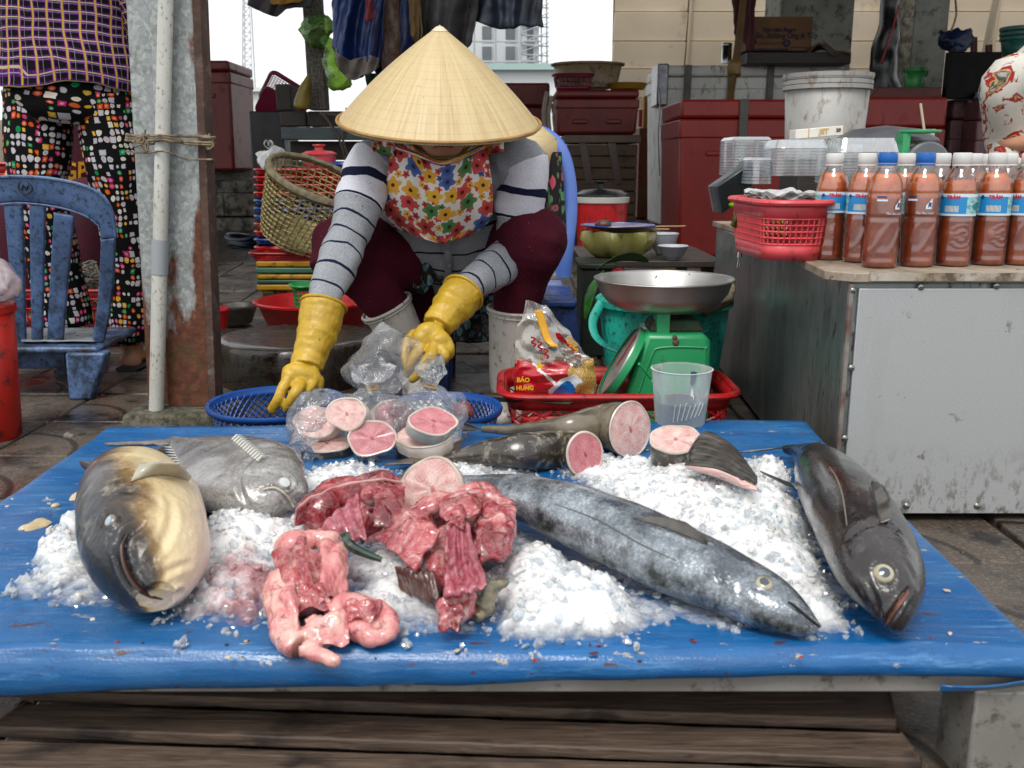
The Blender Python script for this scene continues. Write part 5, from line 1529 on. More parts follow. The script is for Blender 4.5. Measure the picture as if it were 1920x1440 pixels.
# large clear bag held up by the right glove
hb = thing('open_plastic_bag', 'large open clear bag pulled up by the right gloved hand', 'plastic bag', P(715, 735, 1.98))
lo_ = [P(x, y, 1.97) for x, y in ((655, 728), (690, 738), (730, 738), (765, 728))]
def hbf(side):
 rowsp = [[P(x, y, 1.98 + dy) for x, y, dy in row] for row in (
  [(690, 742, .0), (715, 746, -.01), (735, 744, .0)],
  [(655, 715, .02), (710, 700, -.05 * side), (770, 708, .02)],
  [(642, 690, .03), (705, 670, -.06 * side), (788, 685, .02)],
  [(672, 655, .04), (720, 645, -.05 * side), (790, 660, .02)],
  [(688, 632, .05), (730, 628, -.03 * side), (782, 636, .03)],
  [(718, 606, .06), (752, 622, -.01 * side), (780, 640, .03)])]
 cols = [spline(r, 30) for r in rowsp]
 up_ = [spline([cols[j][i] for j in range(6)], 40) for i in range(30)]
 b = MB().grid(lambda u, v: up_[min(int(u * 29 + .5), 29)][min(int(v * 39 + .5), 39)], 29, 39)
 b.jit(.007, 22, 5 + side).jit(.003, 60, 2 + side)
 b.build('film', M_BAG, hb, sharp=180)
hbf(1); hbf(-1)

# bits of flesh, blood and scale left on the tarp
bits = MB()
for k in range(45):
 x, y = rnd.choice(((rnd.uniform(20, 520), rnd.uniform(1150, 1250)), (rnd.uniform(10, 160), rnd.uniform(930, 1120)), (rnd.uniform(700, 1900), rnd.uniform(1195, 1250)), (rnd.uniform(1700, 1850), rnd.uniform(1000, 1230)), (rnd.uniform(230, 1450), rnd.uniform(808, 850))))
 c = PZ(x, y, TZ + .002); r = rnd.uniform(.001, .0036)
 M = TM(c, (0, 0, rnd.uniform(0, 6)), (r * rnd.uniform(.6, 2.2), r, .0012))
 bits.add([v * rnd.uniform(.7, 1.2) for v in ico], icf, None, M)
_s = NT('scraps')
_s.P(Base_Color=_s.ramp(_s.noise(9, None, 1), [(.38, '#4a1a16'), (.47, '#8a2c28'), (.5, '#b8a888'), (.58, '#c9c0ae'), (.62, '#2c2420')], 'CONSTANT'), Roughness=.3)
tag(bits.build('fish_scraps', _s.mt), 'specks of blood, flesh and scales scattered on the tarp', None, None, 'stuff')
for k, (x, y, r) in enumerate(((68, 985, .017), (48, 990, .008), (150, 930, .012), (105, 948, .006))):
 b = MB().blob(PZ(x, y, TZ + .003), (r, r * 1.2, .004), None, 16, 8).jit(r * .5, 60, k)
 tag(b.build('fat_scrap', mat('cream_fat', '#c2b08c', '#a8946c', rough=.35, ns=60)), ('largest cream scrap on the tarp left of the ice', 'small cream scrap beside the largest one', 'cream scrap behind the snub-nosed fish, near the edge', 'tiny cream scrap between the others')[k], 'scrap', 'cream scraps at the left of the tarp')
# ================================================================== people
M_SKIN = mat('skin', '#bd8a6e', '#ad7a5e', rough=.5, ns=14, sub=.25)
M_HAIR = mat('black_hair', '#120f0e', '#1d1816', rough=.4, ns=80)
M_LIPS = mat('lips', '#8c3a36', rough=.4)
def J(*a): return P(*a)
def cloth_disp(b, amp=.006, sc=9, seed=0): return b.jit(amp, sc, seed).jit(amp * .45, sc * 3, seed + 3)
# ------------------------------------------------------------------ the fish seller
wm = thing('person', 'person in a conical straw hat, striped sweater and yellow gloves, sitting behind the fish table', 'person', J(880, 700, 2.7))
SL, EL, WL = J(702, 312, 2.44), J(652, 440, 2.32), J(600, 580, 2.17)
SR, ER, WR = J(978, 312, 2.46), J(968, 468, 2.46), J(858, 556, 2.26)
PEL, CH, NK = J(885, 560, 2.86), J(840, 350, 2.56), J(832, 285, 2.44)
KL, KR = J(648, 470, 2.50), J(992, 455, 2.46)
BL, BR_ = J(728, 575, 2.53), J(964, 588, 2.48)
AL, AR = J(782, 690, 2.54), J(955, 735, 2.50)
hd = J(830, 240, 2.37)
bd = MB()
bd.blob(hd, (.072, .088, .105), TM((0, 0, 0), (.45, 0, 0)))
bd.blob(J(831, 277, 2.312), (.040, .036, .030)); bd.blob(J(831, 262, 2.30), (.055, .05, .045))
bd.blob(J(831, 255, 2.265), (.013, .018, .016))
bd.tube([J(834, 250, 2.42), NK, CH], [.050, .052, .07], 14)
bd.tube([CH, J(860, 470, 2.72), PEL], [(.13, .09), (.12, .09), (.14, .10)], 16, up=V3((0, 1, 0)))
for s_, e_, w_ in ((SL, EL, WL), (SR, ER, WR)):
 bd.tube([CH + V3((0, 0, .02)), s_, lerp(s_, e_, .5), e_, lerp(e_, w_, .6), w_], [.06, .045, .042, .036, .032, .026], 12)
for k_, b_, a_, sx in ((KL, BL, AL, -1), (KR, BR_, AR, 1)):
 bd.tube([PEL + V3((sx * .08, 0, 0)), lerp(PEL, k_, .5) + V3((sx * .03, 0, .0)), k_, lerp(k_, a_, .4), a_], [.085, .07, .045, .036, .03], 14)
bd.build('body', M_SKIN, wm, remesh=.009, rsm=5)
lp = spline([J(813, 276, 2.262), J(822, 273, 2.256), J(831, 274, 2.254), J(840, 273, 2.256), J(849, 276, 2.262)], 14)
MB().tube(lp, [(.004 * (.3 + math.sin(PI * i / 13)), .003) for i in range(14)], 8).build('lips', M_LIPS, wm)
# sweater
def m_sweat():
 s = NT('striped_sweater')
 v = s.sep(s.uv())[1]
 fine = s.noise(260, None, 2, .7)
 grey = s.mix(s.rng(fine, .3, .7), '#7c7f84', '#989ba0')
 base = s.mix(s.m('MULTIPLY', s.m('GREATER_THAN', v, .085), s.m('LESS_THAN', v, .205)), grey, s.mix(s.rng(fine, .3, .7), '#b9b9c2', '#d0d0d8'))
 vv = s.m('ADD', v, s.m('MULTIPLY', s.m('SUBTRACT', s.noise(6), .5), .004))
 thin = s.m('MULTIPLY', s.m('LESS_THAN', s.m('FRACT', s.m('DIVIDE', s.m('SUBTRACT', vv, .199), .050)), .11), s.m('GREATER_THAN', vv, .197))
 thick = s.m('MULTIPLY', s.m('GREATER_THAN', vv, .130), s.m('LESS_THAN', vv, .150))
 base = s.mix(s.m('MAXIMUM', thin, thick), base, '#171c33')
 base = s.mix(s.rng(s.noise(75, s.mp(s.obj(), (1, 1, 1), (4, 0, 1)), 3, .6), .70, .73, 0, .8), base, '#4a2a24')
 s.P(Base_Color=base, Roughness=.95)
 s.set(s.b.inputs['Specular IOR Level'], .15)
 s.bump(s.m('ADD', s.noise(22, None, 4), s.m('MULTIPLY', fine, .3)), .35, .006)
 return s.mt
M_SWEAT = m_sweat()
sw = MB()
def seg(a, b, n): return [lerp(a, b, i / n) for i in range(n)]
def sleeve(pts, rad, n=54, wr=.004):
 q = spline(pts, n); r = [x.x for x in spline([V3((x, 0, 0)) for x in rad], n)]
 r = [max(x * (1 + .05 * noise.noise(V3((i * .35, x * 50, 2)))), .01) for i, x in enumerate(r)]
 sw.tube(q, r, 26, cap=True)
sleeve([SL + V3((.07, .03, -.02)), SL, lerp(SL, EL, .5), EL, lerp(EL, WL, .5), WL + (WL - EL) * .02], [.068, .066, .058, .051, .046, .032])
sleeve([SR + V3((-.07, .03, -.02)), SR, lerp(SR, ER, .5), ER, lerp(ER, WR, .5), WR], [.068, .067, .060, .053, .047, .030])
k0 = len(sw.V)
sw.tube(spline([J(868, 545, 2.78), J(862, 480, 2.68), J(850, 410, 2.60), CH + V3((0, 0, .01)), NK + V3((0, .04, .005))], 30), [(lerp(.165, .19, min(i / 18, 1)) if i < 22 else lerp(.19, .085, (i - 22) / 7), lerp(.115, .105, i / 29) if i < 22 else lerp(.105, .075, (i - 22) / 7)) for i in range(30)], 36, up=V3((0, 1, 0)))
sw.U = [(u, (v + .249) if i >= k0 else v) for i, (u, v) in enumerate(sw.U)]
cloth_disp(sw, .010, 11, 2)
sweater = sw.build('sweater', M_SWEAT, wm, sharp=180)
MB().tube(spline([J(838, 455, 2.475), J(840, 490, 2.52), J(842, 530, 2.58), J(838, 552, 2.62)], 24), [(.010, .006)] * 24, 8).jit(.002, 60).build('zip_placket', mat('grey_jersey', '#6f7276', '#8b8e92', rough=.95, ns=80), sweater)
# trousers
M_MAR = NT('maroon_jersey')
_s = M_MAR
_b = _s.mix(_s.rng(_s.noise(8, None, 4), .35, .65), '#36101b', '#4a1523')
_b = _s.mix(_s.rng(_s.noise(230, None, 2, .6), .70, .74, 0, .6), _b, '#9a7a78')
_s.P(Base_Color=_b, Roughness=.9)
_s.set(_s.b.inputs['Specular IOR Level'], .1)
_s.bump(_s.m('ADD', _s.noise(14, None, 4), _s.m('MULTIPLY', _s.noise(300, None, 2), .25)), .35, .006)
M_MAR = _s.mt
tr = MB()
tr.blob(PEL + V3((0, 0, -.01)), (.20, .16, .12))
tr.tube(spline([PEL + V3((-.07, 0, 0)), lerp(PEL, KL, .55) + V3((0, 0, .03)), KL + V3((-.01, -.01, .0)), lerp(KL, BL, .45), BL + (BL - KL) * .25], 30), [lerp(.115, .088, min(i / 16, 1)) if i < 16 else lerp(.088, .050, (i - 16) / 13) for i in range(30)], 20)
tr.tube(spline([PEL + V3((.09, 0, 0)), lerp(PEL, KR, .5) + V3((.04, 0, .03)), KR + V3((.005, -.01, .005)), lerp(KR, BR_, .45), BR_ + (BR_ - KR) * .25], 30), [lerp(.12, .090, min(i / 16, 1)) if i < 16 else lerp(.090, .050, (i - 16) / 13) for i in range(30)], 20)
tr.build('trousers', M_MAR, wm, remesh=.006, rsm=5, disp=(.016, .10))
# boots
def m_boot():
 s = NT('white_rubber_boot')
 base = s.mix(s.rng(s.noise(6), .35, .65), '#c9c6be', '#b8b4aa')
 base = s.mix(s.rng(s.noise(42, s.mp(s.obj(), (1.4, 1, .7)), 5, .75), .57, .66, 0, .85), base, '#5c3a2c')
 base = s.mix(s.rng(s.noise(17, None, 5, .7), .57, .66, 0, .5), base, '#7a6453')
 s.P(Base_Color=base, Roughness=.4)
 s.bump(s.noise(40), .1, .003)
 return s.mt
M_BOOT = m_boot()
def boot(top, ankle, toe, r0):
 d = (ankle - top)
 pts = spline([top, lerp(top, ankle, .35), lerp(top, ankle, .75), ankle], 20)
 b = MB().tube(pts, [lerp(r0, .048, i / 19) for i in range(20)], 24)
 heel = ankle + V3((0, .03, -.0)); heel.z = .04
 b.blob(heel, (.042, .05, .04)); b.blob(lerp(heel, toe, .5), (.042, .07, .042)); b.blob(toe, (.045, .06, .034))
 b.blob(lerp(ankle, heel, .5), (.046, .052, .06))
 o = b.build('boot', M_BOOT, wm, remesh=.006, rsm=4)
 for k in (0.0, .055):
  c = lerp(top, ankle, k)
  x, y, z = basis(d)
  MB().tube([c + x * ((r0 + .001) * math.cos(a)) + y * ((r0 + .001) * math.sin(a)) for a in [2 * PI * i / 32 for i in range(32)]], .0045 if k == 0 else .002, 8, closed=True).build('cuff_rim', M_BOOT, o)
 MB().tube([V3((p.x, p.y, .012)) for p in spline([heel + V3((0, .05, 0)), heel, lerp(heel, toe, .5), toe + V3((0, -.055, 0))], 12)], [(.046, .010)] * 12, 12).build('sole', mat('boot_sole', '#6b5c48', rough=.8), o)
boot(BL + V3((-.005, 0, .0)), J(778, 672, 2.56), V3((J(795, 720, 2.42).x, 2.42, .035)), .069)
boot(BR_ + V3((0, 0, .012)), J(953, 735, 2.50), V3((J(950, 760, 2.34).x, 2.36, .035)), .068)
# gloves
M_GLOVE = NT('yellow_rubber')
_s = M_GLOVE
_b = _s.mix(_s.rng(_s.noise(7, None, 4), .35, .65), '#a8861e', '#bd9a2c')
_b = _s.mix(_s.rng(_s.noise(26, None, 5, .65), .60, .70, 0, .35), _b, '#7d6416')
_b = _s.mix(_s.rng(_s.noise(60, None, 4, .7), .67, .70, 0, .8), _b, '#5a2c14')
_s.P(Base_Color=_b, Roughness=.42)
_s.set(_s.b.inputs['Subsurface Weight'], .1)
_s.b.inputs['Subsurface Radius'].default_value = (.006, .004, .001)
_s.bump(_s.noise(30, None, 5, .6), .35, .005)
M_GLOVE = _s.mt
def glove(cuff, palm, fingers, rim):
 b = MB()
 pts, rr = zip(*cuff)
 m = 26
 q = spline([J(*p) for p in pts], m); rs = spline([V3((r, 0, 0)) for r in rr], m)
 b.tube(q, [max(r.x * (1 + .09 * noise.noise(V3((i * .55, r.x * 90, 3)))), .01) for i, r in enumerate(rs)], 24)
 for c, r, rot in palm: b.blob(J(*c), r, TM((0, 0, 0), rot), 16, 10)
 for f in fingers:
  r0 = f[0]
  p = spline([J(*x) for x in f[1:]], 12)
  b.tube(p, [r0 * (1.08 - .22 * i / 11) for i in range(12)], 12)
  b.blob(p[-1], r0 * .87, None, 10, 7)
  b.blob(p[0], r0 * 1.12, None, 10, 7)
  b.blob(p[5], r0 * 1.03, None, 10, 7)
 b.jit(.004, 28, len(fingers) + pts[0][0])
 o = b.build('glove', M_GLOVE, wm, remesh=.0030, rsm=3, disp=(.004, .03), disp2=(.0018, .009))
 c = q[0]; x, y, z = basis(q[1] - q[0])
 MB().tube([c + x * ((rr[0] + .0015) * math.cos(a)) + y * ((rr[0] + .0015) * math.sin(a)) for a in [2 * PI * i / 30 for i in range(30)]], .0038, 8, closed=True).build('cuff_roll', M_GLOVE, o)
glove([((607, 572, 2.185), .050), ((596, 620, 2.15), .046), ((583, 660, 2.12), .040), ((574, 690, 2.095), .038)],
      [((562, 704, 2.075), (.042, .026, .030), (.3, .3, 0)), ((548, 710, 2.06), (.026, .022, .026), (0, 0, 0)), ((580, 708, 2.075), (.028, .022, .026), (0, 0, 0))],
      [(.0125, (540, 712, 2.05), (530, 730, 2.03), (520, 750, 2.025), (511, 768, 2.03)), (.0128, (564, 720, 2.045), (555, 735, 2.02), (545, 752, 2.015), (536, 763, 2.025)), (.0122, (583, 720, 2.06), (577, 736, 2.045), (570, 748, 2.05), (562, 756, 2.065)), (.0112, (598, 712, 2.08), (596, 728, 2.075), (588, 742, 2.08), (580, 748, 2.095)), (.0130, (548, 700, 2.10), (548, 722, 2.11), (552, 742, 2.10), (556, 754, 2.085))], 0)
glove([((868, 550, 2.285), .050), ((850, 572, 2.25), .047), ((832, 596, 2.215), .040), ((820, 614, 2.19), .037)],
      [((806, 632, 2.165), (.040, .028, .036), (.3, -.2, 0)), ((824, 640, 2.15), (.026, .024, .028), (0, 0, 0)), ((790, 640, 2.155), (.026, .024, .028), (0, 0, 0))],
      [(.0130, (812, 655, 2.13), (804, 672, 2.105), (790, 692, 2.09), (775, 711, 2.09)), (.0125, (788, 655, 2.135), (776, 672, 2.12), (768, 688, 2.115), (763, 700, 2.12)), (.0122, (828, 652, 2.135), (834, 668, 2.12), (828, 678, 2.135), (818, 676, 2.155)), (.0115, (838, 640, 2.15), (844, 655, 2.14), (840, 667, 2.15), (830, 668, 2.17)), (.0130, (778, 628, 2.18), (764, 645, 2.17), (761, 668, 2.15), (766, 690, 2.13))], 0)
# flowered neck cloth
def m_floral(name, sc=26.0, bgc='#c9c2b8', pal=None, use_uv=True, thr=.33):
 s = NT(name)
 v = s.uv() if use_uv else s.obj()
 pal = pal or [(0, '#b8202a'), (.24, '#c23038'), (.38, '#d39a10'), (.56, '#0e4f96'), (.66, '#2c7a34'), (.78, '#c4282c'), (.9, '#d8a41c')]
 base = C4(bgc)
 for k, (scale, th, off) in enumerate(((sc * 1.7, thr * .9, 3.3), (sc, thr * 1.15, 0.0))):
  vec = s.mp(v, (scale, scale, scale), (off, off * .7, 0))
  vn = s.t.nodes.new('ShaderNodeTexVoronoi')
  vn.voronoi_dimensions = '2D' if use_uv else '3D'
  s.set(vn.inputs['Vector'], vec); vn.inputs['Scale'].default_value = 1.0; vn.inputs['Randomness'].default_value = .75
  dl = s.sep(s.vm('SUBTRACT', vec, vn.outputs['Position']))
  cr = s.sep(vn.outputs['Color'])
  ang = s.m('ADD', s.m('ARCTAN2', dl[1], dl[0]), s.m('MULTIPLY', cr[2], 6.0))
  rad = s.m('ADD', th, s.m('MULTIPLY', s.m('COSINE', s.m('MULTIPLY', ang, 5.0)), th * .22))
  inside = s.m('LESS_THAN', vn.outputs['Distance'], rad)
  c = s.ramp(cr[0], pal, 'CONSTANT')
  c = s.mix(s.rng(vn.outputs['Distance'], th * .1, th, 0, .12), c, '#e0c8b0')
  c = s.mix(s.m('LESS_THAN', vn.outputs['Distance'], th * .25), c, '#3a1a10')
  base = s.mix(inside, base, c)
 s.P(Base_Color=base, Roughness=.9)
 s.bump(s.noise(200, None, 2), .15, .002)
 return s.mt
M_FLOW = m_floral('flowered_cotton', 5.2, '#ddd8d0', [(0, '#b01420'), (.30, '#c2242c'), (.44, '#d89a08'), (.62, '#0a4a96'), (.72, '#23702c'), (.82, '#c01c24'), (.93, '#dca414')], thr=.37)
def bib(u, v):
 a = (u - .5) * 2
 x0, x1 = lerp(735, 722, min(v * 2, 1)), lerp(912, 924, min(v * 2, 1))
 if v > .68:
  k = (v - .68) / .32
  sh = 1 - math.sqrt(max(0, 1 - k ** 2.2)) * 1
  x0 += 75 * sh; x1 -= 62 * sh
 yb = lerp(272 + 30 * max(0, 1 - (a / .55) ** 2), 456 - 14 * abs(a) ** 2, v)
 fold = math.sin(u * 19 + 1.2 * math.sin(v * 3)) * (.004 + .010 * v) + math.sin(u * 41 + v * 3) * .003 * v
 Yb = 2.355 - .075 * math.sin(PI * min(v * .8 + .25, 1)) + .075 * abs(a) ** 2.2 + .03 * v + fold
 return J(lerp(x0, x1, u), yb, Yb)
bb = MB().grid(bib, 64, 40)
bb.U = [(u * 1.15, v) for u, v in bb.U]
sf = bb.build('neck_cloth', M_FLOW, wm, solid=.002, sharp=180)
for (xa, xb, ya, yb, sgn) in ((698, 742, 262, 292, -1), (905, 944, 262, 292, 1)):
 g2 = MB().grid(lambda u, v: J(lerp(xa, xb, u), lerp(ya, yb - 8 * (u if sgn > 0 else 1 - u), v), 2.345 + .02 * math.sin(u * 6) + .02 * v), 14, 8)
 g2.U = [(u * .28 + sgn, v * .2 + .3) for u, v in g2.U]
 g2.build('cloth_wing', M_FLOW, sf, solid=.002, sharp=180)
MB().tube(spline([J(745, 276, 2.34), J(785, 290, 2.30), J(831, 306, 2.285), J(876, 290, 2.30), J(905, 276, 2.34)], 24), [(.008, .006)] * 24, 10).build('cloth_fold', M_FLOW, sf)
# conical hat
def m_straw():
 s = NT('palm_leaf_hat')
 uv = s.uv(); u = s.sep(uv)
 st = s.mp(uv, (150, 1.2, 1))
 n = s.noise(1.0, st, 3, .7)
 n2 = s.noise(1.0, s.mp(uv, (28, 2, 1)), 4, .6)
 base = s.mix(s.rng(n, .3, .7), '#a58d60', '#c9b48a')
 base = s.mix(s.rng(n2, .4, .65, 0, .8), base, '#c4b085')
 rings = s.m('LESS_THAN', s.m('FRACT', s.m('MULTIPLY', u[1], 15.0)), .045)
 dash = s.m('GREATER_THAN', s.m('FRACT', s.m('MULTIPLY', u[0], 190.0)), .45)
 base = s.mix(s.m('MULTIPLY', s.m('MULTIPLY', rings, dash), .5), base, '#8a6c3c')
 base = s.mix(s.rng(s.noise(70, None, 3, .6), .73, .75, 0, .8), base, '#5a3c1c')
 s.P(Base_Color=base, Roughness=.5)
 s.bump(s.m('ADD', n, s.m('MULTIPLY', rings, -.3)), .35, .004)
 return s.mt
M_STRAW = m_straw()
hc = J(824, 223, 2.33)
HR = px(186, 2.33) * .985
HA = V3((.035, -.225, .973))
HM = axis_m(hc, HA, V3((0, 1, 0)))
HHt = HR * .875
prof = []
for i in range(41):
 k = i / 40                       # 0 brim .. 1 apex
 r = HR * (1 - k); z = HHt * k + .010 * math.sin(PI * k) - (.010 * (1 - k) ** 6)
 prof.append((max(r, .0008), z))
hat = MB().lathe(prof, 120, HM, lambda a, z, r: r * (1 + .0035 * math.cos(16 * a) + .002 * math.cos(48 * a)))
ht = hat.build('conical_hat', M_STRAW, wm, solid=.003, off=-1, sharp=180)
MB().tube([HM @ V3((HR * math.cos(a), HR * math.sin(a), -.004)) for a in [2 * PI * i / 90 for i in range(90)]], .0038, 8, closed=True).build('hat_rim', mat('hat_rim_cane', '#8a6a3c', '#a5824e', rough=.5, ns=30), ht)
MB().lathe([(0, .004), (.008, .002), (.018, -.006)], 16, Matrix.Translation(HM @ V3((0, 0, HHt - .006)) - HM @ V3((0, 0, 0))) @ HM).build('hat_tip', mat('hat_tip_white', '#c9bda0', rough=.5), ht)
MB().tube(spline([J(762, 262, 2.36), J(792, 284, 2.31), J(830, 297, 2.275), J(868, 284, 2.31), J(890, 262, 2.36)], 20), (.006, .002), 8).build('chin_strap', mat('olive_strap', '#6b7038', rough=.7), ht)
# apron hem glimpsed between the knees
M_DARKFL = m_floral('dark_floral', 34.0, '#0d1218', [(0, '#0f5a68'), (.35, '#123a2c'), (.55, '#0d1218'), (.8, '#8f7a1c'), (.92, '#1a6a78')], False, .36)
MB().grid(lambda u, v: J(lerp(758, 830, u) + 18 * v * (1 - u), lerp(450, 540, v) + 12 * math.sin(u * 6), 2.60 - .05 * v + .02 * math.sin(u * 9)), 20, 14).build('apron_hem', M_DARKFL, wm, solid=.003)
MB().grid(lambda u, v: J(lerp(850, 925, u), lerp(545, 640, v), 2.62 + .02 * math.sin(u * 9 + v * 3)), 16, 14).build('apron_hem', M_DARKFL, wm, solid=.003)

# ------------------------------------------------------------------ standing person at the left, seen from behind
def m_mosaic():
 s = NT('mosaic_print')
 u = s.sep(s.uv())
 v = s.comb(s.m('MULTIPLY', u[0], 32.0), s.m('MULTIPLY', u[1], 54.0))
 v = s.vm('ADD', v, s.vm('MULTIPLY', s.n('TexNoise', {'Vector': v, 'Scale': .5}, out=1), (.9, .9, 0)))
 cell = s.vm('FLOOR', v)
 wn_ = s.n('TexWhiteNoise', {'Vector': cell}, out=1)
 w = s.sep(wn_)
 f = s.vm('SUBTRACT', s.vm('FRACTION', v), (.5, .5, 0))
 q = s.sep(f)
 ce = s.vm('LENGTH', f, out=1)
 sqd = s.m('MAXIMUM', s.m('ABSOLUTE', q[0]), s.m('ABSOLUTE', q[1]))
 size = s.rng(w[2], 0, 1, .26, .47)
 dot = s.m('LESS_THAN', ce, size)
 sq = s.m('LESS_THAN', sqd, size)
 shape = s.m('ADD', s.m('MULTIPLY', s.m('GREATER_THAN', w[1], .28), dot), s.m('MULTIPLY', s.m('LESS_THAN', w[1], .28), sq))
 cl = s.n('TexNoise', {'Vector': cell, 'Scale': .28, 'Detail': 2.0})
 on = s.m('GREATER_THAN', s.m('ADD', w[0], s.m('MULTIPLY', s.m('SUBTRACT', cl, .5), 2.2)), .36)
 c = s.ramp(s.m('FRACT', s.m('MULTIPLY', w[0], 7.31)), [(0, '#b0aab0'), (.30, '#c9c3b4'), (.46, '#b01c5c'), (.58, '#c2440f'), (.68, '#c99a18'), (.78, '#0d7a44'), (.87, '#a8a2a8'), (.94, '#c2440f')], 'CONSTANT')
 inner = s.m('LESS_THAN', ce, s.m('MULTIPLY', size, .55))
 c = s.mix(s.m('MULTIPLY', inner, .45), c, s.ramp(w[1], [(0, '#b9b3b8'), (.5, '#c99a18'), (.7, '#0d7a44'), (.8, '#c4bfc0')], 'CONSTANT'))
 base = s.mix(s.m('MULTIPLY', shape, on), '#08080a', c)
 s.P(Base_Color=base, Roughness=.85, Specular_IOR_Level=.15)
 s.bump(s.noise(12, None, 4), .3, .008)
 return s.mt
def m_plaid():
 s = NT('plaid_weave')
 u = s.sep(s.uv())
 wob = s.m('MULTIPLY', s.m('SUBTRACT', s.noise(14, s.uv(), 2), .5), .10)
 a = s.m('FRACT', s.m('ADD', s.m('MULTIPLY', u[0], 26.0), s.m('ADD', wob, s.m('MULTIPLY', u[1], 1.2))))
 b = s.m('FRACT', s.m('ADD', s.m('MULTIPLY', u[1], 36.0), wob))
 def band(x, lo, hi): return s.m('MULTIPLY', s.m('GREATER_THAN', x, lo), s.m('LESS_THAN', x, hi))
 base = s.mix(band(a, .15, .62), '#5c1474', '#0a090c')
 base = s.mix(s.m('MULTIPLY', band(b, .28, .75), band(a, .05, .8)), s.mix(.55, base, '#5a1470'), '#0b0a0d')
 base = s.mix(s.m('MULTIPLY', s.m('MAXIMUM', band(a, .30, .33), band(b, .84, .88)), .6), base, '#a49cac')
 base = s.mix(band(b, .0, .11), base, '#a8a078')
 base = s.mix(band(a, .86, .99), base, '#b09038')
 s.P(Base_Color=base, Roughness=.9, Specular_IOR_Level=.15)
 s.bump(s.m('ADD', s.noise(9, None, 4), s.m('MULTIPLY', b, .2)), .3, .006)
 return s.mt
M_MOS, M_PLD = m_mosaic(), m_plaid()
ps = thing('person', 'standing person seen from behind in mosaic print trousers and purple plaid shirt', 'person', J(150, 680, 3.05))
PYs = 3.02
ctr = J(128, 150, PYs)
bd = MB()
def legp(pts): return spline([J(x, y, Y_) for x, y, Y_ in pts], 22)
LG = [(72, 180, PYs), (72, 330, PYs - .01), (96, 470, PYs), (132, 640, PYs + .02)]
RG = [(190, 180, PYs), (218, 330, PYs), (236, 470, PYs + .02), (248, 655, PYs + .05)]
for Lg in (LG, RG):
 q = legp(Lg)
 bd.tube(q, [lerp(.085, .035, i / 21) for i in range(22)], 14)
 f = q[-1]
 bd.blob(V3((f.x, f.y - .02, .035 + gz(f.y))), (.034, .04, .036)); bd.tube([V3((f.x, f.y, .05)), V3((f.x, f.y + .08, .035)), V3((f.x, f.y + .17, .025))], [(.034, .03), (.036, .025), (.04, .016)], 12)
bd.tube([V3((ctr.x, PYs, .80)), V3((ctr.x, PYs, 1.0)), V3((ctr.x, PYs, 1.20)), V3((ctr.x, PYs + .01, 1.28)), V3((ctr.x, PYs + .01, 1.40))], [(.15, .10), (.14, .09), (.17, .10), (.10, .07), (.05, .05)], 16, up=V3((0, 1, 0)))
bd.blob((ctr.x, PYs + .03, 1.47), (.075, .092, .115)); bd.blob((ctr.x, PYs + .125, 1.46), (.012, .016, .018))
for sx in (-1, 1):
 sh = V3((ctr.x + sx * .17, PYs, 1.26)); el = V3((ctr.x + sx * .25, PYs + .03, 1.0)); wr = V3((ctr.x + sx * .17, PYs + .24, .98))
 bd.tube([V3((ctr.x, PYs, 1.24)), sh, el, wr], [.06, .045, .036, .026], 12)
 for k in range(4): bd.tube([wr + V3((-sx * .02 * k + sx * .03, .05, -.005)), wr + V3((-sx * .022 * k + sx * .035, .10, -.02)), wr + V3((-sx * .02 * k + sx * .03, .12, -.045))], [.009, .0085, .007], 8)
 bd.tube([wr, wr + V3((0, .03, 0)), wr + V3((0, .06, -.005))], [(.026, .018), (.038, .014), (.04, .012)], 12)
 bd.tube([wr + V3((-sx * .02, .02, 0)), wr + V3((-sx * .05, .05, -.01)), wr + V3((-sx * .055, .075, -.02))], [.011, .010, .008], 8)
bd.build('body', M_SKIN, ps, remesh=.009, rsm=4)
MB().lathe([(.0, .13), (.04, .122), (.075, .09), (.088, .04), (.085, -.02), (.07, -.07), (.04, -.1), (0, -.11)], 24, TM((ctr.x, PYs + .02, 1.48), (0, 0, 0), (.92, 1.1, 1))).build('hair', M_HAIR, ps)
tr = MB()
tr.tube(legp(LG[:3] + [(128, 612, PYs)]), [lerp(.104, .082, min(i / 8, 1)) if i < 12 else lerp(.082, .074, (i - 12) / 9) for i in range(22)], 30)
tr.tube(legp(RG[:3] + [(246, 640, PYs + .03)]), [lerp(.100, .078, min(i / 8, 1)) if i < 12 else lerp(.078, .066, (i - 12) / 9) for i in range(22)], 30)
tr.tube([J(128, 232, PYs), J(128, 205, PYs), J(126, 150, PYs), J(126, 110, PYs)], [(.16, .10), (.188, .125), (.185, .12), (.16, .10)], 40, up=V3((0, 1, 0)))
cloth_disp(tr, .010, 7, 5)
tr.build('trousers', M_MOS, ps, sharp=180)
sh = MB()
rows = [(156, .198, .145), (120, .196, .142), (60, .190, .138), (0, .186, .132), (-80, .19, .13), (-170, .195, .12), (-225, .16, .10), (-250, .08, .07)]
q = [J(124 + (3 if y > 100 else 0), y, PYs) for y, _, _ in rows]
sh.tube(spline(q, 34), [(lerp(rows[int(i / 33 * 6.99)][1], rows[int(i / 33 * 6.99) + 1][1], (i / 33 * 6.99) % 1), lerp(rows[int(i / 33 * 6.99)][2], rows[int(i / 33 * 6.99) + 1][2], (i / 33 * 6.99) % 1)) for i in range(34)], 44, cap=False, up=V3((0, 1, 0)))
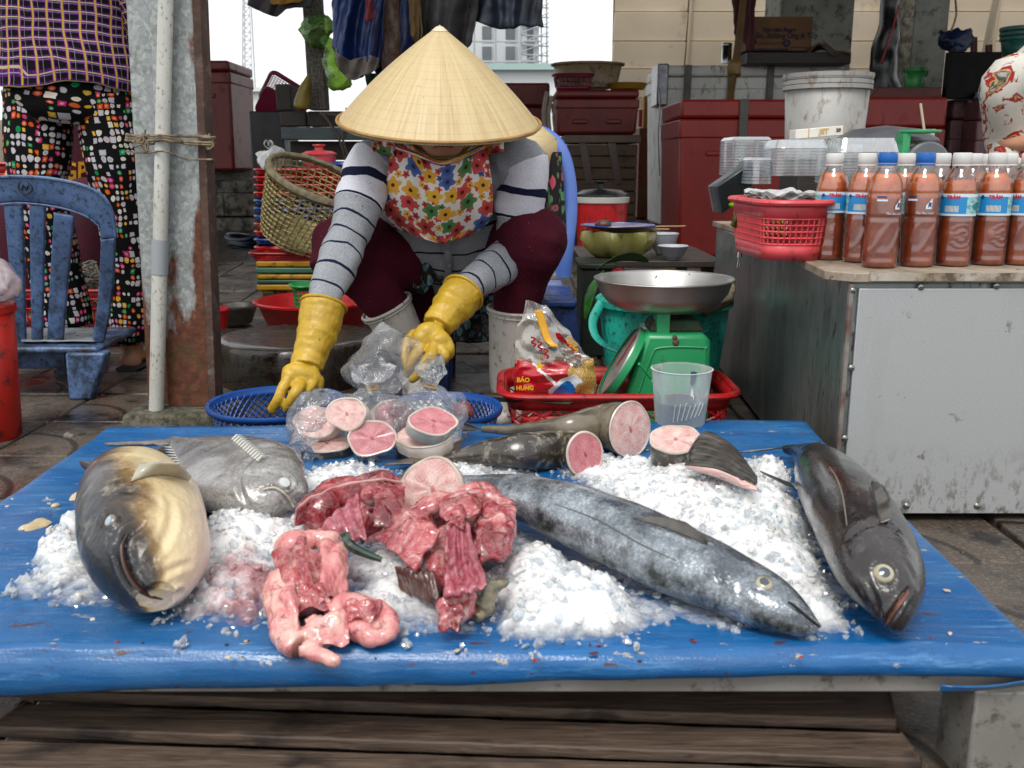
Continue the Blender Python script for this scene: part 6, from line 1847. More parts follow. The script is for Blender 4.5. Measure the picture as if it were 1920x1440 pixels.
for sx in (-1, 1):
 s0 = V3((ctr.x + sx * .15, PYs, 1.25)); el = V3((ctr.x + sx * .25, PYs + .03, 1.0)); wr = V3((ctr.x + sx * .18, PYs + .20, .98))
 sh.tube(spline([s0, lerp(s0, el, .5), el, lerp(el, wr, .6)], 20), [lerp(.075, .055, i / 19) for i in range(20)], 18, cap=False)
cloth_disp(sh, .012, 6, 9)
sh.V = [v + V3((0, 0, .018 * math.sin((v.x - ctr.x) * 13) - .012)) if v.z < .93 else v for v in sh.V]
sh.build('shirt', M_PLD, ps, solid=.002, sharp=180)
M_SAND = mat('dark_sandal', '#14161c', '#20242c', rough=.5)
for f in (legp(RG)[-1], legp(LG)[-1]):
 MB().tube([V3((f.x, f.y - .06, .012)), V3((f.x, f.y, .012)), V3((f.x, f.y + .1, .012)), V3((f.x, f.y + .2, .012))], [(.036, .012), (.042, .012), (.045, .012), (.036, .012)], 14).build('sandal', M_SAND, ps)
# ------------------------------------------------------------------ crouching person in maroon behind the chair
pm = thing('person', 'person in a maroon shirt with yellow letters, glimpsed between the trouser legs', 'person', J(150, 560, 3.9))
Ym = 3.9
M_MARS = mat('maroon_shirt', '#4a0c24', '#3a0a1d', rough=.9, ns=6, bump=.2, bs=10)
bd = MB()
c0, c1, c2 = J(160, 430, Ym + .1), J(152, 330, Ym + .05), J(150, 215, Ym)
bd.tube([c0, c1, c2, c2 + V3((0, -.02, .1))], [(.13, .10), (.14, .10), (.13, .09), (.05, .05)], 14, up=V3((0, 1, 0)))
bd.blob(c2 + V3((0, -.03, .20)), (.075, .09, .11)); bd.blob(c2 + V3((0, -.12, .19)), (.013, .016, .018))
for sx in (-1, 1):
 kn = c0 + V3((sx * .14, -.32, .12)); an = V3((c0.x + sx * .12, Ym - .2, gz(Ym) + .04))
 bd.tube([c0 + V3((sx * .08, 0, 0)), kn, an, an + V3((0, -.12, -.015))], [.08, .06, .04, .03], 12)
 bd.tube([c2 + V3((0, 0, .02)), c2 + V3((sx * .17, 0, -.01)), c1 + V3((sx * .2, -.15, -.02)), c1 + V3((sx * .08, -.32, -.08))], [.06, .045, .038, .03], 12)
bd.build('body', M_SKIN, pm, remesh=.012, rsm=4)
MB().lathe([(0, .125), (.045, .115), (.08, .07), (.086, .0), (.07, -.05)], 20, TM(c2 + V3((0, -.015, .21)))).build('hair', M_HAIR, pm)
sh = MB()
sh.tube(spline([c0, c1, c2, c2 + V3((0, -.01, .06))], 18), [(.155, .125), ] * 12 + [(.15, .12), (.145, .11), (.135, .10), (.12, .09), (.10, .075), (.07, .06)], 24, up=V3((0, 1, 0)))
for sx in (-1, 1): sh.tube([c2 + V3((sx * .1, 0, -.01)), c2 + V3((sx * .18, -.01, -.03)), c1 + V3((sx * .19, -.09, .02))], [.07, .065, .058], 14)
cloth_disp(sh, .01, 8, 4)
shirt = sh.build('shirt', M_MARS, pm, sharp=180)
bvs = sh.bvh()
V, F = text_geo('GPL', px(29, Ym) * 1.25, weight=.002)
tv = []
for v in V:
 p, nn = hit(bvs, 150 + v.x / px(1, Ym), 322 - v.y / px(1, Ym) * 1.3, .004)
 tv.append(p if p is not None else P(150 + v.x / px(1, Ym), 322 - v.y / px(1, Ym) * 1.3, Ym - .12))
MB().add(tv, F).build('lettering', mat('yellow_print', '#c08a18', rough=.7), shirt, smooth=False)
bt = MB()
for sx in (-1, 1):
 kn = c0 + V3((sx * .14, -.32, .12)); an = V3((c0.x + sx * .12, Ym - .2, gz(Ym) + .08))
 bt.tube(spline([c0 + V3((sx * .06, 0, 0)), kn, an], 16), [lerp(.10, .065, i / 15) for i in range(16)], 16)
cloth_disp(bt, .008, 8)
bt.build('trousers', M_MARS, pm, sharp=180)
# ------------------------------------------------------------------ person at the right edge in a printed blouse
pr = thing('person', 'person in a white, red and black patterned blouse cut by the right edge', 'person', J(1960, 520, 3.5))
Yr = 3.45
def m_blouse():
 s = NT('swirl_blouse')
 n = s.noise(7, None, 4, .55, 2.2)
 base = s.ramp(n, [(.34, '#3a3230'), (.37, '#c2beb4'), (.52, '#cac6bc'), (.545, '#8a1610'), (.60, '#a82418'), (.62, '#c0ae7c'), (.65, '#1e1816'), (.70, '#c4c0b6')])
 s.P(Base_Color=base, Roughness=.85)
 s.bump(s.noise(10, None, 4), .3, .008)
 return s.mt
c0, c1, c2 = J(1990, 400, Yr + .1), J(1975, 260, Yr), J(1990, 130, Yr - .15)
bd = MB()
bd.tube([c0, c1, c2, c2 + V3((.02, -.06, .08))], [(.15, .11), (.15, .11), (.14, .10), (.05, .05)], 14, up=V3((0, 1, 0)))
bd.blob(c2 + V3((.03, -.12, .17)), (.075, .09, .11)); bd.blob(c2 + V3((.03, -.21, .15)), (.013, .016, .018))
for sx in (-1, 1):
 bd.tube([c2, c2 + V3((sx * .17, 0, -.03)), c1 + V3((sx * .22, -.10, -.02)), c1 + V3((sx * .12, -.34, -.02))], [.06, .048, .038, .028], 12)
 kn = c0 + V3((sx * .13, -.36, .02)); an = V3((kn.x, kn.y, .05))
 bd.tube([c0 + V3((sx * .08, 0, 0)), kn, an, an + V3((0, -.14, -.02))], [.09, .06, .04, .03], 12)
bd.build('body', M_SKIN, pr, remesh=.012, rsm=4)
MB().lathe([(0, .125), (.045, .115), (.08, .07), (.086, .0), (.07, -.05)], 20, TM(c2 + V3((.03, -.10, .18)))).build('hair', M_HAIR, pr)
sh = MB()
sh.tube(spline([c0 + V3((0, 0, -.03)), c1, c2, c2 + V3((.01, -.04, .05))], 22), [(.19, .15)] * 13 + [(.185, .145), (.18, .14), (.17, .13), (.16, .12), (.14, .11), (.12, .10), (.10, .08), (.08, .07), (.07, .06)], 30, up=V3((0, 1, 0)))
for sx in (-1, 1): sh.tube(spline([c2 + V3((sx * .08, 0, -.02)), c2 + V3((sx * .17, -.0, -.05)), c1 + V3((sx * .20, -.08, .0)), c1 + V3((sx * .19, -.14, -.12))], 16), [lerp(.085, .068, i / 15) for i in range(16)], 20)
cloth_disp(sh, .012, 8, 6)
sh.build('blouse', m_blouse(), pr, sharp=180)
bt = MB()
for sx in (-1, 1):
 kn = c0 + V3((sx * .13, -.36, .02))
 bt.tube(spline([c0 + V3((sx * .06, 0, 0)), kn, V3((kn.x, kn.y, .14))], 16), [lerp(.11, .07, i / 15) for i in range(16)], 16)
bt.build('trousers', mat('black_cloth', '#121216', rough=.9), pr, sharp=180)

# ------------------------------------------------------------------ faces
M_EYEB = mat('eye_white', '#c9c4bc', rough=.2); M_IRIS = mat('iris', '#1c120c', rough=.15)
def face(t, c, f, k=1.0):
 f = V3(f).normalized(); sd_ = f.cross(V3((0, 0, 1))).normalized(); u = sd_.cross(f)
 for sx in (-1, 1):
  p = c + f * (.078 * k) + sd_ * (sx * .030) + u * .012
  e = MB().blob(p, (.0125, .0125, .008)).build('eye', M_EYEB, t)
  MB().blob(p + f * .009, .0055).build('iris', M_IRIS, e)
  MB().tube(spline([p + f * .006 + sd_ * (q * .017) + u * (.020 - .25 * abs(q) ** 2 * .02) for q in (-1, 0, 1)], 8), .0028, 6).build('eyebrow', M_HAIR, t)
 MB().tube(spline([c + f * (.078 * k - .006 * abs(q)) + sd_ * (q * .020) - u * (.050 - .003 * abs(q)) for q in (-1, -.4, 0, .4, 1)], 12), (.0045, .004), 8).build('lips', M_LIPS, t)
 for sx in (-1, 1): MB().blob(c + sd_ * (sx * .076) - u * .005, (.010, .014, .026)).build('ear', M_SKIN, t)
face(pr, c2 + V3((.03, -.12, .17)), (0, -1, -.1))
face(ps, V3((ctr.x, PYs + .03, 1.47)), (0, 1, 0))
M_STOOLR = mat('red_stool_plastic', '#8a1616', '#7a1212', rough=.45)
rs_ = thing('plastic_stool', 'red plastic stool under the person in the patterned blouse', 'stool', (c0.x, c0.y, 0))
zz = c0.z - .115
MB().box((c0.x, c0.y, zz - .012), (.28, .28, .024)).build('seat', M_STOOLR, rs_, bevel=.008)
for sx in (-1, 1):
 for sy in (-1, 1):
  MB().tube([(c0.x + sx * .13, c0.y + sy * .13, gz(c0.y)), (c0.x + sx * .11, c0.y + sy * .11, zz - .02)], (.022, .016), 8).build('leg', M_STOOLR, rs_)
# ================================================================== things near the seller
# ------------------------------------------------------------------ blue colanders
M_BLUEP = mat('blue_plastic', '#0d3f8a', '#10478f', rough=.35, ns=10, dirt='#0a2450', da=.2, ds=40)
def colander(lab, cx, cy, Yc, r, h, m, name='colander', hole=.009):
 c = P(cx, cy, Yc)
 z1, z0 = c.z, max(c.z - h, .012)
 t = thing(name, lab, 'colander', (c.x, Yc, 0), 'blue plastic colanders behind the table')
 n, k = 96, 18
 V, F = [], []
 for j in range(k + 1):
  q = j / k
  rr = lerp(.66, .97, q ** .8) * r; z = lerp(z0, z1 - .012, q ** 1.2)
  for i in range(n):
   a = 2 * PI * i / n
   V.append((c.x + rr * math.cos(a), Yc + rr * math.sin(a), z))
 for j in range(0, k - 1):
  for i in range(j % 2, n, 2):
   F.append((j * n + i, (j + 1) * n + (i + 1) % n, (j + 2) * n + i, (j + 1) * n + (i - 1) % n))
 MB().add(V, F).build('lattice', m, t, wire=.0052, smooth=False)
 MB().lathe([(r * .955, z1 - .016), (r * .985, z1 - .010), (r * 1.0, z1 - .002), (r * 1.04, z1), (r * 1.05, z1 - .004), (r * 1.03, z1 - .012)], 72, TM((c.x, Yc, 0))).build('rim', m, t, solid=.002)
 MB().lathe([(r * .6, 0.002), (r * .655, z0), (r * .68, z0 + .012)], 60, TM((c.x, Yc, 0))).build('foot_ring', m, t, solid=.003)
 V, F = [], []
 MB().grid(lambda u, v: (c.x + r * .65 * v * math.cos(2 * PI * u), Yc + r * .65 * v * math.sin(2 * PI * u), z0 + .002), 60, 9, True).build('floor', m, t, wire=.004, smooth=False)
 return t
colander('round blue plastic colander under the left yellow glove', 519, 752, 1.98, px(126, 1.98), .135, M_BLUEP)
colander('round blue plastic colander behind the bagged fish, next to the red tray', 822, 762, 1.98, px(118, 1.98), .130, M_BLUEP)
# ------------------------------------------------------------------ red tray with scale, noodles
tr0 = PZ(1164, 742, .148); tr1 = PZ(1164, 694, .148)
ty, td = (tr0.y + tr1.y) / 2, tr1.y - tr0.y
tw = px(448, tr0.y)
rt = thing('red_tray', 'red plastic lattice tray holding the green scale and noodles', 'tray', (tr0.x, ty, 0))
basket(rt, tw, td, .135, M_REDP, TM((tr0.x, ty, .012)), .88, .05, .006, .027, True, (.14, .74), .010, lip=.02)
# scale
GS = 'green'
M_GRN = NT('green_enamel')
_s = M_GRN
_b = _s.mix(_s.rng(_s.noise(6, None, 4), .35, .65), '#1f8a52', '#2b9a60')
_b = _s.mix(_s.rng(_s.noise(60, None, 5, .75), .64, .70, 0, .9), _b, '#16402a')
_b = _s.mix(_s.rng(_s.noise(18, _s.mp(_s.obj(), (1, 1, 1), (2, 4, 1)), 6, .7), .63, .70, 0, .85), _b, '#4a3a2a')
_s.P(Base_Color=_b, Roughness=.4)
_s.set(_s.b.inputs['Coat Weight'], .2)
_s.bump(_s.noise(40, None, 4), .1, .003)
M_GRN = _s.mt
SY = 2.17
sc_t = thing('weighing_scale', 'green enamel spring scale with a round dial and steel pan', 'scale', P(1240, 745, SY))
f0 = [P(x, y, SY) for x, y in ((1148, 752), (1333, 752), (1333, 640), (1322, 626), (1212, 626))]
dep = .17
zb = .022
f0[0].z = f0[1].z = zb
V = [p.copy() for p in f0] + [p + V3((0, dep, .0)) for p in f0]
MB().add(V, [(4, 3, 2, 1, 0)[::-1], (5, 6, 7, 8, 9)[::-1]] + [(i, 5 + i, 5 + (i + 1) % 5, (i + 1) % 5) for i in range(5)]).build('housing', M_GRN, sc_t, bevel=.012)
top = P(1268, 622, SY).z
MB().hexa([(P(1222, 620, SY).x, SY + .03, top - .004), (P(1326, 620, SY).x, SY + .03, top - .004), (P(1326, 620, SY).x, SY + .14, top - .004), (P(1222, 620, SY).x, SY + .14, top - .004), (P(1232, 600, SY).x, SY + .045, top + .020), (P(1318, 600, SY).x, SY + .045, top + .020), (P(1318, 600, SY).x, SY + .125, top + .020), (P(1232, 600, SY).x, SY + .125, top + .020)]).build('top_cover', mat('green_rusted', '#2f5a3c', '#4a4634', rough=.6, ns=20, dirt='#3a2a1c', da=.5), sc_t, bevel=.004)
pz0 = [P(x, y, SY - .001) for x, y in ((1198, 735), (1222, 668), (1240, 652), (1318, 652), (1322, 660), (1322, 735))]
MB().tube(spline(pz0, 40), .0022, 6).build('raised_bead', M_GRN, sc_t)
for (x, y, r) in ((1265, 633, .006), (1267, 642, .008)):
 MB().lathe([(0, .005), (r * .7, .004), (r, 0)], 12, TM(P(x, y, SY - .001), (PI / 2, 0, 0))).build('rusty_screw', mat('rusty_screw', '#6b3a1e', '#4a4a46', rough=.6, ns=120), sc_t)
dc = P(1163, 680, SY + .06)
dn = V3((-.86, .05, .50)).normalized()
DM = axis_m(dc, dn)
dr = px(80, SY)
MB().lathe([(0, -.016), (dr * .96, -.016), (dr, -.013), (dr * 1.0, .0), (dr * .97, .004), (dr * .93, .002)], 60, DM).build('dial_case', M_GRN, sc_t, sharp=30)
MB().lathe([(0, .0006), (dr * .93, .0006)], 48, DM).build('dial_face', mat('dial_face', '#9a9c94', '#7d8078', rough=.4, dirt='#4a4a44', da=.3), sc_t)
MB().box((0, dr * .35, .004), (.008, dr * .9, .002), DM).build('pointer', M_LRED, sc_t)
MB().lathe([(dr * .935, .006), (dr * .985, .007), (dr * 1.0, .003)], 48, DM).build('bezel', mat('grey_bezel', '#8f938c', rough=.4, metal=.5), sc_t)
a, b = P(1245, 632, SY + .01), P(1245, 556, SY + .01)
MB().box(((a + b) / 2 + V3((0, .035, 0))), (.030, .07, (b - a).length), None).build('stem', M_GRN, sc_t, bevel=.002)
MB().box((b + V3((0, -.004, -.002))), (.032, .006, .034)).build('bracket', mat('worn_steel', '#6f6c64', '#8d8a82', rough=.45, metal=.7, ns=40), sc_t, bevel=.002)
pc = P(1245, 522, SY + .11)
pr_ = px(129, SY + .11)
M_PAN = NT('brushed_pan')
_s = M_PAN
_n = _s.noise(4, _s.mp(_s.uv(), (1, 40, 1)), 3)
_s.P(Base_Color=_s.mix(_s.rng(_s.noise(40, None, 4, .7), .68, .71), _s.mix(_s.rng(_s.noise(5), .35, .65), '#a5a3a0', '#bfbdb9'), '#4a1a18'), Metallic=.85, Roughness=_s.rng(_n, .3, .7, .28, .45))
M_PAN = _s.mt
zb0 = P(1245, 578, SY + .11).z - pc.z
MB().lathe([(0, zb0), (pr_ * .62, zb0 + .001), (pr_ * .80, zb0 + .014), (pr_ * .92, zb0 * .45), (pr_ * .975, -.004), (pr_, 0), (pr_ * 1.012, -.001)], 72, TM(pc)).build('pan', M_PAN, sc_t, solid=.0018)
MB().tube([pc + V3((pr_ * 1.005 * math.cos(a), pr_ * 1.005 * math.sin(a), 0)) for a in [2 * PI * i / 72 for i in range(72)]], .0028, 8, closed=True).build('pan_rim', M_PAN, sc_t)
# noodle packet
NY = 2.12
def m_pack():
 s = NT('noodle_packet_print')
 uv = s.uv(); u = s.sep(uv)
 n = s.m('MULTIPLY', s.m('SUBTRACT', s.noise(7, uv, 3), .5), .08)
 x, y = s.m('ADD', u[0], n), s.m('ADD', s.m('MULTIPLY', u[1], .62), n)
 def ell(cx, cy, rx, ry):
  a = s.m('DIVIDE', s.m('SUBTRACT', x, cx), rx); b = s.m('DIVIDE', s.m('SUBTRACT', y, cy), ry)
  return s.m('LESS_THAN', s.m('ADD', s.m('MULTIPLY', a, a), s.m('MULTIPLY', b, b)), 1.0)
 nood = s.mix(s.rng(s.n('TexWave', {'Vector': uv, 'Scale': 9.0, 'Distortion': 14.0, 'Detail': 2.0}), .3, .7), '#a8813a', '#c9a862')
 base = nood
 redz = s.m('MULTIPLY', s.m('LESS_THAN', y, s.m('ADD', .60, s.m('MULTIPLY', x, -.12))), s.m('LESS_THAN', x, .66))
 base = s.mix(redz, base, '#b00f1a')
 # white ribbon of the map shape
 mid = s.m('ADD', .22, s.m('ADD', s.m('MULTIPLY', s.m('SUBTRACT', .6, y), .55), s.m('MULTIPLY', s.m('SINE', s.m('MULTIPLY', y, 12.0)), .025)))
 rib = s.m('MULTIPLY', s.m('LESS_THAN', s.m('ABSOLUTE', s.m('SUBTRACT', x, mid)), s.m('ADD', .028, s.m('MULTIPLY', s.rng(y, .42, .60), .05))), s.m('LESS_THAN', y, .62))
 base = s.mix(rib, base, '#cfcfd0')
 wave = s.m('MULTIPLY', s.m('LESS_THAN', y, s.m('SUBTRACT', .30, s.m('MULTIPLY', s.m('POWER', s.m('ABSOLUTE', s.m('SUBTRACT', x, .72)), 1.4), 1.3))), s.m('GREATER_THAN', x, .42))
 base = s.mix(wave, base, '#d3d6da')
 blue = s.m('MULTIPLY', s.m('LESS_THAN', y, s.m('SUBTRACT', .20, s.m('MULTIPLY', s.m('POWER', s.m('ABSOLUTE', s.m('SUBTRACT', x, .66)), 1.5), 2.2))), s.m('GREATER_THAN', x, .45))
 base = s.mix(blue, base, '#0f63ae')
 base = s.mix(ell(.86, .12, .10, .09), base, nood)
 s.P(Base_Color=base, Roughness=.22)
 s.set(s.b.inputs['Coat Weight'], .8)
 s.bump(s.noise(12, uv, 4), .3, .006)
 return s.mt
nd = thing('noodle_packet', 'crumpled clear and red noodle packet with a yellow star in the red tray', 'packet', P(1040, 745, NY))
def packf(side):
 def f(u, v):
  x = lerp(968, 1112, u); y = lerp(748, 672, v) - (8 * math.sin(PI * u))
  th = .045 * math.sin(PI * min(max(u, .0), 1)) ** .6 * math.sin(PI * min(v * .75 + .18, 1)) ** .7
  return P(x + 10 * math.sin(v * 3) * (u - .5), y, NY - side * th + .008 * noise.noise(V3((u * 5, v * 5, side))))
 return f
b = MB().grid(packf(1), 40, 26)
b.jit(.006, 30, 2); b.build('printed_front', m_pack(), nd, sharp=180)
b = MB().grid(packf(-1), 30, 20); b.build('printed_back', m_pack(), nd, sharp=180)
def packtop(u, v):
 w = lerp(72, 18, v ** 1.3)
 cx = lerp(1040, 1005, v)
 return P(cx + (u - .5) * 2 * w, lerp(682, 570, v) + 10 * (u - .5), NY - .035 * math.sin(PI * u) * (1 - v * .8) + .010 * noise.noise(V3((u * 6, v * 5, 3))))
M_PFILM = m_film('packet_film', (.93, .88, .80), .30, .12, .16, (.85, .8, .72))
MB().grid(packtop, 30, 30).jit(.010, 35, 4).build('clear_top', M_PFILM, nd, sharp=180)
MB().grid(lambda u, v: P(lerp(1040, 1090, u) + 6 * v, lerp(672, 640, v) + 26 * u * u + 6 * v, NY - .03 + .015 * noise.noise(V3((u * 6, v * 5, 9)))), 22, 14).jit(.006, 40, 4).build('clear_top', M_PFILM, nd, sharp=180)
MB().grid(lambda u, v: P(lerp(1030, 1088, u) + 8 * v, lerp(622, 640, v) + 55 * max(u - .35, 0) + 8 * u, NY - .015 - .012 * math.sin(PI * u)), 20, 8).jit(.004, 40).build('red_flap', mat('packet_red', '#b00f1a', '#9a0d18', rough=.25, coat=.8), nd, sharp=180)
ys = spline([P(1009, 582, NY - .03), P(1018, 610, NY - .035), P(1030, 640, NY - .045), P(1040, 652, NY - .05)], 20)
MB().grid(lambda u, v: ys[int(v * 19)] + V3(((u - .5) * .018, 0, .003 * math.sin(v * 9))), 4, 19).build('yellow_strip', mat('strip_yellow', '#d39a10', '#c48c0c', rough=.3, ns=30), nd, solid=.0006)
star = [(math.sin(k * PI / 5) * (1 if k % 2 == 0 else .40), math.cos(k * PI / 5) * (1 if k % 2 == 0 else .40)) for k in range(10)]
sp = P(1012, 686, NY - .062)
MB().prism([(x * px(10, NY), y * px(10, NY)) for x, y in star], TM(sp, (PI / 2 - .1, .12, -.15)), .0008).build('star', mat('star_yellow', '#d8a810', rough=.35), nd)
for s_, x, y, sz, mm in (('BÁO', 981, 712, .014, 'star_yellow'), ('HƯNG', 984, 727, .013, 'star_yellow')):
 V, F = text_geo(s_, sz, weight=.0006)
 MB().add([P(x, y, NY - .047) + V3((v.x, -.004, v.y)) for v in V], F).build('lettering', mat('star_yellow', '#d8a810'), nd, smooth=False)
for k, (x, y) in enumerate(((1000, 640), (1012, 648), (1024, 662), (1068, 640), (1078, 650))):
 q = [P(x + dx, y + dy, NY - .055) for dx, dy in ((-5, -8), (4, -4), (-4, 2), (5, 6), (0, 10))]
 MB().tube(spline(q, 14), .0022, 5).build('script_stroke', mat('strip_yellow' if k > 2 else 'packet_red', '#d39a10'), nd)
# grey knife lying in the tray
kn = thing('knife', 'grey kitchen knife lying in the red tray under the noodle packet', 'knife', P(1010, 755, 2.09))
a, b = P(990, 745, 2.10), P(1030, 752, 2.08)
MB().prism([(0, 0), (.10, -.006), (.11, .010), (.0, .022)], TM(P(985, 752, 2.10), (0.2, 0, -.2)), .002).build('blade', mat('dull_blade', '#8a8880', rough=.3, metal=.8), kn)
MB().box((-.05, .011, .001), (.10, .022, .016), TM(P(985, 752, 2.10), (0.2, 0, -.2))).build('handle', mat('dark_handle', '#2a201a', rough=.6), kn, bevel=.004)
# plastic cup with straw and spoon, on the tarp
CYp = 1.80
cb = PZ(1273, 806, TZ + .001)
cu = thing('plastic_cup', 'frosted plastic cup of dark drink with a green straw and a spoon', 'cup', cb)
r0, r1, hc_ = px(47, CYp), px(57, CYp), px(108, CYp)
M_CUP = m_film('frosted_cup', (.90, .94, .93), .14, .18, .20, (.75, .82, .80))
CM = TM((P(1273, 750, CYp).x, cb.y + r0, cb.z))
MB().lathe([(r0 * .9, 0), (r0, .002), (r1, hc_)], 48, CM, None, (True, False)).build('wall', M_CUP, cu)
MB().lathe([(r1, hc_ - .002), (r1 + .002, hc_), (r1 - .001, hc_ + .001)], 48, CM).build('lip', M_CUP, cu)
lv = hc_ * .42
MB().lathe([(r0 * .88, .003), (r0 * .985, .004), (lerp(r0, r1, .42) - .0015, lv), (0, lv + .0005)], 40, CM, None, (True, False)).build('drink', mat('dark_drink', '#3a2a2a', '#2a2024', rough=.1, coat=.6), cu)
for k in range(7):
 a0 = -PI / 2 - .45 + k * .13
 q = [CM @ V3(((lerp(r0, r1, h_) + .0012) * math.cos(a0 + h_ * (.2 + .12 * k)), (lerp(r0, r1, h_) + .0012) * math.sin(a0 + h_ * (.2 + .12 * k)), hc_ * h_)) for h_ in (.12 + .02 * k, .25, .36, .45 + .02 * (k % 3))]
 MB().tube(spline(q, 10), .0009, 5).build('etched_leaf', mat('etch_white', '#b9bdbc', rough=.6), cu)
MB().tube([P(1198, 682, CYp + .02), P(1222, 712, CYp + .04), P(1255, 770, cb.y + r0)], .0028, 8).build('straw', mat('green_straw', '#1f9a50', rough=.35), cu)
sp_ = MB().tube([P(1301, 700, CYp + .02), P(1299, 725, CYp + .03), P(1294, 785, cb.y + r0)], [(.005, .002), (.0042, .0018), (.003, .0015)], 8).build('spoon', M_STEEL, cu)
MB().tube([P(1301, 698, CYp + .02), P(1300, 722, CYp + .027)], (.0058, .003), 8).build('spoon_handle', mat('navy_handle', '#142848', rough=.4), sp_)
# ------------------------------------------------------------------ teal bucket behind the scale
def bucket(name, lab, cx, ytop, ybot, Yb, rtop, rbot, m, cat='bucket', group=None, lid=None, rimh=.02, rimo=.008, hoops=1, parts=True, floorz=None):
 ct, cb_ = P(cx, ytop, Yb), P(cx, ybot, Yb)
 zb = cb_.z if floorz is None else floorz
 t = thing(name, lab, cat, (ct.x, Yb, zb), group)
 T = TM((ct.x, Yb, 0))
 MB().lathe([(0, zb + .004), (rbot * .97, zb + .003), (rbot, zb + .006), (rtop, ct.z)], 48, T).build('wall', m, t, solid=.003)
 pr = [(rtop, ct.z - rimh)]
 for k in range(hoops):
  z1 = ct.z - rimh + rimh * k / hoops; z2 = ct.z - rimh + rimh * (k + 1) / hoops
  pr += [(rtop + rimo, z1 + .001), (rtop + rimo, z2 - .003), (rtop + rimo * .5, z2 - .001)]
 pr += [(rtop + rimo, ct.z - .002), (rtop + rimo * .6, ct.z + .002), (rtop - .001, ct.z)]
 MB().lathe(pr, 48, T).build('rim', m, t, sharp=35)
 if lid:
  MB().lathe([(rtop + rimo + .002, ct.z - .012), (rtop + rimo + .003, ct.z + .004), (rtop * .9, ct.z + .006), (0, ct.z + .005)], 48, T).build('lid', lid, t)
 return t, T, ct
M_TEAL = mat('teal_plastic', '#28ac9a', '#209c8a', rough=.4, ns=8, dirt='#0c3a34', da=.28, ds=60)
tb_, T, ct = bucket('teal_bucket', 'turquoise plastic bucket with a wide handle behind the scale', 1245, 558, 745, 2.62, px(122, 2.62), px(100, 2.62), M_TEAL, rimh=.018, rimo=.010, floorz=.01)
hp = [P(x, y, Yq) for x, y, Yq in ((1128, 568, 2.56), (1112, 600, 2.52), (1118, 632, 2.48), (1150, 655, 2.43), (1210, 665, 2.40), (1270, 655, 2.40), (1320, 620, 2.46), (1352, 585, 2.56))]
MB().tube(spline(hp, 50), [(.013, .005)] * 50, 10, up=V3((0, 1, 0))).build('handle', M_TEAL, tb_)
MB().lathe([(0, 0), (px(118, 2.62), .0)], 40, TM((ct.x, 2.62, ct.z - .03))).build('red_lining', mat('red_lining', '#7d1416', rough=.6), tb_)
ck = MB().grid(lambda u, v: P(lerp(1325, 1378, u) - 6 * v, lerp(552, 592, v) - 24 * u, 2.46 - .035 * math.sin(PI * v * .8) + .006 * math.sin(u * 7)), 16, 12)
ck.jit(.004, 40)
tag(ck.build('cloth_rag', mat('beige_rag', '#8a7f6c', '#75694f', rough=.95, ns=30, dirt='#4a4234', da=.4, ds=60, bump=.5, bs=120), None, solid=.012, sharp=180), 'beige folded rag hanging on the right rim of the turquoise bucket', 'rag')
# ------------------------------------------------------------------ blue stool the seller sits on, and the pale blue chair behind
M_STOOLB = mat('scuffed_blue_plastic', '#1c3f80', '#173468', rough=.45, ns=10, dirt='#15171c', da=.4, ds=45)
st_ = thing('plastic_stool', 'scuffed blue plastic stool under the seller', 'stool', P(905, 720, 2.8))
Ys = 2.84
lo, hi = pbox(800, 562, 1082, 586, Ys - .16, .34)
zs_ = hi.z
MB().box(((lo.x + hi.x) / 2, Ys, zs_ - .012), (hi.x - lo.x, .34, .024)).build('seat', M_STOOLB, st_, bevel=.008)
for sx in (0, 1):
 for sy in (-1, 1):
  x = (hi.x - .035) if sx else (lo.x + .035)
  V = []
  y = Ys + sy * .13
  MB().hexa([(x - .045 + (.02 if sx else -.02), y - .03, .004), (x + .045 + (.02 if sx else -.02), y - .03, .004), (x + .045 + (.02 if sx else -.02), y + .03, .004), (x - .045 + (.02 if sx else -.02), y + .03, .004), (x - .035, y - .025, zs_ - .024), (x + .035, y - .025, zs_ - .024), (x + .035, y + .025, zs_ - .024), (x - .035, y + .025, zs_ - .024)]).build('leg', M_STOOLB, st_, bevel=.006)
for sy in (-1, 1):
 MB().box(((lo.x + hi.x) / 2, Ys + sy * .15, zs_ - .045), (hi.x - lo.x - .08, .012, .05)).build('apron', M_STOOLB, st_, bevel=.003)
M_PALEB = mat('pale_blue_plastic', '#4a68b0', '#5876bc', rough=.35, ns=8)
ch = thing('plastic_chair', 'pale blue plastic armchair behind the seller', 'chair', P(920, 640, 3.1), 'plastic chairs')
Yh = 3.08
arch = [P(x, y, Yq) for x, y, Yq in ((800, 470, 3.0), (788, 400, 3.05), (792, 320, Yh), (820, 268, Yh + .02), (880, 244, Yh + .03), (960, 240, Yh + .03), (1020, 252, Yh + .02), (1052, 285, Yh), (1066, 340, Yh - .02), (1068, 400, Yh - .04), (1062, 460, Yh - .06), (1056, 520, Yh - .06))]
MB().tube(spline(arch, 60), [(.024, .012)] * 60, 12, up=V3((0, 1, 0))).build('back_frame', M_PALEB, ch)
inn = [P(x, y, Yq) for x, y, Yq in ((975, 268, Yh + .02), (1012, 282, Yh + .01), (1036, 310, Yh), (1046, 360, Yh - .02), (1048, 430, Yh - .03))]
MB().tube(spline(inn, 40), [(.012, .010)] * 40, 10, up=V3((0, 1, 0))).build('inner_frame', M_PALEB, ch)
for x in (850, 900, 950, 1000):
 MB().tube([P(x, 262, Yh + .02), P(x - (x - 930) * .1, 540, Yh - .02)], (.018, .006), 8, up=V3((0, 1, 0))).build('slat', M_PALEB, ch)
zc = P(930, 540, 3.05).z
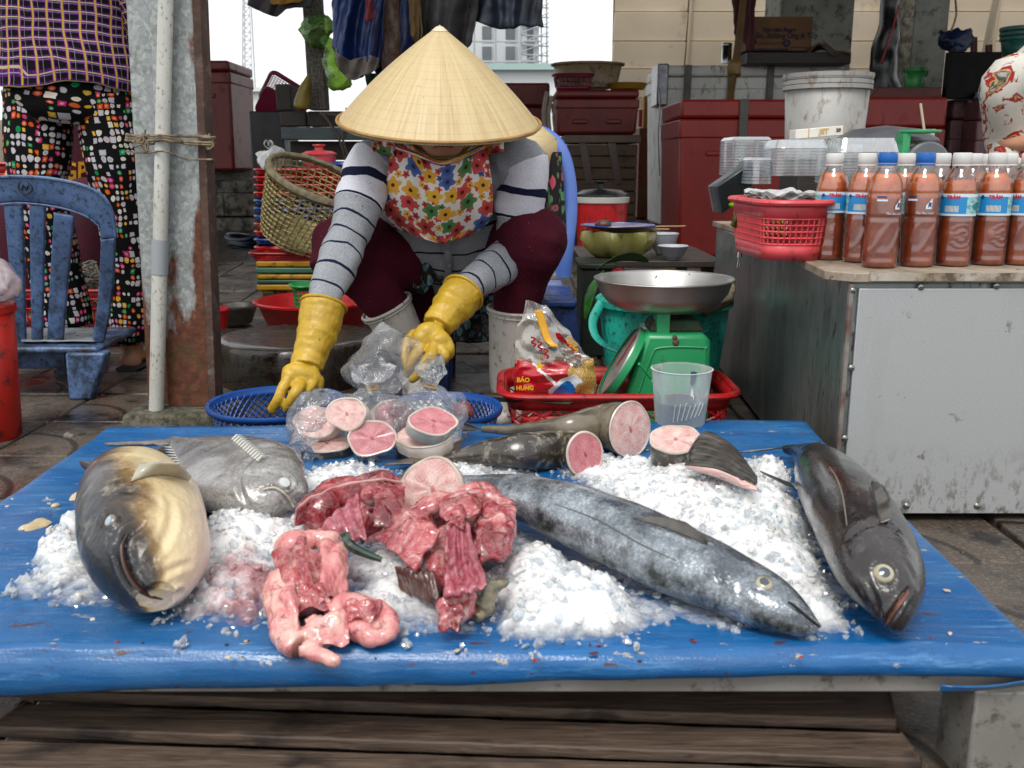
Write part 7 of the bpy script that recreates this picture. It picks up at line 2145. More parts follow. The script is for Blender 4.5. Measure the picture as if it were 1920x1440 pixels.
MB().box((P(930, 540, 3.05).x, 3.0 + .0, zc), (.44, .34, .025)).build('seat', M_PALEB, ch, bevel=.01)
for sx in (-1, 1):
 for yy in (2.90, 3.12):
  x = P(930, 540, 3.05).x + sx * .20
  MB().hexa([(x - .03 + sx * .02, yy - .02, .004), (x + .03 + sx * .02, yy - .02, .004), (x + .03 + sx * .02, yy + .02, .004), (x - .03 + sx * .02, yy + .02, .004), (x - .03, yy - .02, zc), (x + .03, yy - .02, zc), (x + .03, yy + .02, zc), (x - .03, yy + .02, zc)]).build('leg', M_PALEB, ch, bevel=.006)
M_NIGHTFL = m_floral('black_rose_print', 22.0, '#0c0a0e', [(0, '#8f1030'), (.4, '#1c6a34'), (.55, '#0c0a0e'), (.75, '#b02048'), (.9, '#2a7a40')], False, .38)
g3 = MB().grid(lambda u, v: P(lerp(1008, 1052, u) + 10 * v, lerp(285, 440, v), 3.0 + .02 * math.sin(u * 8)), 12, 24)
tag(g3.build('floral_jacket', M_NIGHTFL, None, solid=.008), 'black jacket printed with red roses hanging on the pale blue chair', 'jacket')
hm = axis_m(P(1006, 280, 3.02), V3((.75, -.5, .35)))
tag(MB().lathe([(.10, 0), (.05, .04), (.004, .075)], 40, hm).build('straw_hat', M_STRAW, None, solid=.003), 'second straw hat hanging behind the seller on the chair', 'hat')
# ------------------------------------------------------------------ chopping block, basin, hose
def m_block():
 s = NT('wet_chopping_block')
 g_ = s.noise(30, s.mp(s.obj(), (.35, 2.5, 1)), 5, .7)
 base = s.mix(s.rng(g_, .35, .65), '#1c1511', '#33271d')
 base = s.mix(s.rng(s.noise(10, None, 5), .5, .65, 0, .6), base, '#2c2f1c')
 s.P(Base_Color=base, Roughness=s.rng(g_, .42, .6, .08, .6))
 s.set(s.b.inputs['Coat Weight'], .5)
 s.b.inputs['Coat Roughness'].default_value = .12
 s.bump(g_, .8, .006)
 return s.mt
cbk = P(560, 630, 2.92)
rbk = px(152, 2.92)
tag(MB().lathe([(rbk * .97, .0), (rbk, .02), (rbk * 1.0, cbk.z - .02), (rbk * .985, cbk.z - .004), (rbk * .96, cbk.z), (rbk * .6, cbk.z - .004), (0, cbk.z - .006)], 72, TM((cbk.x, 2.92, 0)), lambda a, z, r: r * (1 + .012 * math.sin(3 * a) + .006 * math.sin(11 * a))).build('chopping_block', m_block(), None, sharp=50), 'big round wet wooden chopping block beside the rusty pillar', 'chopping block')
def basin(name, lab, cx, cy, Yb, r, h, m, cat='basin', z0=None, rb=.72):
 c = P(cx, cy, Yb)
 zb = c.z - h if z0 is None else z0
 t = thing(name, lab, cat, (c.x, Yb, zb))
 MB().lathe([(0, zb + .003), (r * rb * .95, zb), (r * rb, zb + .006), (r * .97, c.z - .004), (r, c.z)], 56, TM((c.x, Yb, 0))).build('bowl', m, t, solid=.003)
 MB().lathe([(r * .99, c.z - .004), (r * 1.01, c.z + .003), (r * 1.06, c.z), (r * 1.055, c.z - .007), (r * 1.03, c.z - .006)], 56, TM((c.x, Yb, 0))).build('rim', m, t)
 return t
basin('red_basin', 'wide red plastic basin behind the chopping block', 592, 562, 3.5, px(110, 3.5), .14, M_REDP, z0=gz(3.5) + .005)
gb = thing('green_basket', 'small bright green basket standing in the red basin', 'basket', P(590, 570, 3.5))
basket(gb, .13, .10, .10, mat('bright_green_plastic', '#128a3c', '#0f7a34', rough=.4), TM(P(586, 585, 3.48), (0, 0, .4)), .85, .03, .005, .016, False)
tag(basin('metal_basin', 'dull grey metal basin half hidden behind the rusty pillar', 440, 572, 3.75, px(42, 3.75), .07, mat('dull_tin', '#6d6a64', '#55524c', rough=.4, metal=.7, ns=20)), None)
basin('red_bowl', 'small red plastic bowl peeping out beside the rusty pillar', 405, 578, 3.3, px(24, 3.3), .07, M_REDP)
hs_ = MB()
hcq = P(462, 450, 6.2); 
for k in range(3):
 hs_.tube([hcq + V3((.10 * math.cos(a) * (1 + .1 * k), .13 * math.sin(a), -.02 + .02 * k + .01 * math.sin(2 * a + k))) for a in [2 * PI * i / 40 for i in range(40)]], .016, 8, closed=True)
tag(hs_.build('hose_coil', mat('navy_hose', '#0f1a30', rough=.4)), 'coil of dark blue hose on the wet floor behind the pillar', 'hose')
# ------------------------------------------------------------------ nested stools, red tray, wicker basket, stacked baskets
M_YELP = mat('yellow_plastic', '#b8860f', '#a3760c', rough=.4, ns=10, dirt='#4a3408', da=.3)
M_DGRP = mat('dark_green_plastic', '#1d5446', '#174438', rough=.4, ns=10, dirt='#0c201a', da=.2)
M_MGRP = mat('sage_green_plastic', '#3f6e58', '#35604c', rough=.4, ns=10)
Yst = 3.95
labs = ['topmost yellow', 'second, sage green', 'third, yellow', 'fourth, dark green', 'lowest yellow']
for k, (y0, y1, m) in enumerate(((489, 501, M_YELP), (501, 513, M_MGRP), (514, 524, M_YELP), (524, 533, M_DGRP), (533, 545, M_YELP))):
 x0 = 480 + (0, -1, 1, 1, 1)[k]
 lo, hi = pbox(x0, y0, x0 + 140, y1, Yst, .28)
 t = thing('small_stool', labs[k] + ' stool in the nested stack under the wicker basket', 'stool', (lo.x, Yst, lo.z), 'nested yellow and green stools')
 mbox(lo, hi - V3((0, 0, .002))).build('seat', m, t, bevel=.006)
 zleg = gz(Yst) + .004 if k == 4 else lo.z - .06
 for (x, y) in ((lo.x + .045, lo.y + .04), (hi.x - .045, lo.y + .04), (lo.x + .045, hi.y - .04), (hi.x - .045, hi.y - .04)):
  dx = -.004 * (4 - k)
  MB().hexa([(x - .026 + dx, y - .02, zleg), (x + .026 + dx, y - .02, zleg), (x + .026 + dx, y + .02, zleg), (x - .026 + dx, y + .02, zleg), (x - .02, y - .016, lo.z), (x + .02, y - .016, lo.z), (x + .02, y + .016, lo.z), (x - .02, y + .016, lo.z)]).build('leg', m, t)
q = P(552, 487, Yst + .13)
rtr = thing('red_draining_tray', 'shallow red slotted tray under the wicker basket', 'tray', q)
basket(rtr, .30, .28, .034, M_REDP, TM((q.x - .005, Yst + .14, q.z + .004)), .9, .04, .004, .012, False, (.2, .75), .006, lip=.014)
M_WICK = mat('woven_cane', '#a5986a', '#8d8052', rough=.75, ns=30, dirt='#3a3420', da=.3, ds=50)
wk = thing('wicker_basket', 'tilted tan woven basket with open weave behind the seller\'s arm', 'basket', P(555, 470, 4.05))
ax_ = V3((.40, -.26, .88)).normalized()
WM = axis_m(P(556, 452, 4.08), ax_, V3((0, 1, 0)))
wr0, wr1, wh = .150, .205, .29
def wring(z, k=1.0): return lerp(wr0, wr1, (z / wh) ** .8) * k
n, kk = 46, 13
V, F = [], []
for j in range(kk + 1):
 z = wh * (.06 + .94 * j / kk)
 for i in range(n):
  a = 2 * PI * (i + .15 * j) / n
  r = wring(z) * (1 + .012 * (1 if (i + j) % 2 else -1))
  V.append(WM @ V3((r * math.cos(a), r * math.sin(a), z)))
F = [(j * n + i, j * n + (i + 1) % n, (j + 1) * n + (i + 1) % n, (j + 1) * n + i) for j in range(kk) for i in range(n)]
MB().add(V, F).build('weave', M_WICK, wk, wire=.0092, smooth=False)
MB().lathe([(0, .002), (wr0 * .9, .002), (wr0, .018), (wring(.04), .04)], 48, WM).build('base', M_WICK, wk, solid=.006)
MB().tube([WM @ V3((wr1 * math.cos(a), wr1 * math.sin(a), wh)) for a in [2 * PI * i / 60 for i in range(60)]], (.012, .016), 8, closed=True).jit(.003, 40).build('rim', mat('cane_rim', '#7d745c', '#5c5440', rough=.85, ns=40), wk)
Yb = 4.45
cols_ = ['r', 'r', 'r', 'r', 'b', 'b', 'b', 'r', 'r', 'b', 'r']
nm_r = iter(['topmost red', 'second red', 'third red', 'fourth red', 'lower fifth red', 'lower sixth red', 'lowest red'])
nm_b = iter(['topmost blue', 'second blue', 'third blue', 'lowest blue'])
for k, c in enumerate(cols_):
 y = 318 + k * 14.5
 q = P(566, y, Yb)
 m = M_REDP if c == 'r' else M_BLUEP
 t = thing('nested_basket', (next(nm_r) if c == 'r' else next(nm_b)) + ' basket in the tall nested stack behind the wicker basket', 'basket', q, 'nested red and blue baskets')
 Rr = resample(rrect(.43, .34, .06), 56)
 Rb = resample(rrect(.40, .31, .05), 56)
 T = TM((q.x, Yb + .12, 0))
 MB().tube([T @ (p + V3((0, 0, q.z))) for p in Rr], (.008, .006), 6, closed=True).build('rim', m, t)
 MB().add([T @ (p + V3((0, 0, q.z - .03))) for p in Rb] + [T @ (p + V3((0, 0, q.z))) for p in Rr], [(i, (i + 1) % 56, 56 + (i + 1) % 56, 56 + i) for i in range(56)]).build('wall', m, t, solid=.003)
 if k == len(cols_) - 1:
  zlow = q.z - .03
lo = P(490, 480, Yb)
tag(mbox((P(487, 480, Yb).x + .01, Yb - .03, gz(Yb)), (P(645, 480, Yb).x - .01, Yb + .27, zlow)).build('wooden_crate', mat('dark_crate', '#2a2420', '#1c1814', rough=.8), None, bevel=.004), 'dark crate that carries the nested basket stack', 'crate')
# on top of the nested baskets
q = P(600, 316, Yb + .1)
pt_ = thing('red_pot', 'red lidded pot with a knob behind the wicker basket', 'pot', q)
MB().lathe([(0, .0), (.068, .0), (.074, .008), (.074, .065)], 32, TM(q)).build('body', M_PINKR, pt_)
MB().lathe([(.080, .062), (.080, .068), (.06, .078), (.02, .082), (.018, .095), (.030, .104), (.028, .108), (0, .108)], 32, TM(q)).build('lid', M_PINKR, pt_)
q = P(652, 310, Yb + .05)
tag(MB().lathe([(0, .004), (.05, .006), (.075, .012), (.08, .004), (.078, .0)], 32, TM(q)).build('pot_cover', M_BLUEP, None, solid=.003), 'flat blue lid lying beside the red pot on the baskets', 'lid')
def softbag(name, lab, x, y, Yq, rx, ry, hh_, m, seed, cat='plastic bag', group=None, knot=True):
 q = P(x, y, Yq)
 t = thing(name, lab, cat, q, group)
 b = MB().blob(q + V3((0, 0, hh_ * .45)), (rx, ry, hh_ * .5), None, 30, 18)
 b.jit(.7 * rx, 12, seed).jit(.3 * rx, 40, seed)
 b.build('film', m, t, sharp=180)
 if knot:
  for sx in (-1, 1):
   MB().tube(spline([q + V3((0, 0, hh_ * .85)), q + V3((sx * rx * .35, -.005, hh_ * 1.05)), q + V3((sx * rx * .15, 0, hh_ * 1.25)), q + V3((0, 0, hh_ * 1.0))], 14), (.010, .002), 8).jit(.003, 60).build('handle_loop', m, t, sharp=180)
 return t
M_WFILM = m_film('whitish_bag', (.85, .87, .87), .2, .2, .30, (.8, .82, .82))
softbag('white_bag', 'whitish knotted plastic bag on the nested baskets beside the pillar', 506, 316, Yb, .055, .06, .10, M_WFILM, 2.0)
# ------------------------------------------------------------------ eating corner: low table, plate, bowls, pot
lt = thing('low_table', 'dark low wooden table with bowls and a wrapped dish', 'table', P(1200, 520, 3.7))
zt_ = P(1200, 486, 3.45).z
MB().box((P(1210, 486, 3.6).x, 3.70, zt_ - .012), (.50, .62, .024)).build('table_top', mat('dark_table', '#2a231d', '#3a3029', rough=.5), lt, bevel=.004)
for (x, y) in ((-.2, -.26), (.2, -.26), (-.2, .26), (.2, .26)):
 xx = P(1210, 486, 3.6).x + x
 MB().box((xx, 3.70 + y, (zt_ - .024 + gz(3.7)) / 2), (.04, .04, zt_ - .024 - gz(3.7))).build('leg', mat('dark_table', '#2a231d'), lt)
q = P(1157, 487, 3.50)
M_YFILM = m_film('yellow_film', (.80, .74, .28), .2, .18, .40, (.55, .5, .14))
wd = thing('wrapped_dish', 'dish wrapped in a crumpled yellow plastic bag on the low table', 'dish', (q.x, 3.5, zt_))
b = MB().lathe([(0, .002), (.08, .004), (.115, .03), (.130, .075), (.128, .10)], 48, TM((q.x, 3.5, zt_)), lambda a, z, r: r * (1 + .07 * math.sin(7 * a + z * 40) + .05 * math.sin(13 * a)))
b.jit(.010, 22, 3); b.build('yellow_bag', M_YFILM, wd, sharp=180)
MB().lathe([(0, .008), (.08, .01), (.12, .09)], 40, TM((q.x, 3.5, zt_))).build('bowl', mat('dish_green', '#7d8040', '#5c6030', rough=.5), wd)
pl = thing('plate', 'blue-rimmed plate with food scraps on the wrapped dish', 'plate', (q.x, 3.5, zt_ + .10))
MB().lathe([(0, .104), (.08, .104), (.132, .116), (.134, .118), (.13, .119), (.078, .108), (0, .107)], 48, TM((q.x, 3.5, zt_))).build('dish', mat('plate_blue_white', '#8d93a8', '#6a72a0', rough=.2, ns=20), pl)
MB().tube([V3((q.x + .133 * math.cos(a), 3.5 + .133 * math.sin(a), zt_ + .118)) for a in [2 * PI * i / 48 for i in range(48)]], .0025, 6, closed=True).build('blue_edge', mat('plate_blue', '#1c2a7a', rough=.25), pl)
tag(MB().blob((q.x - .055, 3.47, zt_ + .122), (.03, .025, .018)).jit(.012, 60).build('food_scrap', mat('brown_food', '#3a2418', '#5a3a24', rough=.5, ns=60), None, sub=1), 'brown food scraps on the blue-rimmed plate', 'food')
for k, (x0, y0, x1, y1) in enumerate(((1132, 426, 1285, 424), (1128, 428, 1255, 430))):
 a, b_ = P(x0, y0, 3.46 - .03 * k), P(x1, y1, 3.52 - .03 * k)
 tag(MB().tube([a, b_], [.0035, .0028], 6).build('chopstick', mat('bamboo', '#a9845a', rough=.6)), ('longer upper', 'shorter lower')[k] + ' bamboo chopstick laid across the plate', 'chopstick', 'chopsticks on the plate')
M_CHINA = mat('white_china', '#b4b6be', '#a6a8b2', rough=.15, ns=8, coat=.5)
for (x, yt, yb, r, lab) in ((1244, 438, 470, 28, 'larger white china bowl on the low table'), (1262, 461, 481, 28, 'small shallow white bowl in front of the larger one')):
 Yq = 3.42 if r == 28 and yt > 450 else 3.62
 a = P(x, yt, Yq); r_ = px(r, Yq); h_ = a.z - zt_
 h_ = max(h_, .03)
 t = thing('china_bowl', lab, 'bowl', (a.x, Yq, zt_))
 MB().lathe([(r_ * .42, .001), (r_ * .44, .008), (r_ * .75, h_ * .4), (r_, h_), (r_ * 1.03, h_ + .001)], 40, TM((a.x, Yq, zt_))).build('wall', M_CHINA, t, solid=.003)
 MB().lathe([(0, .006), (r_ * .5, .008)], 24, TM((a.x, Yq, zt_))).build('base', M_CHINA, t)
q = P(1127, 440, 4.5)
po = thing('enamel_pot', 'red pot with a white rim and a dark lid behind the pale blue chair', 'pot', q)
r_ = px(50, 4.5)
zb_ = gz(4.5) + .01
zt2 = P(1127, 376, 4.5).z
MB().lathe([(0, zb_), (r_ * .8, zb_), (r_ * .95, zt2)], 40, TM((q.x, 4.5, 0))).build('body', M_REDP, po)
MB().lathe([(r_ * .95, zt2 - .01), (r_ * 1.0, zt2 - .008), (r_ * 1.02, zt2 + .016), (r_ * .97, zt2 + .018)], 40, TM((q.x, 4.5, 0))).build('white_rim', mat('rim_white', '#b9b6b0', rough=.4), po)
ld = MB().lathe([(r_ * .98, zt2 + .014), (r_ * .97, zt2 + .03), (r_ * .7, zt2 + .048), (0, zt2 + .055)], 40, TM((q.x, 4.5, 0))).build('lid', mat('black_lid', '#17181a', rough=.3), po)
MB().lathe([(.015, zt2 + .05), (.015, zt2 + .075), (.035, zt2 + .085), (.035, zt2 + .09), (0, zt2 + .09)], 24, TM((q.x - .01, 4.5, 0))).build('knob', mat('black_lid', '#17181a'), ld)
M_LEAF = NT('banana_leaf')
_s = M_LEAF
_s.P(Base_Color=_s.mix(_s.rng(_s.noise(8, _s.mp(_s.obj(), (1, 6, 6)), 4), .35, .65), '#1a4a14', '#2c6a1c'), Roughness=.4)
M_LEAF = _s.mt
for k, (pts, w, lab) in enumerate((([(1120, 505, 3.1), (1150, 488, 3.15), (1185, 484, 3.2), (1215, 492, 3.25)], .05, 'green banana leaf behind the steel scale pan'), ([(1098, 600, 2.95), (1105, 560, 2.98), (1115, 530, 3.0), (1130, 510, 3.02)], .06, 'dark green leaf standing between the stool and the turquoise bucket'))):
 q = spline([P(*p) for p in pts], 24)
 MBg = MB().grid(lambda u, v: q[int(u * 23)] + V3((.3 * (v - .5) * w * 2 * math.sin(PI * (u * .9 + .05)), -(v - .5) * w * math.sin(PI * (u * .9 + .05)), (v - .5) * w * math.sin(PI * (u * .9 + .05)) * .7 + .008 * abs(v - .5))), 23, 8)
 tag(MBg.build('banana_leaf', M_LEAF, None, solid=.001), lab, 'leaf')
lo, hi = pbox(1088, 505, 1150, 620, 3.25, .22)
gc = thing('green_crate', 'dull olive green plastic box beside the low table', 'crate', lo)
mbox((lo.x, lo.y, gz(3.2) + .003), hi).build('body', mat('olive_plastic', '#161d10', '#11170c', rough=.6, dirt='#0a0d07', da=.3), gc, bevel=.008)
mbox((lo.x - .008, lo.y - .008, hi.z), (hi.x + .008, hi.y + .008, hi.z + .02)).build('lid', mat('olive_plastic', '#2c3a1c'), gc, bevel=.005)

# ------------------------------------------------------------------ blue chair at the left, seen from behind
M_CHB = NT('dirty_blue_chair')
_s = M_CHB
_b = _s.mix(_s.rng(_s.noise(6, None, 4), .35, .65), '#58739c', '#4a648c')
_b = _s.mix(_s.rng(_s.noise(75, None, 6, .75), .51, .64, 0, .9), _b, '#17181c')
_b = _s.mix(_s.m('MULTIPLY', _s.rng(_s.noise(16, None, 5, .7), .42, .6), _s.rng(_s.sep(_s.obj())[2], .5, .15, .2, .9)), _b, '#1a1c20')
_s.P(Base_Color=_b, Roughness=.42)
_s.bump(_s.noise(90), .1, .002)
M_CHB = _s.mt
bc = thing('plastic_chair', 'dirty blue plastic chair with a slotted back beside the rusty pillar', 'chair', P(60, 750, 2.6), 'plastic chairs')
def yq(y): return 2.60 + .00035 * (y - 330)
def sheet(name, A_, B_, n=30, th=.014, bev=.004):
 a = spline([P(x, y, yq(y)) for x, y in A_], n); b = spline([P(x, y, yq(y)) for x, y in B_], n)
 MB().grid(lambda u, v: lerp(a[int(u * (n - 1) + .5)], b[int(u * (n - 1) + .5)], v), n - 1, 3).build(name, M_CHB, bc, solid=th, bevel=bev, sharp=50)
outer = [(-165, 470), (-158, 420), (-140, 372), (-70, 342), (30, 331), (125, 340), (185, 362), (210, 398), (217, 445)]
inner = [(-135, 470), (-128, 435), (-108, 408), (-55, 388), (30, 377), (105, 384), (155, 400), (183, 418), (190, 448)]
sheet('back_top', outer, inner)
sheet('side_frame', [(217, 445), (214, 520), (206, 590), (196, 640)], [(190, 448), (187, 520), (181, 590), (172, 645)])
sheet('side_frame', [(-165, 470), (-160, 540), (-150, 600), (-140, 640)], [(-135, 470), (-130, 540), (-120, 600), (-112, 645)])
for (xa, xb, xc, xd) in ((8, 43, 33, 50), (56, 86, 60, 80), (102, 140, 88, 118), (-50, -12, -2, 20), (-100, -70, -38, -14)):
 sheet('slat', [(xa, 384 if xa < 90 else 398), (lerp(xa, xc, .5), 520), (xc, 655)], [(xb, 384 if xa < 90 else 404), (lerp(xb, xd, .5), 520), (xd, 655)], 16)
sheet('lower_rail', [(-60, 646), (20, 648), (90, 648), (122, 655)], [(-60, 688), (20, 690), (90, 690), (125, 684)])
zst = P(60, 640, 2.7).z
for pts_, w_ in ((outer, .005), ([(-122, 400), (-58, 392), (30, 381), (105, 388), (158, 404), (186, 424)], .003)):
 MB().tube(spline([P(x, y, yq(y) - .008) for x, y in pts_], 50), w_, 8).build('edge_bead', M_CHB, bc)
stp = [(P(-125, 640, 2.64).x, 2.64), (P(182, 640, 2.64).x, 2.64), (P(182, 640, 2.64).x - .02, 2.98), (P(-125, 640, 2.64).x + .02, 2.98)]
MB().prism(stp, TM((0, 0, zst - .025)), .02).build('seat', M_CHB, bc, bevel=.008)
for (xt0, xt1, xb0, xb1, Yl, m_) in ((118, 196, 128, 172, 2.63, 0), (-140, -60, -120, -70, 2.63, 0), (90, 150, 110, 145, 2.95, 0), (-90, -40, -80, -50, 2.95, 0)):
 a, b_, c_, d_ = P(xt0, 640, Yl), P(xt1, 640, Yl), P(xb1, 750, Yl), P(xb0, 750, Yl)
 a.z = b_.z = zst - .02; c_.z = d_.z = .004
 MB().hexa([d_, c_, c_ + V3((0, .035, 0)), d_ + V3((0, .035, 0)), a, b_, b_ + V3((0, .05, 0)), a + V3((0, .05, 0))]).build('leg', M_CHB, bc, bevel=.008)
em = P(47, 352, yq(352) - .009)
MB().tube([em + V3((.018 * math.cos(a), 0, .016 * math.sin(a))) for a in [2 * PI * i / 24 for i in range(24)]], .0022, 6, closed=True).build('moulded_emblem', mat('grime', '#1c1d22', rough=.7), bc)
MB().tube([em + V3((-.010, 0, -.006)), em + V3((-.004, 0, .008)), em + V3((.002, 0, -.006)), em + V3((.010, 0, .007))], .0025, 6).build('moulded_emblem', mat('grime', '#1c1d22'), bc)
pp = MB().grid(lambda u, v: P(lerp(40, 178, u), 640, 2.68 + .22 * v) * 1 + V3((0, 0, .0)), 20, 10)
pp.V = [V3((v.x, v.y, zst + .003 + .004 * abs(noise.noise(v * 14)))) for v in pp.V]
tag(pp.build('plastic_sheet', mat('dirty_white_sheet', '#8d9296', '#70767c', rough=.35, ns=9, dirt='#3a3c40', da=.3), None, solid=.0015), 'dirty white plastic sheet lying on the seat of the blue chair', 'sheet')
# red bucket at the left edge
rb_, T, ct = bucket('red_bucket', 'tall red plastic bucket cut by the left edge of the picture', -52, 572, 815, 2.25, px(70, 2.25), px(58, 2.25), mat('orange_red_plastic', '#a81a10', '#96170e', rough=.4, ns=8, dirt='#3c0a06', da=.25), rimh=.018, rimo=.006, floorz=.006)
softbag('pink_bag', 'pale pink plastic bag bulging out of the red bucket', -40, 575, 2.25, .075, .07, .11, m_film('pinkish_bag', (.8, .72, .74), .18, .22, .4, (.75, .62, .66)), 5.0, knot=False)
# floor things at the left
rbk_ = thing('red_crate', 'red slotted crate on the floor behind the blue chair', 'crate', P(140, 640, 3.45))
q = P(110, 660, 3.4)
basket(rbk_, .62, .36, .20, M_REDP, TM((q.x, 3.55, gz(3.5) + .004)), .92, .04, .008, .035, False, (.15, .85))
nt_ = MB()
for k in range(60):
 c = P(165 + rnd.uniform(-20, 20), 535 + rnd.uniform(-32, 30), 3.5 + rnd.uniform(-.06, .06))
 nt_.tube(spline([c + V3((rnd.uniform(-.05, .05), rnd.uniform(-.04, .04), rnd.uniform(-.03, .03))) for _ in range(5)], 12), .004, 5)
tag(nt_.build('net_heap', mat('grey_net', '#77756c', '#5a584f', rough=.9, ns=40)), 'heap of grey netting behind the blue chair', 'net', None, 'stuff')
rc = thing('red_crate', 'tall red crate at the far left edge behind the chair', 'crate', P(-10, 500, 3.9))
basket(rc, .34, .3, .42, M_REDP, TM((P(-20, 480, 3.9).x, 4.0, gz(3.9) + .2)), .92, .04, .012, .045, False, (.1, .9))
tag(mbox((P(-80, 500, 3.9).x, 3.88, gz(3.9)), (P(40, 500, 3.9).x, 4.14, gz(3.9) + .2)).build('plinth_box', M_CONC, None, bevel=.01), 'grey concrete block under the tall red crate', 'block')
cl2 = MB().grid(lambda u, v: P(lerp(-30, 22, u), lerp(225, 335, v), 4.2 + .03 * math.sin(u * 7)), 10, 10)
tag(cl2.build('cloth', mat('beige_cloth', '#8d867c', '#7c756b', rough=.95, bump=.3, bs=12), None, solid=.01), 'greyish beige cloth hanging at the left edge behind the legs', 'cloth')
tag(MB().blob(PZ(126, 818, .008), (.014, .009, .010)).jit(.006, 120).build('ice_lump', M_ICE, None, sub=1), 'small whitish lump of ice on the paving at the left', 'ice')
# ================================================================== the back of the market
M_REDC = mat('red_fibreglass', '#5a1410', '#6b1a14', rough=.5, ns=5, dirt='#3a100c', da=.15, ds=16, st=(1, 1, .5))
M_REDB = mat('bright_red_fibreglass', '#8a1a10', '#7a160e', rough=.45, ns=5, dirt='#5a120c', da=.12, ds=22, st=(1, 1, .5))
M_PURP = mat('purple_brown_plastic', '#5c3a3c', '#4c3032', rough=.5, ns=6, dirt='#241618', da=.25)
M_WHF = mat('dirty_white_fibreglass', '#c6c6c0', '#b4b4ae', rough=.5, ns=4, dirt='#6a5c4a', da=.2, ds=18, st=(1, 1, .5))
def cooler(lab, x0, y0, x1, y1, Yc, dep, m, lidh=.20, name='cooler', floorz=None, straps=(), lidm=None, grp='fish coolers at the back'):
 lo, hi = pbox(x0, y0, x1, y1, Yc, dep)
 if floorz is not None: lo.z = floorz
 h = hi.z - lo.z
 t = thing(name, lab, 'cooler', lo, grp)
 zl = hi.z - h * lidh
 c = (lo + hi) / 2
 w, d = hi.x - lo.x, dep
 k = .94
 MB().hexa([(c.x - w / 2 * k, c.y - d / 2 * k, lo.z), (c.x + w / 2 * k, c.y - d / 2 * k, lo.z), (c.x + w / 2 * k, c.y + d / 2 * k, lo.z), (c.x - w / 2 * k, c.y + d / 2 * k, lo.z),
               (c.x - w / 2 * .985, c.y - d / 2 * .985, zl), (c.x + w / 2 * .985, c.y - d / 2 * .985, zl), (c.x + w / 2 * .985, c.y + d / 2 * .985, zl), (c.x - w / 2 * .985, c.y + d / 2 * .985, zl)]).build('tub', m, t, bevel=.02)
 mbox((lo.x, lo.y, zl - .02), (hi.x, hi.y, zl + h * lidh * .45)).build('collar', m, t, bevel=.012)
 mbox((lo.x + .004, lo.y - .006, zl + h * lidh * .45 + .004), (hi.x - .004, hi.y, hi.z)).build('lid', lidm or m, t, bevel=.018)
 for xs in straps:
  a = P(xs, y0, Yc)
  MB().box((a.x, lo.y - .014, zl + .0), (.05, .018, h * lidh * 2.0)).build('latch', mat('rubber_latch', '#5c5a52', '#4a4842', rough=.6), t, bevel=.006)
 for sx in (.3, .7):
  MB().box((lerp(lo.x, hi.x, sx), lo.y + .012, zl - .10), (.10, .03, .03)).build('handle_lug', m, t, bevel=.008)
 return t, lo, hi
cooler('dark red cooler on the step behind the rusty pillar', 300, 113, 430, 350, 6.9, .62, M_REDC, .18, floorz=.6)
cooler('dark red cooler just right of the conical hat', 925, 155, 1032, 260, 7.4, .6, M_REDC, .3, floorz=gz(7))
cooler('upper dark red cooler carrying the beige tub', 1040, 168, 1200, 252, 6.6, .6, M_REDC, .36)
# brown box beneath it
lo, hi = pbox(1062, 252, 1196, 348, 6.55, .6)
lo.z = gz(6.5)
bx_ = thing('wooden_chest', 'brown plank chest under the dark red cooler', 'chest', lo)
M_CHEST = m_wood('chest_wood', '#3a2a1c', '#54402c', '#6a543c', .6)
n = 8
for k in range(n):
 z0, z1 = lerp(lo.z, hi.z - .06, k / n), lerp(lo.z, hi.z - .06, (k + 1) / n) - .006
 mbox((lo.x, lo.y - .004 * (k % 2), z0), (hi.x, lo.y + .03, z1)).build('plank', M_CHEST, bx_, bevel=.003)
mbox((lo.x + .004, lo.y + .032, lo.z), (hi.x - .004, hi.y, hi.z - .065)).build('carcass', M_CHEST, bx_)
mbox((lo.x - .02, lo.y - .03, hi.z - .055), (hi.x + .02, hi.y, hi.z - .004)).build('lid', mat('chest_lid', '#6b5a4c', '#54463a', rough=.6), bx_, bevel=.006)
for xs in (1085, 1140):
 a, b = P(xs, 262, 6.5), P(xs + 14, 345, 6.5)
 MB().hexa([(b.x, lo.y - .014, b.z), (b.x + .05, lo.y - .014, b.z), (b.x + .05, lo.y - .008, b.z), (b.x, lo.y - .008, b.z), (a.x, lo.y - .014, a.z), (a.x + .05, lo.y - .014, a.z), (a.x + .05, lo.y - .008, a.z), (a.x, lo.y - .008, a.z)]).build('tape', mat('brown_tape', '#3c2614', rough=.3), bx_)
# strips leaning between
for k in range(3):
 a, b = P(1022 + k * 9, 245, 6.3 + .02 * k), P(1026 + k * 9, 172 + 8 * k, 6.35)
 tag(MB().tube(spline([a, lerp(a, b, .5) + V3((-.015, 0, 0)), b], 12), (.016, .006), 8).build('leaning_slat', mat('bleached_wood', '#8d8276', '#776c60', rough=.9, ns=12)), ('leftmost', 'middle', 'rightmost')[k] + ' of three bleached slats leaning beside the upper dark red cooler', 'slat', 'bleached leaning slats')
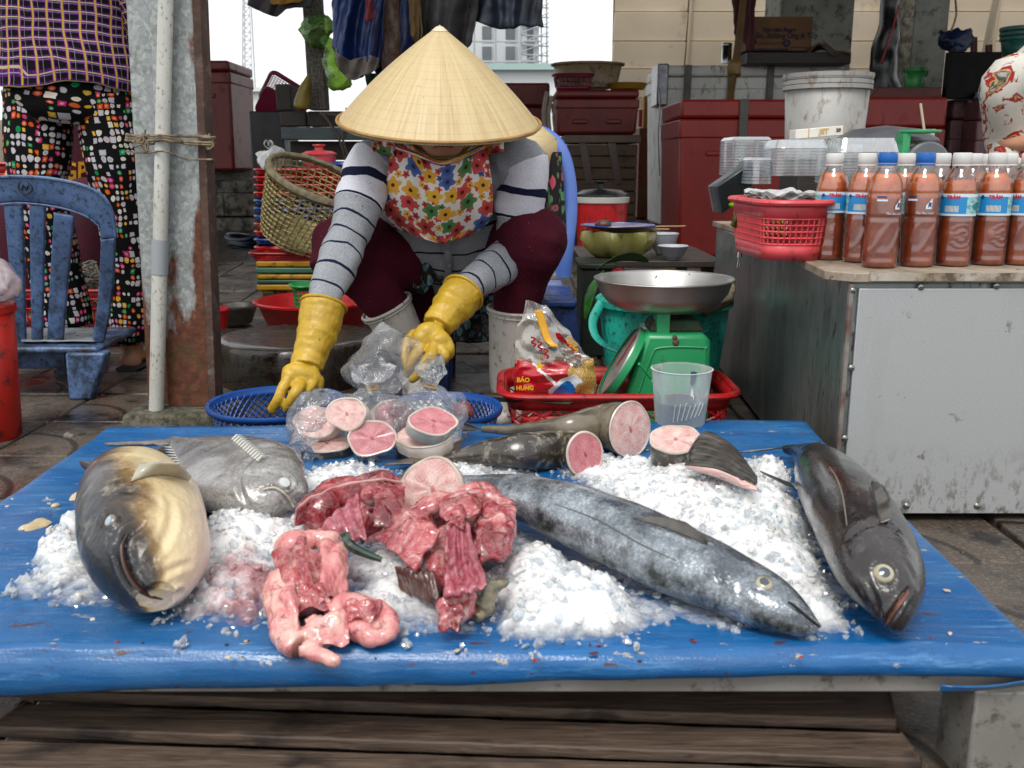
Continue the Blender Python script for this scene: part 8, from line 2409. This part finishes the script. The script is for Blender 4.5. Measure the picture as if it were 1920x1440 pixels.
# tub, basket and tray on the cooler
def tub(name, lab, cx, yt, yb, Yt, rt_, rb_, m, cat='tub', sq=1.0):
 a, b = P(cx, yt, Yt), P(cx, yb, Yt)
 t = thing(name, lab, cat, (a.x, Yt, b.z))
 T = TM((a.x, Yt, 0), (0, 0, 0), (1, sq, 1))
 MB().lathe([(0, b.z + .003), (rb_, b.z + .002), (rt_ * .96, a.z)], 44, T).build('wall', m, t, solid=.004)
 MB().lathe([(rt_ * .95, a.z - .006), (rt_ * .97, a.z + .004), (rt_ * 1.04, a.z), (rt_ * 1.03, a.z - .012)], 44, T).build('rim', m, t)
 return t
M_BEIGE = mat('beige_plastic', '#7d6a4e', '#6b5a40', rough=.5, ns=6, dirt='#3a2e20', da=.3)
tub('beige_tub', 'wide beige plastic tub on top of the dark red cooler', 1102, 120, 166, 6.85, px(64, 6.85), px(52, 6.85), M_BEIGE, sq=.8)
pk = thing('pink_basket', 'dark pink basket in front of the beige tub', 'basket', P(1076, 166, 6.62))
M_PINK = mat('dark_pink_plastic', '#6e1230', '#5c0f28', rough=.45)
basket(pk, px(70, 6.6), .2, px(26, 6.6), M_PINK, TM((P(1076, 166, 6.62).x, 6.72, P(1076, 167, 6.62).z)), .85, .05, .010, .03, False, (.2, .8), .008)
yt_ = tag(MB().lathe([(0, 0), (.11, .0), (.125, .03), (.13, .035), (.12, .036)], 36, TM(P(1180, 165, 6.62) + V3((0, .1, 0)))).build('yellow_tray', mat('ochre_plastic', '#8a6414', '#7a5810', rough=.5), None, solid=.005), 'ochre yellow round tray on the right end of the cooler', 'tray')
# pink crate leaning by the open sky, black crate under it
cr = thing('pink_crate', 'dark pink perforated crate tipped up against the skyline', 'crate', P(510, 215, 5.9))
basket(cr, .26, .22, .15, M_PINK, TM(P(520, 205, 5.95), (-.9, .55, .2)), .9, .03, .007, .017, False, (.1, .9), .012)
lo, hi = pbox(474, 208, 530, 345, 5.9, .4)
tag(mbox((lo.x, lo.y, gz(5.9)), hi).build('black_crate', mat('black_plastic', '#0d0d10', '#15151a', rough=.5), None, bevel=.01), 'black plastic crate under the tipped pink crate', 'crate')
# dark timber bench
bn_ = thing('timber_bench', 'dark weathered timber bench and boards behind the posts', 'bench', P(640, 340, 5.2))
M_DTIM = m_wood('dark_timber', '#1c1613', '#2c2420', '#3e342d')
M_BTIM = m_wood('bluish_timber', '#2a3234', '#3e4a4c', '#5a6a6c')
for (x0, y0, x1, y1, dy, m, nm) in ((525, 207, 575, 237, .02, M_DTIM, 'plank'), (578, 207, 645, 237, .0, M_DTIM, 'plank'), (648, 200, 940, 236, .03, M_DTIM, 'plank'), (528, 237, 730, 262, -.05, M_BTIM, 'beam'), (545, 263, 940, 300, .04, M_DTIM, 'board'), (545, 301, 940, 350, .02, M_DTIM, 'board')):
 lo, hi = pbox(x0, y0, x1, y1, 5.0 + dy, .12)
 mbox(lo, hi - V3((.004, 0, .004))).jit(.004, 6).build(nm, m, bn_, bevel=.006)
lo, hi = pbox(535, 351, 940, 460, 5.06, .2)
mbox((lo.x, lo.y, gz(5)), hi).build('base', M_DTIM, bn_)
lo, hi = pbox(518, 158, 545, 207, 5.3, .2)
mbox(lo, hi).jit(.006, 8).build('stub', mat('grey_stub', '#3c3934', rough=.9), bn_, bevel=.01)
for (xa, xb) in ((612, 648), (640, 655)):
 MB().tube(spline([P(600, 212, 4.97), P(xa, 222, 4.94), P(xb - 12, 262, 4.93), P(xb, 300, 4.95)], 24), .006, 6).build('wire', mat('brown_wire', '#4a4038', rough=.7), bn_)
# ------------------------------------------------------------------ hanging cloths and bags
def hang(name, lab, A_, B_, Yh_, m, cat='cloth', fold=.03, fr=16, nu=34, nv=26, seed=0, th=.004):
 a = spline([P(x, y, Yh_) for x, y in A_], nu + 1); b = spline([P(x, y, Yh_) for x, y in B_], nu + 1)
 g_ = MB().grid(lambda u, v: lerp(a[int(u * nu + .5)], b[int(u * nu + .5)], v) + V3((0, fold * math.sin(u * fr + 2 * v + seed) * (.4 + .6 * v) + fold * .5 * math.sin(u * fr * 2.3 + v * 5), 0)), nu, nv)
 g_.jit(.02, 6, seed).jit(.006, 25, seed)
 return tag(g_.build(name, m, None, solid=th, sharp=180), lab, cat)
M_BTARP = mat('dark_blue_tarp', '#0c2350', '#102c60', rough=.4, ns=6, bump=.3, bs=15)
M_DGREY = mat('dark_grey_cloth', '#1c1b1c', '#262527', rough=.8, ns=6, bump=.3, bs=12)
M_NAVYC = mat('navy_tarp', '#0b1422', '#101c2e', rough=.5, ns=6, bump=.3, bs=12)
hang('blue_tarp_bundle', 'dark blue tarp hanging bunched between the two posts', [(622, -40), (660, -40), (700, -40), (720, -40)], [(628, 85), (655, 140), (690, 138), (712, 112)], 4.55, M_BTARP, 'tarp', .05, 12, seed=1)
hang('grey_lining', 'pale grey lining curling out under the dark blue tarp', [(628, 84), (650, 110), (680, 106), (706, 112)], [(640, 128), (655, 146), (690, 142), (708, 128)], 4.50, mat('pale_lining', '#6a645f', '#5c5651', rough=.8), 'tarp', .03, 9, seed=3)
hang('blue_tarp_sheet', 'dark blue sheet hanging behind the rusty post', [(700, -40), (740, -40), (790, -40)], [(705, 150), (745, 190), (790, 120)], 4.8, M_BTARP, 'tarp', .04, 10, seed=4)
hang('dark_jacket', 'dark grey jacket hanging above the conical hat', [(770, -60), (830, -60), (900, -60)], [(785, 85), (835, 130), (888, 78)], 4.3, M_DGREY, 'jacket', .04, 10, seed=5)
hang('brown_cloth', 'ochre brown cloth strip hanging left of the dark jacket', [(762, -40), (775, -40), (785, -40)], [(768, 60), (778, 80), (790, 72)], 4.25, mat('ochre_cloth', '#5a4218', '#4a3614', rough=.8), 'cloth', .02, 8, nu=12)
hang('navy_awning', 'navy awning flap hanging at the top over the building', [(870, -60), (930, -60), (1020, -60)], [(880, 40), (935, 58), (975, 50), (1018, 50)], 4.35, M_NAVYC, 'awning', .03, 12, seed=7)
hang('grey_awning', 'grey awning bundle hanging at the top left of the post', [(470, -60), (520, -60), (600, -60)], [(468, 14), (500, 26), (522, 30), (560, 14), (590, 12)], 4.8, mat('awning_grey', '#4a484a', '#3a383a', rough=.8, bump=.3, bs=10), 'awning', .04, 9, seed=9)
hang('yellow_cloth', 'mustard cloth folded into the grey awning bundle', [(505, -40), (540, -40), (570, -40)], [(510, 4), (535, 8), (566, 3)], 4.72, mat('mustard_cloth', '#8a6414', '#745410', rough=.8), 'cloth', .02, 8, nu=16)
hang('red_net_bag', 'small dark red net bag hanging on the blue tarp', [(684, -30), (692, -30), (700, -30)], [(686, 30), (693, 38), (701, 28)], 4.42, mat('dark_red_net', '#6b1420', '#561020', rough=.7), 'bag', .03, 6, nu=12)
hang('teal_cloth', 'dark teal cloth lying on the bench behind the hat', [(680, 136), (710, 132), (735, 136)], [(682, 168), (710, 170), (740, 165)], 4.9, mat('dark_teal_cloth', '#123434', '#0e2a2a', rough=.8), 'cloth', .03, 8, nu=16)
M_GFILM = m_film('green_film', (.45, .62, .16), .14, .2, .30, (.16, .36, .08), wrinkle=40)
gbq = thing('green_bag', 'green plastic bag tied round the concrete post and drooping', 'plastic bag', P(595, 100, 4.85), None)
b = MB().blob(P(594, 58, 4.94), (.07, .10, .075), None, 40, 24); b.jit(.03, 16, 2).jit(.010, 50, 2); b.build('film', M_GFILM, gbq, sharp=180)
b = MB().tube(spline([P(610, 70, 4.88), P(622, 95, 4.86), P(622, 120, 4.85), P(634, 145, 4.84), P(642, 168, 4.84)], 26), [.020, .022, .024, .026, .028, .028, .027, .026, .026, .026, .028, .03, .033, .036, .040, .044, .048, .052, .055, .056, .055, .05, .044, .036, .024, .008], 22)
b.jit(.028, 16, 4).jit(.010, 50, 4); b.build('film', M_GFILM, gbq, sharp=180)
ybq = thing('yellow_bag', 'mustard yellow bag hanging on the left side of the concrete post', 'bag', P(568, 205, 4.95), None)
b = MB().tube(spline([P(577, 140, 4.93), P(573, 165, 4.93), P(568, 190, 4.93), P(566, 206, 4.93)], 16), [.008, .012, .016, .02, .024, .027, .03, .033, .036, .038, .04, .041, .042, .041, .036, .02], 16)
b.jit(.01, 20, 1); b.build('film', mat('mustard_bag', '#7d6a14', '#6a5a10', rough=.5), ybq, sharp=180)
# ------------------------------------------------------------------ big white cooler and what stands on it
t, lo, hi = cooler('big dirty white fish cooler with rubber latches at the back', 1232, 122, 1585, 380, 7.2, .8, M_WHF, .13, floorz=gz(7), straps=(1290, 1372, 1445))
MB().hexa([(lo.x - .03, lo.y - .02, hi.z - .28), (lo.x + .05, lo.y - .02, hi.z - .28), (lo.x + .05, lo.y + .3, hi.z - .28), (lo.x - .03, lo.y + .3, hi.z - .28), (lo.x - .03, lo.y - .02, hi.z + .01), (lo.x + .05, lo.y - .02, hi.z + .01), (lo.x + .05, lo.y + .3, hi.z + .01), (lo.x - .03, lo.y + .3, hi.z + .01)]).build('corner_guard', mat('scuffed_metal', '#77787a', '#5c5d60', rough=.35, metal=.8, ns=14), t, bevel=.01)
MB().tube(spline([P(1236, 165, 7.1), P(1238, 200, 7.1), P(1234, 250, 7.1), P(1237, 330, 7.1)], 20), (.018, .004), 8).build('brown_tape', mat('brown_tape', '#3c2614'), t)
zc_ = hi.z
lo, hi = pbox(1400, 97, 1597, 119, 7.0, .5)
shf = thing('plank_shelf', 'dark plank lying across the white cooler under the cardboard box', 'plank', lo)
mbox(lo, hi).jit(.004, 5).build('board', M_DTIM, shf, bevel=.006)
mbox((lo.x + .1, lo.y + .05, zc_ + .001), (lo.x + .2, hi.y, lo.z)).build('batten', M_DTIM, shf)
mbox((hi.x - .2, lo.y + .05, zc_ + .001), (hi.x - .1, hi.y, lo.z)).build('batten', M_DTIM, shf)
lo, hi = pbox(1398, 31, 1525, 96, 7.05, .36)
M_CARD = mat('cardboard', '#6a4c30', '#5c4028', rough=.9, ns=6)
bxc = thing('cardboard_box', 'brown printed cardboard box on the plank', 'box', lo)
mbox(lo + V3((0, 0, .002)), hi).build('carton', M_CARD, bxc, bevel=.004)
M_INK = mat('navy_ink', '#1a1a2c', rough=.8)
for s_, x, y, h_, wgt in (('Hạt nêm Knorr', 1462, 56, 10, .0015), ('Thăn, Xương Ống & Tủy', 1468, 67, 13, .001), ('Từ xương thịt thăn', 1445, 81, 6, 0)):
 V, F = text_geo(s_, px(h_, 7.05), weight=wgt)
 c = P(x, y, 7.045)
 MB().add([c + V3((v.x * .92, -.004, v.y)) for v in V], F).build('lettering', M_INK, bxc, smooth=False)
c = P(1475, 81, 7.043)
MB().lathe([(0, 0), (px(7, 7), 0)], 24, TM(c, (PI / 2, 0, 0))).build('round_mark', M_INK, bxc)
V, F = text_geo('A', px(9, 7))
MB().add([c + V3((v.x, -.003, v.y)) for v in V], F).build('lettering', M_CARD, bxc, smooth=False)
for (x0, y0, x1, y1) in ((1400, 91, 1478, 95), (1483, 88, 1514, 89), (1483, 95, 1514, 96), (1483, 88, 1484, 96), (1513, 88, 1514, 96)):
 l2, h2 = pbox(x0, y0, x1, y1, 7.042, .004)
 mbox(l2, h2).build('printed_bar', M_INK, bxc, smooth=False)
rg = MB().grid(lambda u, v: P(lerp(1520, 1592, u), 96 - 12 * math.sin(PI * min(u * 1.6, 1)) + 8 * u, 6.98 + .25 * v) + V3((0, 0, .02 * math.sin(u * 9 + v * 4))), 24, 10)
tag(rg.build('folded_rag', mat('brown_rag', '#5a4534', '#4a382a', rough=.95, bump=.3, bs=30), None, solid=.012, sharp=180), 'brown folded rag beside the cardboard box', 'rag')
tub('steel_mug', 'small steel mug on the white cooler left of the maroon bag', 1363, 82, 119, 7.3, px(9, 7.3), px(9, 7.3), M_STEEL, 'mug')
hang('maroon_net_bag', 'maroon net bag hanging in front of the cardboard box', [(1372, -50), (1395, -50), (1418, -50)], [(1378, 60), (1400, 95), (1420, 80)], 6.6, mat('maroon_net', '#3a1418', '#4a1c20', rough=.9, bump=.5, bs=60), 'bag', .05, 7, nu=16)
a, b = P(1368, 190, 6.5), P(1398, -40, 6.5)
stk = thing('wooden_stick', 'ochre wooden stick leaning against the white cooler', 'stick', a)
MB().tube([a, lerp(a, b, .5) + V3((.01, 0, 0)), b], [.022, .024, .022], 8).jit(.004, 10).build('pole', mat('ochre_wood', '#5c4418', '#4a3614', rough=.8), stk)
bb_ = MB().blob(lerp(a, b, .27), (.05, .04, .06)); bb_.jit(.02, 20); bb_.build('tape_wrap', mat('tape_ochre', '#6b5220', rough=.5), stk)
# red coolers
cooler('bright red cooler standing before the white cooler', 1266, 186, 1505, 450, 5.6, .7, M_REDB, .22, floorz=gz(5.6), straps=(1395,))
cooler('bright red cooler behind the grey bucket, at the right', 1512, 182, 1780, 330, 5.9, .6, M_REDB, .36, floorz=gz(5.9))
cooler('purple-brown cooler left of the patterned blouse', 1772, 186, 1826, 330, 6.1, .6, M_PURP, .25, floorz=gz(6.1))
cooler('lighter purple-brown cooler with a shiny lid, nearest the patterned blouse', 1822, 186, 1990, 330, 5.9, .6, mat('mauve_plastic', '#6b484a', '#5c3c3e', rough=.4, ns=5), .25, floorz=gz(5.9))
# small bright things glimpsed through the gap
tag(MB().lathe([(0, 0), (.018, 0), (.018, .14), (0, .145)], 20, TM(P(1200, 238, 8.5))).build('red_candle', mat('candle_red', '#a01420', rough=.4), None), 'red candle-like stick in the gap left of the white cooler', 'candle')
lo, hi = pbox(1206, 180, 1222, 240, 8.5, .2)
tag(mbox(lo, hi).build('yellow_carton', mat('carton_yellow', '#a87a24', '#8a6018', rough=.7), None, bevel=.004), 'yellow carton in the gap left of the white cooler', 'carton')
lo, hi = pbox(1196, 240, 1224, 345, 8.4, .6)
tag(mbox((lo.x, lo.y, gz(8)), hi).build('low_shelf_box', mat('shelf_brown', '#5c4424', '#6b1c18', rough=.7, ns=5), None, bevel=.006), 'brown and red box in the gap left of the white cooler', 'box')
# grey lidded bucket
M_GREYP = mat('grey_white_plastic', '#9d9c98', '#8d8c88', rough=.5, ns=6, dirt='#6a5642', da=.25, ds=20, st=(1, 1, .5))
bucket('grey_bucket', 'dirty grey paint bucket with a ribbed rim behind the food boxes', 1553, 142, 300, 3.85, px(74, 3.85), px(66, 3.85), M_GREYP, rimh=.055, rimo=.008, hoops=3, lid=M_GREYP)
lo, hi = pbox(1490, 300, 1620, 420, 3.74, .26)
tag(mbox((lo.x, lo.y, gz(3.8)), hi + V3((0, 0, -.002))).build('support_crate', mat('dark_crate', '#2a2420'), None, bevel=.006), 'dark crate under the grey paint bucket', 'crate')
# green scale, grey lid and drink cup behind the boxes
q = P(1725, 250, 2.75)
gs2 = thing('small_scale', 'second green scale half hidden behind the food boxes', 'scale', (q.x, 2.75, CTZ))
MB().lathe([(0, 0), (px(34, 2.75), .002), (px(36, 2.75), .008)], 36, TM((q.x, 2.75, q.z))).build('pan', M_GRN, gs2, solid=.003)
MB().box((q.x - .045, 2.75, (q.z + CTZ) / 2), (.02, .05, q.z - CTZ - .002)).build('stem', M_GRN, gs2)
dm = TM(P(1718, 300, 2.74) + V3((.02, -.03, -.01)), (PI / 2, 0, 0))
MB().lathe([(0, -.04), (px(38, 2.7), -.04), (px(40, 2.7), 0), (px(36, 2.7), .006), (0, .004)], 36, dm).build('dial_case', mat('grey_case', '#5c6064', rough=.4), gs2)
q = P(1660, 262, 2.95)
tag(MB().lathe([(px(92, 2.95), -.01), (px(90, 2.95), .0), (px(60, 2.95), .028), (0, .04)], 44, TM(q)).build('grey_cover', mat('grey_cover', '#5c5d60', '#4a4b4e', rough=.4, ns=12), None, solid=.003), 'shallow grey domed cover behind the food boxes', 'cover')
q2 = P(1730, 250, 3.0)
dk = thing('drink_cup', 'clear drink cup with a pale straw behind the second scale', 'cup', q2)
MB().lathe([(0, -.05), (.028, -.05), (.036, .012)], 30, TM(q2)).build('wall', M_CUP, dk)
MB().tube([P(1733, 245, 3.0), P(1726, 194, 3.0)], .004, 8).build('straw', mat('pale_straw', '#b9ae94', rough=.5), dk)
# right: dark rolled sheet, shelf board, green bucket, screen, bags
rl = MB().tube(spline([P(1660, 172, 6.7), P(1655, 110, 6.7), P(1665, 50, 6.72), P(1675, -60, 6.75)], 24), [.10 - .002 * i for i in range(24)], 20)
rl.jit(.02, 8)
tag(rl.build('rolled_sheet', mat('black_sheet', '#0d0d0f', '#161618', rough=.3), None, sharp=180), 'black rolled plastic sheet standing beside the narrow pillar', 'rolled sheet')
tag(MB().tube(spline([P(1652, 118, 6.58), P(1672, 60, 6.6), P(1685, 10, 6.62)], 14), .006, 6).build('cord_line', mat('red_cord', '#8a1a24', rough=.7), None), 'thin red cord along the black rolled sheet', 'cord')
lo, hi = pbox(1632, 163, 1768, 184, 6.0, .5)
bl = thing('red_board', 'reddish board lying on the bright red cooler at the right', 'board', lo)
MB().hexa([(lo.x, lo.y, lo.z + .004), (hi.x, lo.y, lo.z + .004), (hi.x, hi.y, lo.z + .004), (lo.x, hi.y, lo.z + .004), (lo.x + .05, lo.y + .02, hi.z), (hi.x, lo.y + .02, hi.z), (hi.x, hi.y, hi.z), (lo.x + .05, hi.y, hi.z)]).build('slab', mat('faded_red_wood', '#5c2420', '#4a1c1a', rough=.6, ns=8), bl, bevel=.006)
zr = hi.z
bq, T, ct = bucket('green_bucket', 'small bright green bucket on the reddish board', 1717, 128, 160, 6.3, px(19, 6.3), px(16, 6.3), mat('leaf_green_plastic', '#14702c', '#0f5c24', rough=.4), rimh=.02, rimo=.006, floorz=zr, lid=mat('leaf_green_lid', '#125f28', rough=.4))
MB().tube([ct + V3((px(20, 6.3) * math.cos(a), -.02 - .03 * math.sin(a), -.01 - .06 * math.sin(a))) for a in [PI * i / 16 for i in range(17)]], .005, 6).build('handle', mat('leaf_green_lid', '#125f28'), bq)
lo, hi = pbox(1772, 97, 1880, 186, 6.0, .06)
tv_ = thing('black_screen', 'black flat panel standing on the purple-brown coolers', 'screen', lo)
mbox(lo + V3((0, 0, .002)), hi).build('case', mat('black_case', '#08080a', rough=.5, spec=.1), tv_, bevel=.006)
mbox((lo.x + .015, lo.y - .003, lo.z + .02), (hi.x - .015, lo.y + .001, hi.z - .015)).build('glass', mat('black_glass', '#050506', rough=.5, spec=.1), tv_)
softbag('blue_bag', 'dark blue bundle behind the black flat panel', 1790, 100, 6.3, .09, .08, .14, mat('navy_bundle', '#0c1a3a', '#101f44', rough=.5), 3.0, 'bundle', knot=False)
softbag('lilac_bun', 'small lilac bag lying before the black panel', 1838, 184, 5.95, .045, .04, .05, mat('lilac_bag', '#4a4a6a', rough=.5), 6.0, 'bag', knot=False)
for k in range(3):
 bucket('teal_pail', ('topmost', 'middle', 'lowest')[k] + ' of the nested teal pails at the top right edge', 1918, 52 + k * 9, 118, 6.4, px(36, 6.4), px(28, 6.4) , mat('dark_teal_plastic', '#14584c', '#104a40', rough=.4), group='nested teal pails', rimh=.02, rimo=.006, floorz=P(1918, 118 + 0 * k, 6.4).z + .004 * (2 - k))
lo, hi = pbox(1884, 119, 1990, 186, 6.2, .5)
tag(mbox(lo, hi + V3((0, 0, .0))).build('red_box', mat('dark_red_box', '#3a1214', '#4a181a', rough=.6), None, bevel=.01), 'dark red box under the nested teal pails', 'box')
tag(MB().tube(spline([P(1788, -30, 6.0), P(1793, 20, 6.0), P(1790, 40, 6.0), P(1783, 58, 6.0)], 20), .006, 6).build('hanging_string', mat('twine', '#8a7c66'), None), 'string dangling before the cream panels at the right', 'string')
for k, x in enumerate((1826, 1854)):
 tag(MB().tube([P(x, 100, 6.5), P(x, 70 + 14 * k, 6.5)], .022, 8).build('red_peg', mat('dark_red_peg', '#4a1214', rough=.6), None), ('left taller', 'right shorter')[k] + ' dark red peg rising behind the black flat panel', 'peg')
